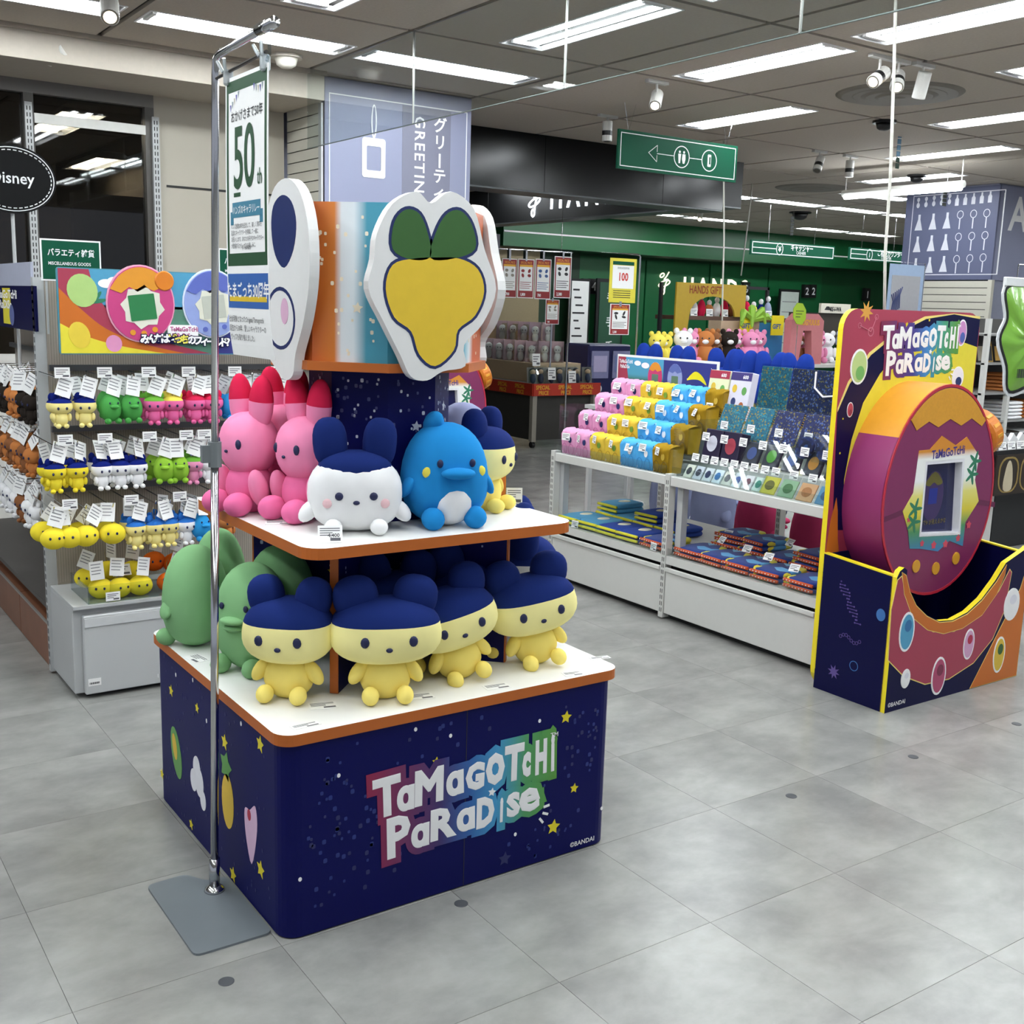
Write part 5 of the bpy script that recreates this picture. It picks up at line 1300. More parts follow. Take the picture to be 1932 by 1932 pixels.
for k in range(5):
    y = GYM-.10-k*.185
    pm = patch_mat('teal_pattern', ['1c5a70', '1f6478', '175068', '8a7a3c', '1c5a70', '20687c', '1c5a70', '1f6478', '2c8090'], 130) if k < 2 else patch_mat('night_pattern', ['1a2450', '1c2858', '161f48', '1a2450', '70683c', '1a2450', '1c2858', '161f48', '4a5f94'], 130)
    if k < 4: 
        t = thing('spiral_notebook', f'{ORD[k]} patterned notebook from the left in the third row', 'notebook', (STEP[2][0]+.03, y, STEP[2][1]), local=True, group='patterned notebooks in the near bay', rot=(0, A(22), 0))
        MB().box(0, .008, -.085, .085, 0, .18, bev=.002).build('cover', pm, t)
        m_ = MB()
        for q in range(14): m_.tube([(-.003, .085, .012+q*.012), (-.004, .091, .012+q*.012), (.009, .091, .012+q*.012), (.010, .085, .012+q*.012)], .0012, 4)
        m_.build('spiral', mat('spiral_gold', 'b89030', .3, metal=.7), t)
        shelf_card(f'price card on the {ORD[k]} patterned notebook', STEP[2][0]-.008, y-.02, STEP[2][1]+.045, tilt=8, w_=.05, h=.042)
for k in range(2):
    t = thing('blue_carton', ['left', 'right'][k]+' blue carton with white top at the end of the third row', 'box', (STEP[2][0]+.02, GY0+.21-k*.125, STEP[2][1]), local=True, group='blue cartons in the near bay', rot=(0, A(10), 0))
    MB().box(0, .09, -.055, .055, 0, .09, bev=.003).build('carton', mat('carton_blue', '2a78b8', .35), t)
    MB().box(-.002, 0, -.045, .045, .035, .088).build('white_print', mat('carton_white', 'd8dde2', .4), t)
    shelf_card(['left', 'right'][k]+' price card on the blue cartons', STEP[2][0]-.006, GY0+.20-k*.12, STEP[2][1]+.02, tilt=8, w_=.05, h=.042)
for k in range(3):
    t = thing('round_pouch', ['left', 'middle', 'right'][k]+' dark round pouch in clear film near the booth', 'pouch', (STEP[1][0]+.07, GY0+.34-k*.13, STEP[1][1]+.10), local=True, group='round pouches in clear film', rot=(0, A(20), 0))
    MB().lathe([(.02, -.012), (.052, -.010), (.056, 0), (.052, .010), (.02, .012)], 22, Matrix(((0, 0, -1, 0), (-1, 0, 0, 0), (0, 1, 0, .02), (0, 0, 0, 1)))).build('pouch', DKF if k < 2 else mat('pouch_violet', '7c6f8c', .4), t)
    MB().box(-.016, -.015, -.062, .062, -.045, .09).build('clear_film', CLEAR, t)
# sticker packs, teal and navy folders at the back
for k, (c0, c1, yy) in enumerate((('d8dcb8', 'a03048', 4.33), ('d5d3e2', '3c3474', 4.17))):
    t = thing('sticker_pack', ['pale green sticker pack with crimson heading, priced 600', 'pale lilac sticker pack with violet heading, priced 600'][k], 'sticker pack', (STEP[3][0]+.03, yy, STEP[3][1]), local=True, group='sticker packs at the back of the gondola', rot=(0, A(10), 0))
    MB().box(0, .05, -.075, .075, 0, .25, bev=.003).build('pack', mat('pack_'+c0, c0, .35), t)
    MB().box(-.0012, 0, -.074, .074, .205, .248).build('heading', mat('head_'+c1, c1, .4), t)
    m_ = MB(); add_text(m_, '600', .026, frameX(-.0015), .012, .215, .0005, bold=.03); m_.build('price_lettering', WHITEINK, t)
    m_ = MB()
    for q, (u, v) in enumerate(((-.035, .16), (.035, .15), (-.03, .09), (.03, .07), (0, .03))): m_.prism(disc(u, v, .017, .022, 14), 0, .0008, frameX(-.0002), q % 4)
    m_.build('sticker_print', [mat('ink_amber', 'd2b23c', .5), mat('ink_leaf', '5c9a50', .5), mat('ink_indigo', '2c3a6c', .5), mat('ink_brick', 'a8603c', .5)], t)
    shelf_card(['price card below the pale green sticker pack', 'price card below the pale lilac sticker pack'][k], STEP[3][0]+.0, yy, STEP[3][1]+.03, tilt=8, w_=.05, h=.042)
for k, (y0, y1, mm, lab) in enumerate(((3.86, 4.06, 'teal_pattern', 'teal patterned folder at the back of the near bay'), (3.30, 3.85, 'night_pattern', 'navy patterned tote with white cord at the back of the near bay'))):
    t = thing('patterned_folder', lab, 'folder', (STEP[3][0]+.06, (y0+y1)/2, STEP[3][1]), local=True, rot=(0, A(8), 0))
    MB().box(0, .012, -(y1-y0)/2, (y1-y0)/2, 0, .29, bev=.003).build('sheet', MATS[mm], t)
    MB().box(-.004, -.003, -(y1-y0)/2, (y1-y0)/2, 0, .30).build('clear_film', CLEAR, t)
    if k: MB().tube([(-.008, .12, .28), (-.010, .11, .20), (-.010, .05, .16), (-.010, -.02, .17), (-.012, -.04, .13)], .005, 6).build('cord', mat('cord_white', 'e6e6e8', .6), t)
    shelf_card(['price card below the teal folder', 'price card below the navy tote'][k], STEP[3][0]+.01, (y0+y1)/2, STEP[3][1]+.03, tilt=8, w_=.05, h=.042)
t = thing('pink_pouch', 'pink zigzag cloth pouch standing beside the egg booth board', 'pouch', (STEP[3][0]+.0, 3.29, STEP[3][1]+.04), local=True, rot=(0, A(8), 0))
MB().box(0, .02, -.075, .075, 0, .16, bev=.006).build('cloth', mat('pouch_pink', 'b82a68', .8), t)
m_ = MB()
for q in range(3): m_.tube([(-.002, -.07+.014*i, .11+q*.015+(.008 if i % 2 else 0)) for i in range(11)], .002, 4)
m_.build('zigzag_stitch', mat('stitch_pink', 'd86a9c', .8), t)

# folded shirts on the lower deck
SH1 = patch_mat('shirt_camo', ['5fa8d8', '1f3a86', 'ece04a', '7cc0e4', '243f8c', 'ece04a', '58a0d0'], 14)
SHP = {}
def shirt(lab, x, y, z, kind, a=0.0):
    if kind not in SHP:
        t = thing('folded_shirt', lab, 'shirt', (x, y, z), local=True, group='folded shirts on the lower deck', rz=a)
        body = {'camo': SH1, 'sky': mat('shirt_sky', '4f94b8', .9, sheen=.3), 'royal': mat('shirt_royal', '1d3f94', .9, sheen=.3)}[kind]
        trim = {'camo': mat('shirt_orange', 'cf5a32', .9), 'sky': mat('shirt_lime', 'dcd63a', .9), 'royal': mat('shirt_lime')}[kind]
        for q in range(2):
            mb = MB(); mb.blob((.11, 0, .016+q*.026), (.12, .095, .015), None, n=24, k=8, e=.45); mb.build('fold', body, t, smooth=True)
            MB().tube([(-.006, -.085, .016+q*.026), (-.012, 0, .018+q*.026), (-.006, .085, .016+q*.026)], .0085, 8).build('hem', trim, t, smooth=True)
        if kind == 'camo':
            m_ = MB()
            for q in range(2):
                for i in range(9): m_.blob((-.019, -.075+.019*i, .018+q*.026), (.003, .003, .003), n=6, k=4)
            m_.build('hem_dot', mat('hem_dot_white', 'ececec', .8), t)
        else:
            MB().blob((.13, 0, .05), (.07, .06, .008), n=18, k=6).build('chest_print', mat('print_red', 'b8402c', .8) if kind == 'sky' else mat('print_white', 'd5d9e2', .8), t, smooth=True)
            MB().blob((.13, 0, .056), (.045, .032, .006), n=16, k=6).build('chest_motif', mat('print_cream', 'ddd9c0', .8), t, smooth=True)
        SHP[kind] = t; return t
    return copy_tree(SHP[kind], (x, y, z), a, lab)
si = 0
for k, (y, kind) in enumerate([(5.09, 'sky'), (4.92, 'sky'), (4.74, 'royal'), (4.56, 'royal'), (4.36, 'camo'), (4.09, 'camo'), (3.92, 'camo'), (3.74, 'camo'), (3.55, 'camo'), (3.34, 'camo')]):
    cn = {'sky': 'sky blue shirt with lime hem', 'royal': 'royal blue shirt with lime hem', 'camo': 'patchwork shirt with orange dotted hem'}[kind]
    shirt(f'folded {cn}, {ORD[k]} from the left along the deck front', 3.955, y, .342, kind, RND.uniform(-.08, .08))
    if k not in (4,):
        shirt(f'folded {cn}, {ORD[k]} from the left in the rear deck row', 4.24, y+.01, .342, kind, RND.uniform(-.1, .1))
        if k in (0, 2, 5, 6, 8): shirt(f'upper folded {cn}, stacked on the {ORD[k]} rear pile', 4.25, y, .396, kind, RND.uniform(-.1, .1))
for k, (x, y, z) in enumerate([(3.912, 4.98, .35), (3.912, 4.30, .35), (4.10, 4.0, .43), (4.06, 3.78, .43), (4.02, 3.60, .43), (4.3, 3.72, .45), (4.25, 4.10, .43), (3.98, 3.40, .42)]):
    shelf_card(f'{ORD[k]} price card from the left among the folded shirts', x, y, z, a=RND.uniform(-.3, .3), tilt=10 if k < 2 else 40, w_=.05, h=.042)

# plush on the far side of the gondola: navy eared row on top, big grey and pink plush below
tp = thing('back_table', 'low white table behind the gondola carrying the navy plush row', 'table', (5.0, 4.2, 0))
box('top', 4.80, 5.25, 3.3, 6.05, .925, .95, STEEL, tp)
for y in (3.34, 6.01):
    for x in (4.83, 5.22): box('leg', x-.015, x+.015, y-.015, y+.015, 0, .925, GREYSTEEL, tp)
NP = None
NZ = .995
NPX = (1228, 1292, 1368, 1412, 1462, 1512)
for k in range(6):
    y = at_x(NPX[k], 665, 4.98).y
    lab = f'{ORD[k]} navy eared plush from the left on top behind the gondola'
    if NP is None:
        NP = plush_bear(lab, (4.98, y, .95), A(80), .385, .24, ('royal_navy', '1a3488'), ('royal_navy', '1a3488'), YB, 'navy plush behind the gondola', ear=1.75)
    else: copy_tree(NP, (4.98+RND.uniform(-.03, .03), y, .95), A(80+RND.uniform(-15, 15)), lab)
for k, (px, X, c, lab) in enumerate([(1265, 5.6, ('slate', '7c84a4'), 'large slate plush sitting behind the gondola, left'), (1345, 5.55, ('slate', '7c84a4'), 'large slate plush behind the gondola, beside the first'), (1435, 5.35, ('rose', 'b23a62'), 'large rose plush behind the near bay of the gondola'), (1545, 5.35, ('rose', 'b23a62'), 'large rose plush at the booth end of the gondola')]):
    plush_round(lab, (X, at_x(px, 960, X).y, .0), A(60), .36, .56, c, 'duck', 'large plush behind the gondola')

# ================================================================ LEFT GONDOLA
LGY = 4.43
lg = thing('hook_gondola', 'grey steel gondola with ribbed panel, hooks and metal cabinet', 'shelving', (1.6, 4.6, 0))
LX0, LX1 = 1.0, 2.35
cab = box('cabinet', LX0, LX1, LGY+.03, 4.86, .02, .375, GREYSTEEL, lg, bev=.004)
dr = box('cabinet_door', LX0+.035, LX1, LGY, LGY+.028, .02, .345, mat('cabinet_door_grey', 'b9bbbb', .4, var=.03, scale=5), lg, bev=.004)
box('door_grip', LX0+.04, LX1, LGY-.004, LGY, .30, .335, mat('grip_grey', 'c6c8c8', .4), dr)
box('plinth', LX0+.05, LX1, LGY+.05, 4.85, 0, .02, SLOT, lg)
box('cabinet_top', LX0, LX1, LGY, 4.86, .375, .388, GREYSTEEL, lg)
bl = MB(); bl.box(1.045, 1.095, LGY-.001, LGY, .055, .085).build('barcode_label', PAPER, dr)
m_ = MB(); [m_.box(1.05+q*.0028, 1.0512+q*.0028+(q % 3)*.0005, LGY-.0015, LGY-.001, .062, .070) for q in range(14)]; m_.build('barcode', INK, dr)
post(LX0-.012, 4.84, 1.66, lg, m=GREYSTEEL); post(LX1, 4.84, 1.66, lg, m=GREYSTEEL)
RIB = mat('ribbed_polycarbonate', '948b80', .25, var=.15, scale=4)
rp_ = box('ribbed_panel', LX0+.03, LX1, 4.815, 4.825, .39, 1.66, RIB, lg)
m_ = MB()
for q in range(128): m_.tube([(LX0+.04+q*.0102, 4.814, .4), (LX0+.04+q*.0102, 4.814, 1.65)], .0022, 3)
o = m_.build('rib', mat('rib_plastic', 'a59c90', .25), rp_); o['kind'] = 'stuff'
for z in (1.30, 1.05, .80): box('cross_bar', LX0+.03, LX1, 4.79, 4.81, z-.012, z+.012, mat('bar_dark', '3a3a3c', .4), lg)
MINI = {}
MC = {'yellow': 'ead75c', 'cream': 'eedf92', 'green': '4c9c4c', 'lime': '8cba3c', 'pink': 'e26aa0', 'rose': 'e090b4', 'white': 'ededee', 'blue': '2f92d0', 'grey': '9aa2bc', 'orange': 'd8641c', 'sun': 'ead53a', 'brown': '8a5a3a', 'dark': '2c2622', 'tan': 'c07a44', 'navy': '12206c', 'sky': '2f6fc0', 'crimson': 'd0264c', 'leaf': '6aa83c'}
def mini(kind, top, lab, loc, rz, shape='bear', grp='small keychain plush on the hooks', s=1.0, cat='plush toy'):
    """keychain plush: head, body, ears, feet, strap loop and paper tag"""
    key = (kind, top, shape)
    if key not in MINI:
        t = thing('keychain_plush', lab, cat, loc, local=True, group=grp, rz=rz)
        m = fabric('mini_'+kind, MC[kind]); c = fabric('mini_'+top, MC[top])
        if shape == 'ball':
            hd = part_blob('body', m, t, (0, 0, .0), (.043, .036, .036), n=16, k=10)
            for q in (-1, 1): part_blob('eye', EYE_M, hd, (q*.014, -.0345, .006), (.004, .003, .005), n=8, k=5)
        elif shape == 'duck':
            hd = part_blob('body', m, t, (0, 0, 0), (.036, .033, .046), n=16, k=10, taper=.1)
            part_blob('bill', c, t, (0, -.033, .006), (.016, .012, .007), n=10, k=6)
            for q in (-1, 1): part_blob('foot', m, t, (q*.018, -.02, -.042), (.011, .014, .010), n=8, k=6); part_blob('eye', EYE_M, hd, (q*.014, -.030, .018), (.003, .003, .004), n=8, k=5)
        else:
            part_blob('torso', m, t, (0, 0, -.03), (.022, .018, .026), n=12, k=8)
            hd = part_blob('head', [m, c], t, (0, 0, .01), (.036, .028, .027), n=18, k=12, e=.9, cap=.35 if top != kind else None)
            for q in (-1, 1):
                part_blob('ear', c, t, (q*.020, 0, .038), (.012, .009, .016), n=10, k=6)
                part_blob('foot', m, t, (q*.012, -.012, -.054), (.009, .011, .008), n=8, k=6)
                part_blob('arm', m, t, (q*.024, -.006, -.026), (.007, .008, .013), n=8, k=6)
                part_blob('eye', EYE_M, hd, (q*.013, -.0265, .004), (.004, .003, .005), n=8, k=5)
        MB().tube([(0, .004, .03), (.006, .006, .065), (0, .01, .085), (-.006, .006, .065), (0, .004, .03)], .0012, 5).build('strap_loop', mat('strap_gold', '8f7f50', .4, metal=.4), t)
        tg = MB(); Mt = T(.012, -.012, .075) @ RY(.35) @ RX(-.25)
        tg.box(-.024, .024, 0, .0008, -.035, .03, Mt); tg = tg.build('swing_tag', PAPER, t)
        m_ = MB()
        for q in range(4): m_.box(-.019, .015-.004*(q % 2), -.0006, 0, .018-q*.011, .021-q*.011, Mt)
        m_.build('printed_lines', GREYINK, tg)
        MINI[key] = t; t.scale = (s, s, s); return t
    t = copy_tree(MINI[key], loc, rz, lab); t['group'] = grp; t.scale = (s, s, s)
    for ch in CH[t.name]:
        if ch.name.startswith('swing_tag'): ch.rotation_euler = (RND.uniform(-.25, .15), RND.uniform(-.45, .3), RND.uniform(-.5, .5))
    return t
def hook(x, z, par=lg, y0=4.81, y1=4.44):
    MB().tube([(x, y0, z), (x, y1, z-.004), (x, y1-.012, z+.012)], .0028, 6).build('hook', CHROME, par)
rows = [('top', 1.165, 1.285, [(115, 'cream', 'navy', 'bear'), (160, 'cream', 'navy', 'bear'), (207, 'green', 'green', 'duck'), (247, 'green', 'green', 'duck'), (290, 'pink', 'leaf', 'bear'), (325, 'pink', 'yellow', 'bear'), (367, 'pink', 'crimson', 'bear'), (400, 'pink', 'crimson', 'bear'), (437, 'blue', 'blue', 'duck'), (470, 'blue', 'blue', 'duck'), (505, 'white', 'navy', 'bear'), (545, 'grey', 'grey', 'bear')]),
        ('second', .915, 1.03, [(98, 'sun', 'navy', 'bear'), (140, 'sun', 'navy', 'bear'), (187, 'white', 'navy', 'bear'), (222, 'white', 'navy', 'bear'), (254, 'white', 'navy', 'bear'), (305, 'lime', 'lime', 'duck'), (333, 'lime', 'lime', 'duck'), (360, 'rose', 'leaf', 'bear'), (390, 'white', 'sky', 'bear')]),
        ('third', .665, .78, [(90, 'sun', 'sun', 'ball'), (120, 'sun', 'sun', 'ball'), (152, 'sun', 'sun', 'ball'), (203, 'sun', 'sun', 'ball'), (248, 'cream', 'sky', 'bear'), (285, 'cream', 'sky', 'bear'), (312, 'cream', 'sky', 'bear'), (345, 'white', 'sky', 'bear'), (372, 'blue', 'blue', 'duck'), (422, 'tan', 'sky', 'bear')])]
DESC = {'cream': 'cream and navy bear', 'green': 'green duck', 'pink': 'pink bear', 'blue': 'blue duck', 'white': 'white and navy bear', 'grey': 'grey bear', 'sun': 'bright yellow', 'lime': 'lime green duck', 'rose': 'pale pink bear', 'tan': 'tan bear', 'orange': 'orange'}
for rn, z, hz, items in rows:
    for k, (px, c, tp_, sh) in enumerate(items):
        p = at_y(px, 800, 4.47)
        hook(p.x, hz)
        mini(c, tp_, f'{DESC[c]} keychain plush, {ORD[k]} from the left on the {rn} hook row', (p.x, 4.455, z), RND.uniform(-.35, .25), sh, s=1.18)
        if rn != 'x' and k % 1 == 0: mini(c, tp_, f'rear {DESC[c]} keychain plush behind the {ORD[k]} on the {rn} hook row', (p.x+RND.uniform(-.02, .02), 4.56, z+RND.uniform(-.01, .012)), RND.uniform(-.8, .5), sh, s=1.15)
    for k, px in enumerate({'top': (116, 196, 279, 354, 441, 521), 'second': (122, 197, 281, 350, 384), 'third': (131, 247, 338)}[rn]):
        p = at_y(px, {'top': 710, 'second': 840, 'third': 965}[rn], 4.44)
        shelf_card(f'{ORD[k]} price card from the left above the {rn} hook row', p.x, 4.425, hz+.0, tilt=4, w_=.056, h=.04, group='price cards on the hook row', face='y')
# bin of round yellow and orange plush on the cabinet top
bn_ = thing('acrylic_bin', 'clear acrylic bin of round plush on the cabinet top', 'bin', (1.3, 4.5, .39))
for a in ((1.06, 1.52, 4.44, 4.444, .389, .46), (1.06, 1.064, 4.44, 4.72, .389, .46), (1.52, 1.524, 4.44, 4.72, .389, .46), (1.06, 1.524, 4.72, 4.724, .389, .46), (1.06, 1.524, 4.44, 4.72, .389, .392)):
    box('acrylic_wall', *a, CLEAR, bn_)
for k, (x, y, z, c, rz) in enumerate([(1.10, 4.62, .455, 'sun', -.6), (1.13, 4.52, .43, 'sun', -.3), (1.20, 4.50, .43, 'sun', .2), (1.28, 4.49, .432, 'sun', 0), (1.18, 4.60, .48, 'sun', .4), (1.28, 4.60, .47, 'sun', -.2), (1.37, 4.60, .50, 'orange', 0), (1.45, 4.58, .49, 'orange', .3), (1.40, 4.50, .43, 'orange', -.2), (1.47, 4.50, .43, 'orange', .2)]):
    mini(c, c, f'round {"yellow" if c == "sun" else "orange"} plush in the acrylic bin, {ORD[k]} from the left', (x, y, z), rz, 'ball', 'round plush in the acrylic bin', s=1.15)
shelf_card('price card on the front of the acrylic bin', 1.155, 4.436, .395, tilt=0, w_=.056, h=.036, group='price cards on the hook row', face='y')
shelf_card('tilted price card among the yellow plush in the bin', 1.22, 4.53, .47, tilt=35, w_=.075, h=.05, group='price cards on the hook row', face='y')
# header board
hd_ = thing('header_board', 'wide printed header board with egg pictures above the hook rows', 'sign board', (1.4, 4.42, 1.36))
HY = 4.40
FHd = frameY(HY-.0002)
def hq(pts): return PY(pts, HY)
hx0, hx1 = 1.0, 1.90
hb0, hb1 = 1.375, 1.695
MB().prism(rrect(.985, hx1, hb0, hb1, .01), 0, .012, frameY(HY+.012)).build('board', mat('board_teal', '4a8a9c', .4), hd_)
for nm, poly, mm, w in (('sky_print', [(1.0, 1.55), (1.58, 1.55), (1.58, hb1-.004), (1.0, hb1-.004)], mat('sky_ink', '4a96b8', .45), .0006), ('field_print', [(1.0, hb0+.004), (1.58, hb0+.004), (1.58, 1.56), (1.0, 1.56)], mat('field_ink', '4f7f6c', .45), .0006), ('night_print', [(1.575, hb0+.004), (hx1-.004, hb0+.004), (hx1-.004, hb1-.004), (1.575, hb1-.004)], mat('violet_night_ink'), .0008),
                        ('crimson_swoosh', [(.99, 1.379), (1.56, 1.379)]+spline([(1.56, 1.379), (1.36, 1.43), (1.21, 1.50), (1.13, 1.59), (1.10, 1.691)], 5, False)+[(.99, 1.691)], mat('crimson_ink'), .0010),
                        ('orange_swoosh', [(.99, 1.379), (1.46, 1.379)]+spline([(1.46, 1.379), (1.30, 1.415), (1.16, 1.47), (1.06, 1.55), (.99, 1.62)], 5, False), ORI, .0012),
                        ('yellow_swoosh', [(.99, 1.379), (1.38, 1.379)]+spline([(1.38, 1.379), (1.22, 1.405), (1.09, 1.44), (.99, 1.49)], 5, False), mat('lemon_ink'), .0014)):
    MB().prism(poly, 0, w, FHd).build(nm, mm, hd_)
for cx_, c1, c2, c3, rx in (((265+0), 'c2427c', 'd8922c', 'e8a8c0', .125), (400, '8f9fd2', '5a68b4', 'dfe6f4', .115)):
    q = at_y(cx_, 573, HY)
    e1 = [(a, b) for a, b in disc(q.x, q.z, rx, rx*1.13, 36)]
    MB().prism(offset_poly(e1, .006), -.004, .006, FHd).build('egg_border', mat('eggb_'+c3, c3, .4), hd_)
    MB().prism(e1, .006, .010, FHd).build('egg_print', mat('egg_'+c1, c1, .35), hd_)
    cap_ = [(q.x-rx*.93, q.z+rx*.42), (q.x-rx*.6, q.z+rx*.30), (q.x-rx*.35, q.z+rx*.5), (q.x-rx*.1, q.z+rx*.36), (q.x+rx*.15, q.z+rx*.5), (q.x+rx*.4, q.z+rx*.4), (q.x+rx*.7, q.z+rx*.55), (q.x+rx*.86, q.z+rx*.55)]+[(q.x+rx*.97*math.cos(t_), q.z+rx*1.1*math.sin(t_)) for t_ in [A(34+ii*7.2) for ii in range(16)]]
    MB().prism(cap_, .010, .012, FHd).build('egg_cap', mat('eggc_'+c2, c2, .35), hd_)
    MB().prism(star(q.x+.005, q.z-rx*.1, rx*.68, .1, .82, 8), .010, .012, FHd).build('egg_picture', mat('egg_pic_white', 'd8d8c8', .4), hd_)
    MB().prism(rrect(q.x-rx*.38, q.x+rx*.42, q.z-rx*.5, q.z+rx*.28, .004), .012, .0135, FHd @ T(q.x, q.z, 0) @ RZ(.12) @ T(-q.x, -q.z, 0)).build('egg_screen', mat('eggs_'+c2, '2f7a48' if c2 == 'd8922c' else 'b8bcb0', .3), hd_)
    m_ = MB()
    for dx, dz in ((-.28, -.88), (.06, -.9), (.40, -.78)): m_.prism(disc(q.x+rx*dx, q.z+rx*dz, rx*.085), .010, .0125, FHd)
    m_.build('egg_button', mat('eggbtn_'+c2, c2, .35), hd_)
q = at_y(308, 530, HY); m_ = MB(); m_.lathe([(.035, 0), (.038, .004), (.034, .008)], 20, FHd @ T(q.x, q.z, .008)); m_.build('egg_knob', mat('knob_orange'), hd_)
m_ = MB()
for k, (x, y) in enumerate(((155, 548), (150, 632), (215, 648))):
    q = at_y(x, y, HY); MB().prism(disc(q.x, q.z, (.055, .038, .03)[k], (.062, .05, .032)[k], 22, .3), .0016, .0024, FHd).build('plain_blob_print', [mat('blob_green', 'a8c878', .5), mat('blob_yellow', 'dcc23c', .5), mat('blob_pink', 'd890b8', .5)][k], hd_)
m_ = MB()
for a in range(5):
    q = at_y(175, 570, HY); m_.prism(disc(q.x+.022*math.cos(a*.7+.2), q.z+.022*math.sin(a*.7+.2), .03, .008, 10, a*.7+.2), .0012, .0018+.0001*a, FHd)
m_.build('palm_print', mat('palm_green_ink', '2c7a5a', .5), hd_)
m_ = MB(); q = at_y(200, 535, HY); [m_.prism(disc(q.x+dx, q.z+dz, r, r*.55), .0012, .0016+.0001*i, FHd) for i, (dx, dz, r) in enumerate(((0, 0, .03), (.03, .012, .025), (.05, 0, .025)))]; m_.build('cloud_print', WHITEINK, hd_)
q0 = at_y(262, 640, HY); m_ = MB(); m2 = MB()
u = q0.x; sl_ = -.09
for k, ch in enumerate('みんなはどっちのフィールド？'):
    add_text(m2, ch, .038, FHd, u, q0.z+math.sin(k*.4)*.004-.012-(u-q0.x)*.02, .0135, fat=.13)
    add_text(m_, ch, .038, FHd, u, q0.z+math.sin(k*.4)*.004-.012-(u-q0.x)*.02, .0150, bold=.05, mi=1 if ch in 'どっち' else 0)
    u += .0262
m2.build('slogan_border', NVB, hd_); m_.build('slogan_lettering', [WHITEINK, mat('slogan_yellow', 'e6dc5a', .5)], hd_)
q = at_y(318, 640, HY); lgr = mat('rose_letter_ink', 'b04a80', .5)
MB().prism(rrect(q.x-.005, q.x+.115, q.z-.004, q.z+.056, .015), .0012, .0125, FHd).build('logo_plate', WHITEINK, hd_)
m_ = MB(); add_text(m_, 'TaMaGoTcHi', .024, FHd, q.x+.004, q.z+.032, .0135, bold=.03, sx=.84); add_text(m_, 'PaRaDiSe', .025, FHd, q.x+.010, q.z+.006, .0135, bold=.03, sx=.84); m_.build('logo_lettering', lgr, hd_)
# green category signs
def cat_sign(lab, x, z0, z1, w_, Y):
    t = thing('category_sign', lab, 'sign', (x, Y, z0), group='green category signs')
    box('plate', x, x+w_, Y, Y+.006, z0, z1, WHITEINK, t); box('green_field', x+.006, x+w_-.006, Y-.001, Y, z0+.006, z1-.006, GREENSIGN, t)
    m_ = MB(); add_text(m_, 'バラエティ雑貨', .030, frameY(Y-.001), x+.024, z1-.060, .001, bold=.02, sx=.82); add_text(m_, 'MISCELLANEOUS GOODS', .0165, frameY(Y-.001), x+.026, z1-.095, .001, bold=.015, sx=.82); m_.build('lettering', WHITEINK, t)
    box('stem', x+.015, x+.022, Y+.006, Y+.012, z0-.2, z1-.1, GREYSTEEL, t)
for x_ in (1.1, 1.8): box('bracket', x_, x_+.02, HY+.012, 4.815, 1.60, 1.62, GREYSTEEL, hd_)
cat_sign('green category sign above the left end of the header board', .958, 1.645, 1.80, .22, 4.52)
cat_sign('green category sign partly behind the hanging banner', 1.645, 1.645, 1.80, .22, 4.52)

# ---- left rack facing the aisle, on a wooden platform
lr = thing('plush_rack', 'grey hook rack facing the aisle at far left', 'shelving', (1.1, 5.5, 0))
box('ribbed_panel', 1.32, 1.33, 4.90, 7.0, .3, 1.66, RIB, lr)
box('base_deck', 1.005, 1.34, 4.92, 7.0, .26, .28, mat('deck_dark', '4a4744', .6), lr)
for z in (1.30, 1.05, .80): box('cross_bar', 1.29, 1.31, 4.9, 7.0, z-.012, z+.012, mat('bar_dark'), lr)
post(1.006, 6.35, 1.66, lr, m=GREYSTEEL, z0=.205)
pf = thing('wooden_platform', 'brown wooden plank platform under the left rack', 'platform', (1.2, 5.8, 0))
WOOD = mat('wood_brown', '7d4f38', .45, var=.25, scale=7)
for k in range(4):
    y0 = 4.90+k*.62
    MB().box(1.005, 1.9, y0+.002, y0+.618, .0, .2, bev=.003).build('plank_box', WOOD, pf)
box('edge_trim', .998, 1.006, 4.90, 7.4, .195, .205, mat('trim_grey', '9a9a98', .4, metal=.4), pf)
RR = [('top', 1.13, 1.27, ['dark', 'dark', 'tan', 'tan', 'dark', 'dark']), ('middle', .90, 1.02, ['tan', 'brown', 'tan', 'brown', 'tan', 'brown']), ('bottom', .66, .78, ['white', 'white', 'brown', 'white', 'white', 'white'])]
for rn, z, hz, cs in RR:
    for k, c in enumerate(cs):
        y = 5.0+k*.135+(.03 if rn == 'middle' else 0)
        MB().tube([(1.29, y, hz), (.985, y, hz-.004), (.974, y, hz+.012)], .0028, 6).build('hook', CHROME, lr)
        for q in range(2):
            mini(c, c if c != 'dark' else 'dark', f'{"front" if q == 0 else "rear"} {c} keychain plush, {ORD[k]} from near end, {rn} row of left rack', (1.0+.10*q, y, z+.01*q), A(-80)+RND.uniform(-.4, .4), 'bear', 'keychain plush on the left rack', s=1.3)
MB().box(.988, .998, 4.80, 6.4, 1.445, 1.625).build('rack_header', NVB, lr)
m_ = MB(); FR_ = frameX(.9878); q = at_x(2, 572, .99)
m_.box(-5.45, -5.28, 1.46, 1.615, 0, .0008, FR_); m_.build('header_print', mat('lemon_ink'), lr)
m_ = MB(); add_text(m_, 'TaMaGoTcHi', .050, FR_, -5.66, 1.572, .0012, bold=.03, sx=1.9); add_text(m_, 'PaRaDiSe', .050, FR_, -5.62, 1.528, .0012, bold=.03, sx=1.9); m_.build('header_lettering', WHITEINK, lr)
m_ = MB(); m_.prism(disc(-5.26, 1.50, .05, .045), .0008, .0014, FR_); m_.build('round_print', mat('owl_blue', '5a6496', .5), lr)
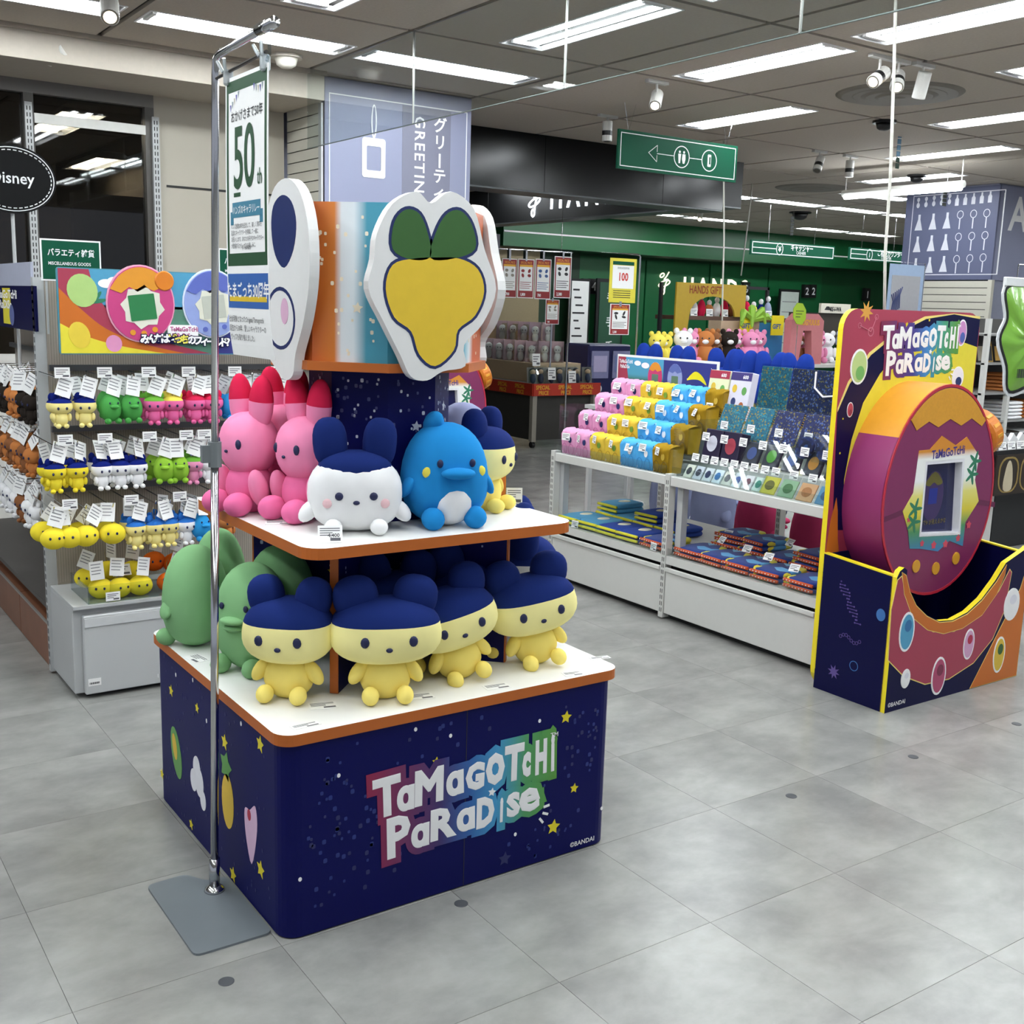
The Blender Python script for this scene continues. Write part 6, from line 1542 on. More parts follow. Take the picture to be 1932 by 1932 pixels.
box('rack_topper', .99, 1.0, 4.86, 6.4, 1.625, 1.72, mat('topper_lilac', 'a6aabb', .5), lr)
# oval brand sign
os_ = thing('oval_sign', 'black oval sign with dashed white border at the left edge', 'sign', (1.0, 5.5, 1.95))
c0 = at_y(22, 338, 5.5); e = at_y(105, 340, 5.5)
rx, rz_ = e.x-c0.x, .148
FO = frameY(5.49)
MB().prism(disc(c0.x, c0.z, rx, rz_, 48), 0, .02, frameY(5.51)).build('plate', mat('sign_black', '070708', .6, spec=.2), os_)
MB().prism([disc(c0.x, c0.z, rx*.955, rz_*.94, 48), disc(c0.x, c0.z, rx*.935, rz_*.915, 48)[::-1]], 0, .0012, FO).build('border_line', WHITEINK, os_)
m_ = MB()
for k in range(44):
    a = 2*PI*k/44; b = a+2*PI/44*.62
    m_.tube([(c0.x+rx*.885*math.cos(t_), 5.489, c0.z+rz_*.845*math.sin(t_)) for t_ in (a, (a+b)/2, b)], .0022, 4)
m_.build('stitch_dash', WHITEINK, os_)
m_ = MB(); add_text(m_, 'Disney', .070, FO, c0.x, c0.z-.018, .0012, bold=.012, align='CENTER', sx=.95); m_.build('lettering', WHITEINK, os_)
MB().tube([(c0.x, 5.52, c0.z-rz_), (c0.x, 5.52, 1.0)], .008, 8).build('stem', GREYSTEEL, os_)

# ================================================================ HANGING SIGNS, GLASS, SPOTS, CORDS
ds = thing('direction_sign', 'hanging green sign with arrow, restroom and telephone symbols', 'sign', (6.05, 6.6, 2.63))
DX0, DX1, DZ0, DZ1, DY = 5.45, 6.68, 2.630, 2.91, 6.6
box('plate', DX0, DX1, DY, DY+.02, DZ0, DZ1, GREENSIGN, ds)
FD = frameY(DY-.0005); m_ = MB()
for a in ((DX0+.02, DX1-.02, DZ1-.026, DZ1-.02), (DX0+.02, DX1-.02, DZ0+.02, DZ0+.026), (DX0+.02, DX0+.026, DZ0+.02, DZ1-.02), (DX1-.026, DX1-.02, DZ0+.02, DZ1-.02)): m_.box(a[0], a[1], a[2], a[3], 0, .001, FD)
zc = 2.77
ax = 5.745
for pts in ([(ax, zc), (ax+.085, zc+.06)], [(ax, zc), (ax+.085, zc-.06)], [(ax+.085, zc+.06), (ax+.085, zc+.012)], [(ax+.085, zc-.06), (ax+.085, zc-.012)], [(ax+.085, zc), (6.0, zc)], [(6.165, zc), (6.295, zc)]):
    m_.tube([(a, DY-.0015, b) for a, b in pts], .003, 4)
for cx_ in (6.083, 6.375): m_.prism([disc(cx_, zc, .082, None, 28), disc(cx_, zc, .075, None, 28)[::-1]], 0, .001, FD)
for dx in (-.022, .022):
    m_.prism(disc(6.083+dx, zc+.036, .010, None, 10), 0, .001, FD); m_.prism([(6.083+dx-.015, zc+.022), (6.083+dx+.015, zc+.022), (6.083+dx+(.018 if dx > 0 else .011), zc-.015), (6.083+dx+.008, zc-.048), (6.083+dx-.008, zc-.048), (6.083+dx-(.018 if dx > 0 else .011), zc-.015)], 0, .001, FD)
m_.prism([rrect(6.358, 6.394, zc-.046, zc+.046, .008), [(6.373, zc+.028), (6.39, zc+.028), (6.39, zc-.028), (6.373, zc-.028)][::-1]], 0, .001, FD)
m_.build('symbol_print', WHITEINK, ds)
for x in (DX0+.10, DX1-.12):
    m_ = MB(); m_.tube([(x, DY+.01, DZ1-.01), (x-.05, DY+.01, ZC)], .0015, 4); m_.tube([(x, DY+.01, DZ1-.01), (x+.06, DY+.01, ZC)], .0015, 4); m_.build('hanging_wire', CHROME, ds)
def hang_sign(lab, pts, Y, jp, en, sym):
    a, b = at_y(*pts[0], Y), at_y(*pts[1], Y)
    t = thing('hanging_sign', lab, 'sign', (a.x, Y, b.z), group='hanging counter signs')
    box('plate', a.x, b.x, Y, Y+.03, b.z, a.z, GREENSIGN, t)
    F = frameY(Y-.0005); m_ = MB(); h = a.z-b.z; w_ = b.x-a.x
    for q in ((a.x+.02, b.x-.02, a.z-.03, a.z-.018), (a.x+.02, b.x-.02, b.z+.018, b.z+.03), (a.x+.02, a.x+.032, b.z+.018, a.z-.018), (b.x-.032, b.x-.02, b.z+.018, a.z-.018)): m_.box(q[0], q[1], q[2], q[3], 0, .001, F)
    cx_ = a.x+w_*.33; m_.box(a.x+.02, cx_-.075, b.z+h*.5-.005, b.z+h*.5+.005, 0, .001, F)
    m_.prism([disc(cx_, b.z+h*.5, .07, .085, 24), disc(cx_, b.z+h*.5, .06, .075, 24)[::-1]], 0, .001, F)
    add_text(m_, sym, .10, F, cx_, b.z+h*.5-.035, .001, bold=.02, align='CENTER')
    add_text(m_, jp, .098, F, a.x+w_*.46, b.z+h*.50, .001, bold=.02, sx=.8); add_text(m_, en, .06, F, a.x+w_*.53, b.z+h*.22, .001, bold=.01, sx=.85)
    m_.build('lettering', WHITEINK, t)
    for x in (a.x+w_*.2, a.x+w_*.75): MB().tube([(x, Y+.015, a.z), (x, Y+.015, ZC)], .004, 5).build('hanging_rod', CHROME, t)
hang_sign('hanging green cashier sign with yen symbol', [(1418, 452), (1573, 491)], 11.0, 'キャッシャー', 'CASHIER', '¥')
hang_sign('hanging green counter sign right of the cashier sign', [(1604, 466), (1712, 498)], 11.0, 'ご相談カウンター', 'COUNTER', 'i')

gs = thing('glass_smoke_screen', 'hanging clear glass smoke screen below the ceiling', 'glass screen', (3.24, 5, 2.6))
for a, b in ((5.75, 7.17), (4.335, 5.745), (2.93, 4.33), (1.5, 2.925)):
    pn = box('pane', 3.236, 3.242, a, b, 2.6, ZC-.005, glass('smoke_glass', 'eef2f2', .10), gs)
    box('bottom_edge', 3.234, 3.244, a, b, 2.597, 2.601, mat('glass_edge', '5f6a66', .3, metal=.4), pn)
for y in (5.7475, 4.3325, 2.9275): box('joint_rod', 3.234, 3.244, y-.003, y+.003, 2.6, ZC, mat('rod_steel', '9a9a96', .3, metal=.8), gs)

GLOW = mat('lamp_glow', (1.0, .82, .55), .4, emit=6.0, var=0)
SPW = mat('spot_white', 'd5d4cf', .4)
def spot(lab, x, y, aim, on=True, band=True, z=ZC, s=1.0, head=.15):
    t = thing('spotlight', lab, 'spotlight', (x, y, z), local=True, group='track spotlights')
    box('adapter', -.09*s, .09*s, -.018, .018, -.02, 0, SPW, t)
    MB().tube([(0, 0, -.02), (0, 0, -.10*s)], .008*s, 8).build('stem', SPW, t)
    d = Vector(aim).normalized(); M = T(0, 0, -.12*s) @ d.to_track_quat('Z', 'Y').to_matrix().to_4x4()
    r = .040*s
    MB().lathe([(r*.9, -head*.5*s), (r, -head*.45*s), (r, head*.5*s), (r*.93, head*.52*s)], 20, M).build('head', SPW, t, smooth=False)
    if band: MB().lathe([(r*1.01, .0), (r*1.01, .035*s)], 20, M).build('cooling_band', BLACK, t)
    MB().lathe([(r*.93, head*.521*s), (r*.72, head*.523*s)], 20, M).build('bezel', mat('bezel_grey', '8a8780', .3, metal=.5), t)
    MB().lathe([(r*.70, head*.522*s), (r*.62, head*.535*s)], 20, M).build('lens', GLOW if on else mat('lens_dark', '55524c', .2), t)
def sp_at(lab, px, py, aim, on=True, band=True, s=1.0, z=ZC):
    p = at_z(px, py, z); spot(lab, p.x, p.y, aim, on, band, z, s)
sp_at('glowing spotlight at the top left corner', 205, -38, (-.2, -.75, -.62), True, False, 1.1)
sp_at('white spotlight pointing at the beige bulkhead', 105, 62, (-.5, .8, -.35), False, True)
sp_at('glowing spotlight above the green arrow sign', 1240, 152, (-.55, -.5, -.62), True, False)
sp_at('ribbed spotlight left of the green arrow sign', 1147, 217, (.0, .0, -1), False, True)
sp_at('left spotlight of the trio by the round diffuser', 1662, 104, (-.85, -.15, -.5), True, True)
sp_at('middle glowing spotlight of the trio by the round diffuser', 1697, 112, (-.6, -.45, -.6), True, True)
sp_at('right spotlight of the trio by the round diffuser', 1743, 120, (.15, .35, -1), False, False)
sp_at('small far spotlight left of the blue tag strip', 1547, 284, (-.5, -.2, -.8), False, True)
sp_at('small far ribbed spotlight beside the blue tag strip', 1605, 293, (0, 0, -1), False, True)
sp_at('tiny glowing spotlight under the black portal corner', 1322, 392, (-.5, -.5, -.6), True, False, z=ZC)
# power cords dropping from the ceiling
CORDM = mat('cord_offwhite', 'd2d0c6', .6)
def cord(lab, pts):
    pts = [(pts[0][0], pts[0][1], ZC)] + [p for p in pts if p[2] < ZC-.02]
    tag(MB().tube(pts, .008, 6).build('power_cord', CORDM, None, smooth=True), lab, 'cord', 'hanging power cords')
c0 = at_z(1690, -20, ZC); cy = c0.y
def cpt(px, py, Y): q = at_y(px, py, Y); return (q.x, q.y, q.z)
cord('white power cord hanging in front of the round ceiling diffuser', [cpt(1692, -60, 3.5), cpt(1690, 0, 3.5), cpt(1687, 120, 3.5), cpt(1680, 330, 3.5), cpt(1670, 480, 3.5), cpt(1668, 640, 3.5)])
cord('white power cord hanging from the black portal corner', [cpt(1366, 250, 7.4), cpt(1366, 450, 7.4), cpt(1363, 560, 7.4), cpt(1362, 640, 7.4)])
cord('thin grey cord hanging left of the cashier sign', [cpt(1418, 365, 9.5), cpt(1410, 430, 9.5), cpt(1398, 520, 9.5)])
# pendant light bar and tag strips
pb_ = thing('pendant_light_bar', 'white pendant light bar in front of the flask pillar', 'pendant light', (9.9, 6.9, 2.75))
a, b = Vector((9.6, 7.9, 2.83)), Vector((9.6, 6.55, 2.83))
MB().tube([a, b], .03, 10).build('tube', TUBE, pb_); MB().tube([a+Vector((0, .03, .03)), b+Vector((0, -.03, .03))], .035, 8).build('housing', SPW, pb_)
for q in (a, b): MB().tube([q+Vector((0, 0, .05)), Vector((q.x, q.y, ZC))], .006, 6).build('suspension', SPW, pb_)
for k, (px, y0, y1, Y, lab) in enumerate(((1701, 250, 320, 6.2, 'hanging strip of blue and green tags below the round diffuser'), (1498, 408, 445, 10.5, 'dark hanging tag strip above the cashier sign'), (1788, 345, 390, 7.0, 'dark hanging tag strip in front of the flask pillar'))):
    t = thing('tag_strip', lab, 'tag strip', (at_y(px, y1, Y).x, Y, at_y(px, y1, Y).z), group='hanging tag strips')
    a, b = at_y(px, y0, Y), at_y(px, y1, Y); n = 6; hh = (a.z-b.z)/n; ww = .036 if k == 0 else .05
    for q in range(n):
        box('tag', a.x-ww, a.x+ww*.2, Y, Y+.006, a.z-(q+.94)*hh, a.z-q*hh-.004, (mat('tag_blue', '6f98b4', .4) if q < 4 else mat('tag_green', '1b3a2c', .5)) if k == 0 else mat('tag_dark', '1a201c', .5), t)
    MB().tube([(a.x, Y+.003, a.z), (a.x, Y+.003, ZC)], .002, 4).build('string', CHROME, t)

# ================================================================ BACKGROUND GOODS
RED = mat('sale_red', 'b8301c', .5); REDK = mat('sale_crimson', '8c1f22', .5); SALEY = mat('sale_yellow', 'e0a62c', .5)
wg = thing('sale_wagon', 'grey wagon table with red special price skirt', 'table', (7.5, 10.35, 0))
WX, WYY = 7.45, 10.35
box('top', WX, WX+.98, WYY, WYY+2.2, .70, .73, mat('wagon_grey', '4c4944', .5), wg)
box('front_panel', WX+.06, WX+.95, WYY+.06, WYY+.08, .08, .70, mat('panel_charcoal', '3a3834', .6), wg)
box('side_panel', WX+.06, WX+.08, WYY+.08, WYY+2.2, .08, .70, mat('panel_charcoal'), wg)
for x, y in ((WX+.03, WYY+.03), (WX+.03, WYY+1.3), (WX+.92, WYY+.03)):
    box('leg', x-.03, x+.03, y-.03, y+.03, .07, .70, mat('wagon_leg', '9a9488', .4), wg); MB().tube([(x-.02, y, .035), (x+.02, y, .035)], .035, 12).build('caster', BLACK, wg)
sk = box('front_skirt', WX, WX+.98, WYY-.012, WYY, .60, .74, RED, wg)
sk2 = box('side_skirt', WX-.012, WX, WYY, WYY+2.2, .60, .74, RED, wg)
m_ = MB()
for k in range(3): add_text(m_, 'SPECIAL', .065, frameY(WYY-.013), WX+.03+k*.32, .675, .001, bold=.03, sx=.85); add_text(m_, 'PRICE', .065, frameY(WYY-.013), WX+.07+k*.32, .612, .001, bold=.03, sx=.85)
m_.build('skirt_lettering', SALEY, sk)
m_ = MB()
for k in range(6): add_text(m_, 'SPECIAL', .065, frameX(WX-.013), -(WYY+2.15)+k*.36, .675, .001, bold=.03, sx=.85); add_text(m_, 'PRICE', .065, frameX(WX-.013), -(WYY+2.11)+k*.36, .612, .001, bold=.03, sx=.85)
m_.build('skirt_lettering', SALEY, sk2)
# stepped boxes with pale dolls on the wagon
sw_ = thing('wooden_riser', 'pale wooden stepped riser on the sale wagon', 'display riser', (WX+.5, WYY+.6, .73))
for k in range(3): box('step', WX+.25+.2*k, WX+.95, WYY+.35+.35*k, WYY+2.1, .73+.22*k, .95+.22*k, mat('riser_wood', 'bfa98a', .6), sw_)
pv = None
def doll_box(lab, x, y, z, rz=0.0, c='c9a0a4'):
    global pv
    if pv is None:
        t = thing('doll_box', lab, 'boxed doll', (x, y, z), local=True, rz=rz, group='boxed pale dolls on the sale wagon')
        box('back', -.06, .06, .08, .085, 0, .20, mat('doll_box_pink', 'd8b4b8', .5), t)
        for s in (-1, 1): box('side', s*.06-.002, s*.06+.002, 0, .085, 0, .20, mat('doll_box_side', 'a08c90', .5), t)
        box('window', -.06, .06, 0, .002, 0, .20, CLEAR, t)
        part_blob('figure_body', mat('doll_white', 'e6e0da', .6), t, (0, .04, .05), (.032, .025, .05), n=12, k=8)
        h = part_blob('figure_head', mat('doll_white', 'e6e0da', .6), t, (0, .04, .12), (.038, .03, .042), n=14, k=8)
        for s in (-1, 1): part_blob('eye', INK, h, (s*.013, .012, .118), (.005, .004, .006), n=8, k=5)
        pv = t; return t
    return copy_tree(pv, (x, y, z), rz, lab)
for k in range(7): doll_box(f'{ORD[k]} boxed pale doll from the left on the lower wagon step', WX+.33+max(0, k-4)*.19, WYY+1.45-min(k, 4)*.235, .952, A(-36)).scale = (1.25,)*3
for k in range(5): doll_box(f'{ORD[k]} boxed pale doll from the left on the upper wagon step', WX+.60+max(0, k-3)*.20, WYY+1.55-min(k, 3)*.24, 1.172, A(-36)).scale = (1.25,)*3
for k in range(7):
    x, y, z = WX+.08+k*.135, WYY+.12+.02*(k % 2), .732
    t = thing('figure_pack', f'{ORD[k]} clear figure pack from the left along the wagon front', 'figure pack', (x, y, z), local=True, rz=A(-20+10*(k % 3)), group='clear figure packs on the wagon front', rot=(A(-15), 0, A(-25+14*(k % 3))))
    part_blob('figure_body', mat('figure_navy', '2c3452', .6), t, (0, 0, .06), (.035, .03, .06), n=12, k=8); part_blob('figure_head', mat('figure_skin', 'd8b494', .6), t, (0, 0, .14), (.034, .03, .034), n=12, k=8); part_blob('figure_hair', mat('figure_hair', '1f2026', .5), t, (0, .008, .155), (.038, .032, .03), n=12, k=8)
    box('clear_pack', -.06, .06, -.05, -.048, 0, .20, CLEAR, t); box('backing_card', -.06, .06, .05, .052, 0, .2, mat('pack_backing', '77746e', .5), t)
for k, (x, z) in enumerate(((7.52, 1.0), (7.75, .84), (8.05, .80))):
    shelf_card(f'{ORD[k]} price card from the left on the sale wagon', x, WYY+.05, z-.06, tilt=5, w_=.11, h=.14, group='price cards on the sale wagon', face='y')
# tall sale posters hung on a rail above the wagon
rl = thing('poster_rail', 'thin steel rail carrying the red sale posters', 'rail', (7.3, 9.9, 2.2))
PYY = 9.9
a, b = at_y(905, 488, PYY), at_y(1082, 478, PYY)
MB().tube([(a.x, PYY+.02, 2.19), (b.x, PYY+.02, 2.20)], .008, 6).build('rail', CHROME, rl)
for x in (a.x+.1, b.x-.15): MB().tube([(x, PYY+.02, 2.2), (x, PYY+.02, ZC)], .003, 5).build('wire', CHROME, rl)
MB().tube([(b.x-.02, PYY+.02, 2.2), (b.x-.02, PYY+.02, 0)], .012, 8).build('post', CHROME, rl)
def sale_poster(lab, x0, x1, y0, y1, Y, grp='red special price posters', motif=0):
    a, b = at_y(x0, y0, Y), at_y(x1, y1, Y)
    t = thing('sale_poster', lab, 'poster', (a.x, Y, b.z), group=grp)
    box('sheet', a.x, b.x, Y, Y+.004, b.z, a.z, PAPER, t)
    w_, h = b.x-a.x, a.z-b.z; F = frameY(Y-.0004)
    MB().box(a.x+w_*.04, b.x-w_*.04, b.z+h*.02, a.z-h*.02, 0, .0006, F).build('red_border', REDK, t)
    MB().box(a.x+w_*.10, b.x-w_*.10, b.z+h*.19, a.z-h*.20, .0006, .0012, F).build('picture_area', PAPER, t)
    MB().box(a.x+w_*.10, b.x-w_*.10, a.z-h*.20, a.z-h*.145, .0006, .0012, F).build('yellow_band', SALEY, t)
    m_ = MB(); add_text(m_, 'SPECIAL PRICE', h*.085, F, (a.x+b.x)/2, a.z-h*.125, .0012, bold=.03, align='CENTER', sx=w_*.78/(h*.085*7.2)); m_.build('heading_lettering', mat('sale_orange_letter', 'd8862c', .5), t)
    m_ = MB()
    for q in range(4): m_.box(a.x+w_*.14, b.x-w_*(.16+.1*(q % 2)), b.z+h*(.40-.05*q), b.z+h*(.415-.05*q), .0012, .0016, F)
    for q in range(4): m_.prism(disc(a.x+w_*(.3+.4*(q % 2)), a.z-h*(.30+.12*(q//2)), w_*.11, h*.04, 10, q), .0012, .0016, F)
    m_.build('product_print', [INK, mat('print_grey', '8a8478', .6), REDK, mat('print_blue', '3a5a90', .6)][motif % 4], t)
    MB().box((a.x+b.x)/2-.012, (a.x+b.x)/2+.012, Y-.002, max(Y+.006, PYY+.025) if Y < 10.2 and Y > 9 else Y+.006, a.z-.02, 2.2 if 9 < Y < 10.2 else a.z+.02).build('clip', CHROME, t)
    if Y > 10.4: box('stem', (a.x+b.x)/2-.01, (a.x+b.x)/2+.01, Y+.004, Y+.012, .73, b.z+.05, CHROME, t)
    m_ = MB(); add_text(m_, ['1,480', '1,700', '1,800', '700', '2,380', '980'][motif % 6], h*.10, F, a.x+w_*.16, b.z+h*.06, .0012, bold=.03, sx=.75); m_.build('price_lettering', WHITEINK, t)
for k, (x0, x1, y0, y1) in enumerate(((918, 945, 491, 560), (948, 974, 487, 562), (978, 1006, 488, 563), (1011, 1038, 488, 565), (1047, 1076, 483, 563))):
    sale_poster(f'red special price poster, {ORD[k]} from the left on the rail', x0, x1, y0, y1, PYY-.01*k, motif=k)
sale_poster('red special price poster low behind the hanging row', 1030, 1054, 565, 612, 10.62, motif=5)
# yellow 100 poster on its own stand
sp_ = thing('poster_stand', 'chrome poster stand holding the yellow 100 poster', 'poster stand', (6.08, 7.0, 0))
MB().tube([(6.08, 7.02, 0), (6.08, 7.02, 2.03), (6.06, 7.02, 2.045), (5.66, 7.02, 2.045)], .008, 8).build('pole', CHROME, sp_)
MB().lathe([(.14, 0), (.13, .012), (.02, .03)], 20, T(6.08, 7.02, 0)).build('foot', GREYSTEEL, sp_)
a, b = at_y(1152, 486, 7.0), at_y(1198, 572, 7.0)
t = thing('yellow_poster', 'yellow poster with red number 100 on chrome stand', 'poster', (a.x, 7.0, b.z))
box('sheet', a.x, b.x, 7.0, 7.004, b.z, a.z, mat('poster_yellow', 'd8cc3c', .5), t); F = frameY(6.9995)
w_, h = b.x-a.x, a.z-b.z
MB().box(a.x+w_*.10, b.x-w_*.10, b.z+h*.32, a.z-h*.16, 0, .0006, F).build('white_field', PAPER, t); MB().box(a.x+w_*.10, b.x-w_*.10, a.z-h*.15, a.z-h*.07, 0, .0006, F).build('green_band', GREENSIGN, t)
m_ = MB(); add_text(m_, '100', h*.25, F, (a.x+b.x)/2, a.z-h*.50, .0008, bold=.03, align='CENTER', sx=.82); m_.build('number_lettering', mat('poster_red', 'c8382c', .5), t)
m_ = MB(); add_text(m_, '新規会員登録特典', h*.055, F, (a.x+b.x)/2, a.z-h*.24, .0008, align='CENTER', sx=.8); [m_.box(a.x+w_*.15, b.x-w_*.2, b.z+h*(.26-.05*q), b.z+h*(.275-.05*q), .0006, .0009, F) for q in range(4)]; m_.build('small_lettering', INK, t)
sale_poster('red framed price poster hanging below the yellow one', 1152, 1186, 573, 632, 7.0, motif=4)

# gift rack behind the gondola
gr = thing('gift_rack', 'dark gift rack with mustard arched HANDS GIFT sign', 'display rack', (8, 8.0, 0))
GYY = 8.0
a, b = at_y(1275, 532, GYY), at_y(1402, 598, GYY)
x1r = at_y(1475, 560, GYY).x
zsh = at_y(1380, 590, GYY).z-.04
outr = [(a.x, zsh-.20), (a.x+.16, zsh-.20), (a.x+.18, zsh)] + [(a.x+.18+.62*math.cos(t_)*-.5+.31, zsh+(a.z-zsh-.12)*math.sin(t_)) for t_ in [k*PI/10 for k in range(11)]] + [(b.x, zsh), (b.x, a.z), (a.x, a.z)]
MB().prism(outr, 0, .02, frameY(GYY)).build('mustard_sign', mat('mustard_board', 'b8982a', .5), gr)
m_ = MB(); add_text(m_, 'HANDS GIFT', .105, frameY(GYY-.021), a.x+.16, a.z-.097, .001, bold=.02, sx=.72); m_.build('lettering', mat('sign_brown', '8c3c18', .5), gr)
box('shelf', a.x+.12, x1r+.12, GYY+.02, GYY+.4, zsh-.04, zsh, mat('shelf_wood', '5a4032', .5), gr)
box('lower_shelf', a.x, x1r+.1, GYY+.02, GYY+.4, 1.08, 1.12, mat('shelf_wood'), gr)
for x in (a.x, b.x, x1r): box('upright', x, x+.03, GYY+.2, GYY+.23, 0, a.z-.0, mat('rack_black', '25262a', .4), gr)
box('top_bar', b.x, x1r+.03, GYY+.2, GYY+.23, a.z-.03, a.z, mat('rack_black'), gr)
for k in range(12):
    x = a.x+.28+k*.105; c = ['crimson', 'white', 'crimson', 'tan', 'white', 'crimson', 'brown', 'dark', 'crimson', 'yellow', 'navy', 'grey'][k]
    t = thing('gift_item', f'{ORD[k]} small {dict(crimson="red", tan="tan", white="white", brown="brown", dark="black", yellow="yellow", navy="navy", grey="grey")[c]} gift item from the left on the gift rack shelf', 'gift item', (x, GYY+.14, zsh), local=True, group='small gifts on the gift rack')
    part_blob('body', fabric('mini_'+c, MC[c]), t, (0, 0, .06), (.045, .04, .06+.02*(k % 3)), n=12, k=8); part_blob('top', fabric('mini_white', MC['white']), t, (0, 0, .13+.03*(k % 3)), (.025, .025, .03), n=10, k=6)
    if k % 2 == 0: shelf_card(f'price card before the {ORD[k]} gift item', x, GYY+.02, zsh+.0, tilt=5, w_=.09, h=.07, group='price cards on the gift rack', face='y')
# plush table in front of the gift rack
pt = thing('plush_table', 'long white table of assorted plush between gondola and gift rack', 'table', (6.8, 6.9, 0))
box('top', 6.25, 9.3, 6.75, 7.35, 1.14, 1.17, STEEL, pt)
for x in (6.3, 7.6, 9.25):
    for y in (6.8, 7.3): box('leg', x-.02, x+.02, y-.02, y+.02, 0, 1.14, GREYSTEEL, pt)
BP = {}
def big_plush(c, lab, x, y, z, rz, s):
    if c not in BP:
        t = thing('seated_plush', lab, 'plush toy', (x, y, z), local=True, rz=rz, group='assorted plush on the back table')
        m = fabric('mini_'+c, MC[c])
        part_blob('torso', m, t, (0, 0, .09), (.085, .075, .09), n=16, k=10); h = part_blob('head', m, t, (0, -.01, .215), (.085, .075, .075), n=18, k=12)
        for q in (-1, 1):
            part_blob('ear', m, t, (q*.06, 0, .285), (.025, .02, .028), n=10, k=6); part_blob('arm', m, t, (q*.085, -.03, .10), (.025, .03, .05), n=10, k=6); part_blob('foot', m, t, (q*.05, -.08, .03), (.03, .04, .03), n=10, k=6); part_blob('eye', INK, h, (q*.03, -.08, .225), (.008, .006, .009), n=8, k=5)
        part_blob('muzzle', fabric('mini_white', MC['white']), h, (0, -.075, .195), (.03, .022, .022), n=12, k=8)
        t.scale = (s,)*3; BP[c] = t; return t
    t = copy_tree(BP[c], (x, y, z), rz, lab); t.scale = (s,)*3; return t
line = [(1240, 'yellow'), (1262, 'yellow'), (1288, 'white'), (1310, 'rose'), (1330, 'tan'), (1352, 'brown'), (1375, 'dark'), (1393, 'rose'), (1415, 'rose'), (1438, 'rose'), (1500, 'brown'), (1520, 'rose'), (1540, 'rose'), (1568, 'white'), (1590, 'grey')]
nm_c = dict(yellow='yellow', white='white', rose='pink', tan='orange tan', brown='brown', dark='dark brown', grey='grey')
for k, (px, c) in enumerate(line):
    p = at_y(px, 650, 6.95)
    big_plush(c, f'{nm_c[c]} plush, {ORD[k]} from the left along the back table', p.x, 6.95+.06*(k % 2), 1.172, A(-25+RND.uniform(-20, 20)), .95 if k > 1 else .85)
gb = thing('gift_box_stand', 'beige and blue gift box stand with green bow on the back table', 'display stand', (7.2, 7.2, 1.01))
q = at_y(1358, 605, 7.2); q2 = at_y(1475, 650, 7.2); qm = at_y(1430, 605, 7.2)
box('beige_box', q.x, qm.x, 7.18, 7.34, 1.172, q.z, mat('gift_beige', 'b09a80', .6), gb); box('blue_panel', qm.x, q2.x, 7.20, 7.34, 1.172, q.z-.01, mat('gift_blue', '2f80b8', .5), gb)
m_ = MB()
for k in range(7):
    a_ = k*.9; m_.tube([(q.x+.35+.0*k, 7.14, q.z+.02), (q.x+.35+.16*math.cos(a_), 7.12, q.z+.05+.07*abs(math.sin(a_))), (q.x+.35+.20*math.cos(a_), 7.10, q.z+.0+.05*math.sin(a_+.5))], [.03, .035, .012], 6)
m_.build('green_bow', mat('bow_green', '8ab83c', .5), gb)
for x in (q.x+.2, qm.x+.12):
    box('gift_tag', x, x+.16, 7.14, 7.15, q.z-.12, q.z+.06, YEL, gb); m_ = MB(); add_text(m_, 'GIFT', .06, frameY(7.139), x+.01, q.z-.06, .001, bold=.03, sx=.9); m_.build('tag_lettering', mat('tag_blue_ink', '2a5a9c', .5), gb)
# drink pack and arch on the right of the back table
ar = thing('pink_arch_display', 'pink arch display box lettered MUGYUUUS behind the gondola', 'display box', (8.6, 6.9, 1.01))
q = at_y(1505, 615, 6.7); q2 = at_y(1563, 650, 6.7)
zt = at_y(1530, 592, 6.7).z
arch = [(q.x, 1.172), (q.x, zt-.06), (q.x+.08, zt), (q2.x-.08, zt), (q2.x, zt-.06), (q2.x, 1.172), (q2.x-.12, 1.172), (q2.x-.16, zt-.15), (q.x+.16, zt-.15), (q.x+.12, 1.172)]
MB().prism(arch, 0, .08, frameY(6.85)).build('arch', mat('arch_pink', 'c2787c', .5), ar)
m_ = MB(); add_text(m_, 'MUGYUUUS', .068, frameY(6.769), q.x+.10, zt-.10, .001, bold=.03, sx=.72); m_.build('lettering', SALEY, ar)
gt_ = thing('green_tag_sign', 'lime octagon tag beside the pink arch display', 'sign', (8.4, 6.65, 1.4)); c_ = at_y(1508, 592, 6.65)
MB().prism(disc(c_.x, c_.z, .085, .10, 8, .39), 0, .006, frameY(6.65)).build('tag', mat('tag_lime', '9ab82c', .5), gt_); MB().tube([(c_.x, 6.66, c_.z-.1), (c_.x, 6.66, 1.172), (c_.x, 6.80, 1.172)], .004, 5).build('stem', CHROME, gt_)
m_ = MB(); [m_.box(c_.x-.05, c_.x+.05-.02*q_, c_.z+.02-.025*q_, c_.z+.026-.025*q_, .006, .0065, frameY(6.65)) for q_ in range(3)]; m_.build('printed_lines', INK, gt_)
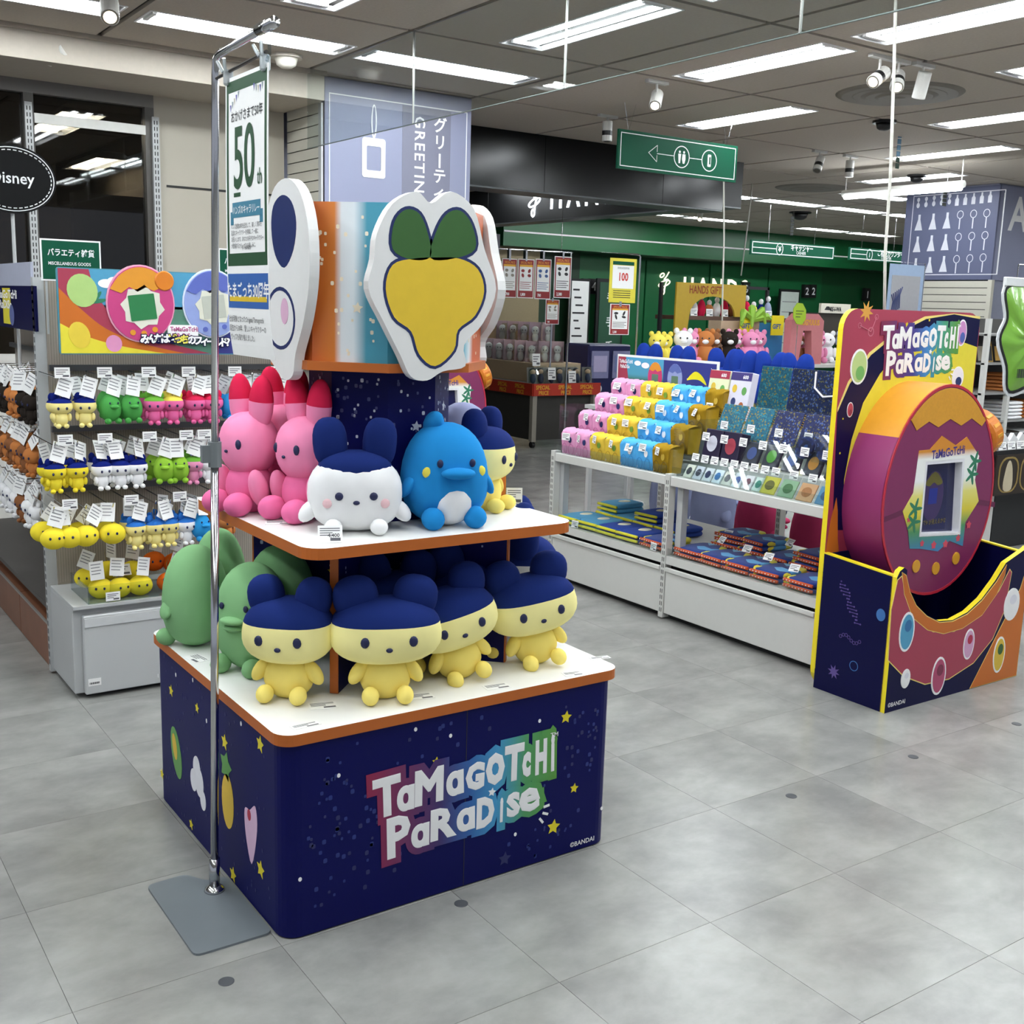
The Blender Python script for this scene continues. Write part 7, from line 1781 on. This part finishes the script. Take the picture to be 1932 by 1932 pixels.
for k, (x0, x1, y0, y1, Y, lab) in enumerate(((1550, 1604, 572, 592, 7.6, 'cream RE-I-WA shelf sign above the pink arch'), (1862, 1912, 578, 602, 7.6, 'cream RE-I-WA shelf sign at the right shelves'))):
    a, b = at_y(x0, y0, Y), at_y(x1, y1, Y)
    t = thing('shelf_sign', lab, 'sign', (a.x, Y, b.z), group='cream shelf signs')
    box('plate', a.x, b.x, Y, Y+.03, b.z, a.z, mat('sign_cream', 'ddd8c8', .5), t); m_ = MB(); add_text(m_, 'RE-I-WA', (a.z-b.z)*.62, frameY(Y-.001), a.x+(b.x-a.x)*.30, b.z+(a.z-b.z)*.22, .001, bold=.04, sx=.78)
    m_.prism([(a.x+.05, b.z+.03), (a.x+.15, b.z+.03), (a.x+.12, a.z-.03), (a.x+.08, a.z-.03)], 0, .001, frameY(Y-.001)); m_.build('lettering', INK, t)
    for x_ in (a.x, b.x+.25): box('leg', x_, x_+.03, Y+.33, Y+.36, 0, b.z-.32, BLACK, t)
    box('shelf_box', a.x-.02, b.x+.3, Y+.03, Y+.4, b.z-.32, b.z, mat('shelf_box_dark', '3a3630', .6), t)

# ---- goods at the right edge
rs_ = thing('stock_shelf', 'grey stock shelves with folded shirts at the right edge', 'shelving', (7.6, 4.6, 0))
SY = 5.2
xa = at_y(1845, 800, SY).x; xb = xa+1.6
for z in (.55, .80, 1.03, 1.27, 1.50): box('shelf', xa, xb, SY, SY+.5, z-.015, z, mat('shelf_grey', '8a8a88', .5), rs_)
xm = at_y(1893, 800, SY).x
for x in (xa, xm, xb): box('upright', x, x+.035, SY-.01, SY+.03, 0, 1.62, STEEL, rs_)
box('back_panel', xa, xb, SY+.5, SY+.51, 0, 1.62, mat('shelf_back', '4c4b49', .6), rs_)
for r_, z in enumerate((.80, 1.03, .55)):
    for c_i in range(2):
        for k in range(5):
            cc = ['white', 'tan', 'dark'][r_ if c_i == 0 else (r_+1) % 3]
            t = thing('folded_tee', f'{["bottom", "second", "middle", "fourth", "top"][k]} folded {["white", "brown", "black"][r_ if c_i == 0 else (r_+1) % 3]} shirt in the {["left", "right"][c_i]} pile of the {["middle", "upper", "lower"][r_]} stock shelf', 'shirt', (xm+.10+.30*c_i, SY+.03, z+k*.03), local=True, group='folded shirts on the stock shelves')
            MB().blob((.12, .15, .014), (.13, .16, .0145), n=14, k=6, e=.45).build('fold', fabric('mini_'+cc, MC[cc]), t, smooth=True)
for k in range(4):
    x = xa+.06+k*.12; t = thing('art_board', f'{ORD[k]} framed art print from the left on the upper stock shelf', 'art print', (x, SY+.1, 1.272+.0), local=True, rot=(A(-12), 0, 0), group='framed art prints on the stock shelf')
    box('frame', 0, .10, 0, .012, 0, .15+.02*(k % 2), [BLACK, mat('frame_gold', '8a7038', .4), BLACK, mat('frame_white')][k], t); box('print', .012, .088, -.001, 0, .012, .13, [mat('print_sepia', '8a8272', .5), mat('print_night', '20242c', .5), mat('print_ochre', 'a8823c', .5), mat('print_blue')][k], t)
dk = thing('goods_table', 'dark fronted goods table with white cards at the right edge', 'table', (7.3, 4.35, 0))
DYY = 4.30
xa2 = at_y(1876, 900, DYY).x
box('top', xa2, xa2+1.4, DYY, DYY+.7, .70, .73, BLACK, dk)
box('front_print', xa2, xa2+1.4, DYY-.01, DYY, .42, .70, mat('print_dark_brown', '2a211a', .4), dk)
for k in range(5): MB().prism([rrect(xa2+.03+k*.26, xa2+.27+k*.26, .435, .685, .09), rrect(xa2+.045+k*.26, xa2+.255+k*.26, .445, .672, .08)[::-1]], 0, .002, frameY(DYY-.01)).build('gold_arch_print', mat('gold_ink', '8a7440', .4), dk)
for k in range(4):
    MB().prism(spline([(xa2+.10+k*.26, .46), (xa2+.20+k*.26, .46), (xa2+.19+k*.26, .60), (xa2+.15+k*.26, .66), (xa2+.11+k*.26, .60)], 4), 0, .0022, frameY(DYY-.01)).build('pale_figure_print', [mat('fig_cream', 'b8ac92', .5), mat('fig_olive', '6a6238', .5)][k % 2], dk)
box('pedestal', xa2+.20, xa2+1.3, DYY+.1, DYY+.6, 0, .70, mat('pedestal_black', '1c1d1f', .5), dk); box('white_leg', xa2+.02, xa2+.19, DYY+.1, DYY+.12, 0.02, .42, STEEL, dk)
for k in range(6): 
    x = xa2+.03+k*.11
    shelf_card(f'{ORD[k]} white card from the left along the goods table front', x+.05, DYY+.01, .732, tilt=10, w_=.095, h=.055, group='white cards on the goods table', face='y')
    packet(f'{ORD[k]} clear bag packet from the left on the goods table', x+.05, DYY+.12, .74, .10, .08, .03, (mat('bag_white', 'dcdcdc', .25), mat('bag_mark', 'b0a890', .5)), 0, 'packet', 'clear_bag', 'clear bags on the goods table', False, False).rotation_euler = (A(-50), 0, A(90))
# green bag hung at the right edge
gbg = thing('green_bag', 'lime green foil bag with black edge hanging at the right edge', 'bag', (5.6, 3.4, 1.2))
GBY = 3.6
pts = PY([(1898, 545), (1940, 538), (1990, 540), (1992, 715), (1950, 722), (1903, 738), (1898, 690), (1886, 640), (1900, 600)], GBY)
mb = MB(); n_ = 40; outl_ = spline(pts, 5); cxx = sum(p[0] for p in outl_)/len(outl_); czz = sum(p[1] for p in outl_)/len(outl_)
vs = []; fs = []; L_ = len(outl_)
for sgn in (-1, 1):
    for k in range(6):
        f_ = 1-k/5.5; bul = .05*(1-f_**2)
        for i, p in enumerate(outl_): vs.append((cxx+(p[0]-cxx)*f_, GBY+sgn*(bul+.006*math.sin(i*1.3+k)*(k > 0)), czz+(p[1]-czz)*f_))
for s_ in range(2):
    o0 = s_*6*L_
    for k in range(5):
        for i in range(L_):
            j = (i+1) % L_; f = (o0+k*L_+i, o0+k*L_+j, o0+(k+1)*L_+j, o0+(k+1)*L_+i); fs.append(f if s_ == 1 else f[::-1])
    fs.append(tuple(o0+5*L_+i for i in range(L_)))
mb.add(vs, fs); mb.build('foil_body', mat('foil_green', '74a83c', .22, var=.15, scale=12, coat=.4), gbg, smooth=True)
bo_ = offset_poly(outl_, .012)
MB().prism([bo_, offset_poly(outl_, -.004)], -.008, .008, frameY(GBY)).build('black_edge', BLACK, gbg)
MB().prism([offset_poly(outl_, .03), offset_poly(outl_, .012)], -.004, .004, frameY(GBY)).build('clear_edge', mat('clear_edge', 'c9cdcf', .2), gbg)
a = at_y(1896, 522, GBY)
MB().box(a.x, a.x+.25, GBY-.01, GBY+.01, a.z-.05, a.z+.0, bev=.004).build('header_strip', mat('header_clear', 'cdd0d0', .25), gbg)
MB().tube([(a.x+.12, GBY, a.z), (a.x+.12, GBY, a.z+.07), (a.x+.3, GBY, a.z+.075)], .004, 6).build('hang_rod', CHROME, gbg)
m_ = MB()
for q in range(8): 
    z_ = at_y(1915, 712, GBY).z; m_.box(at_y(1906, 700, GBY).x+q*.012, at_y(1906, 700, GBY).x+q*.012+.004+.003*(q % 2), GBY-.045, GBY-.043, z_, z_+.05)
m_.build('barcode', INK, gbg)
# blue white printed bag poster left of the flask pillar
a, b = at_y(1680, 497, 6.5), at_y(1738, 575, 6.5)
t = thing('blue_poster', 'pale blue hanging poster above the egg booth header', 'poster', (a.x, 6.5, b.z))
box('sheet', a.x, b.x, 6.5, 6.505, b.z-.25, a.z, mat('poster_sky', '9fb4d0', .5), t); box('picture', a.x+.04, b.x-.05, 6.498, 6.5, b.z-.2, a.z-.1, mat('poster_grey', 'a8a8ac', .5), t)
m_ = MB()
for q in range(7): m_.tube([(a.x+.06+.02*q, 6.497, b.z-.1+.01*q), (a.x+.08+.015*q, 6.497, b.z+.02+.01*q), (a.x+.05+.025*q, 6.497, b.z+.08+.012*q)], .006, 4)
m_.build('ink_strokes', mat('indigo_ink', '1c2c64', .5), t)
MB().tube([(b.x+.02, 6.51, 0), (b.x+.02, 6.51, a.z+.02), (a.x-.02, 6.51, a.z+.02)], .006, 6).build('frame_rod', CHROME, t)
# capsule machine beside the sale wagon
p0, p1 = at_y(1112, 640, 10.9), at_y(1192, 640, 10.9)
cm_ = thing('capsule_machine', 'navy capsule machine with clear dome beside the sale wagon', 'capsule machine', (p0.x, 10.9, 0))
CN = mat('machine_navy', '14184e', .35)
zt = at_y(1150, 650, 10.9).z
box('cabinet', p0.x, p1.x, 10.9, 11.4, 0, zt, CN, cm_, bev=.02)
for q in range(2):
    xx = p0.x+.02+q*(p1.x-p0.x)*.5; ww = (p1.x-p0.x)*.5-.05
    box('window', xx+.02, xx+ww, 10.885, 10.9, zt-.42, zt-.08, mat('machine_window', '8c8cb4', .12), cm_)
    box('card', xx+.05, xx+ww-.03, 10.88, 10.885, zt-.34, zt-.14, [mat('machine_card', 'b8b0d4', .5), mat('machine_card_b', '7a86b8', .5)][q], cm_)
    MB().lathe([(.05, 0), (.05, .02), (.03, .03)], 18, frameY(10.9) @ T(xx+ww*.5, zt-.55, 0)).build('crank', mat('crank_white', 'd0d0d8', .4), cm_)
    box('chute', xx+.06, xx+ww-.04, 10.89, 10.9, zt-.80, zt-.66, BLACK, cm_)
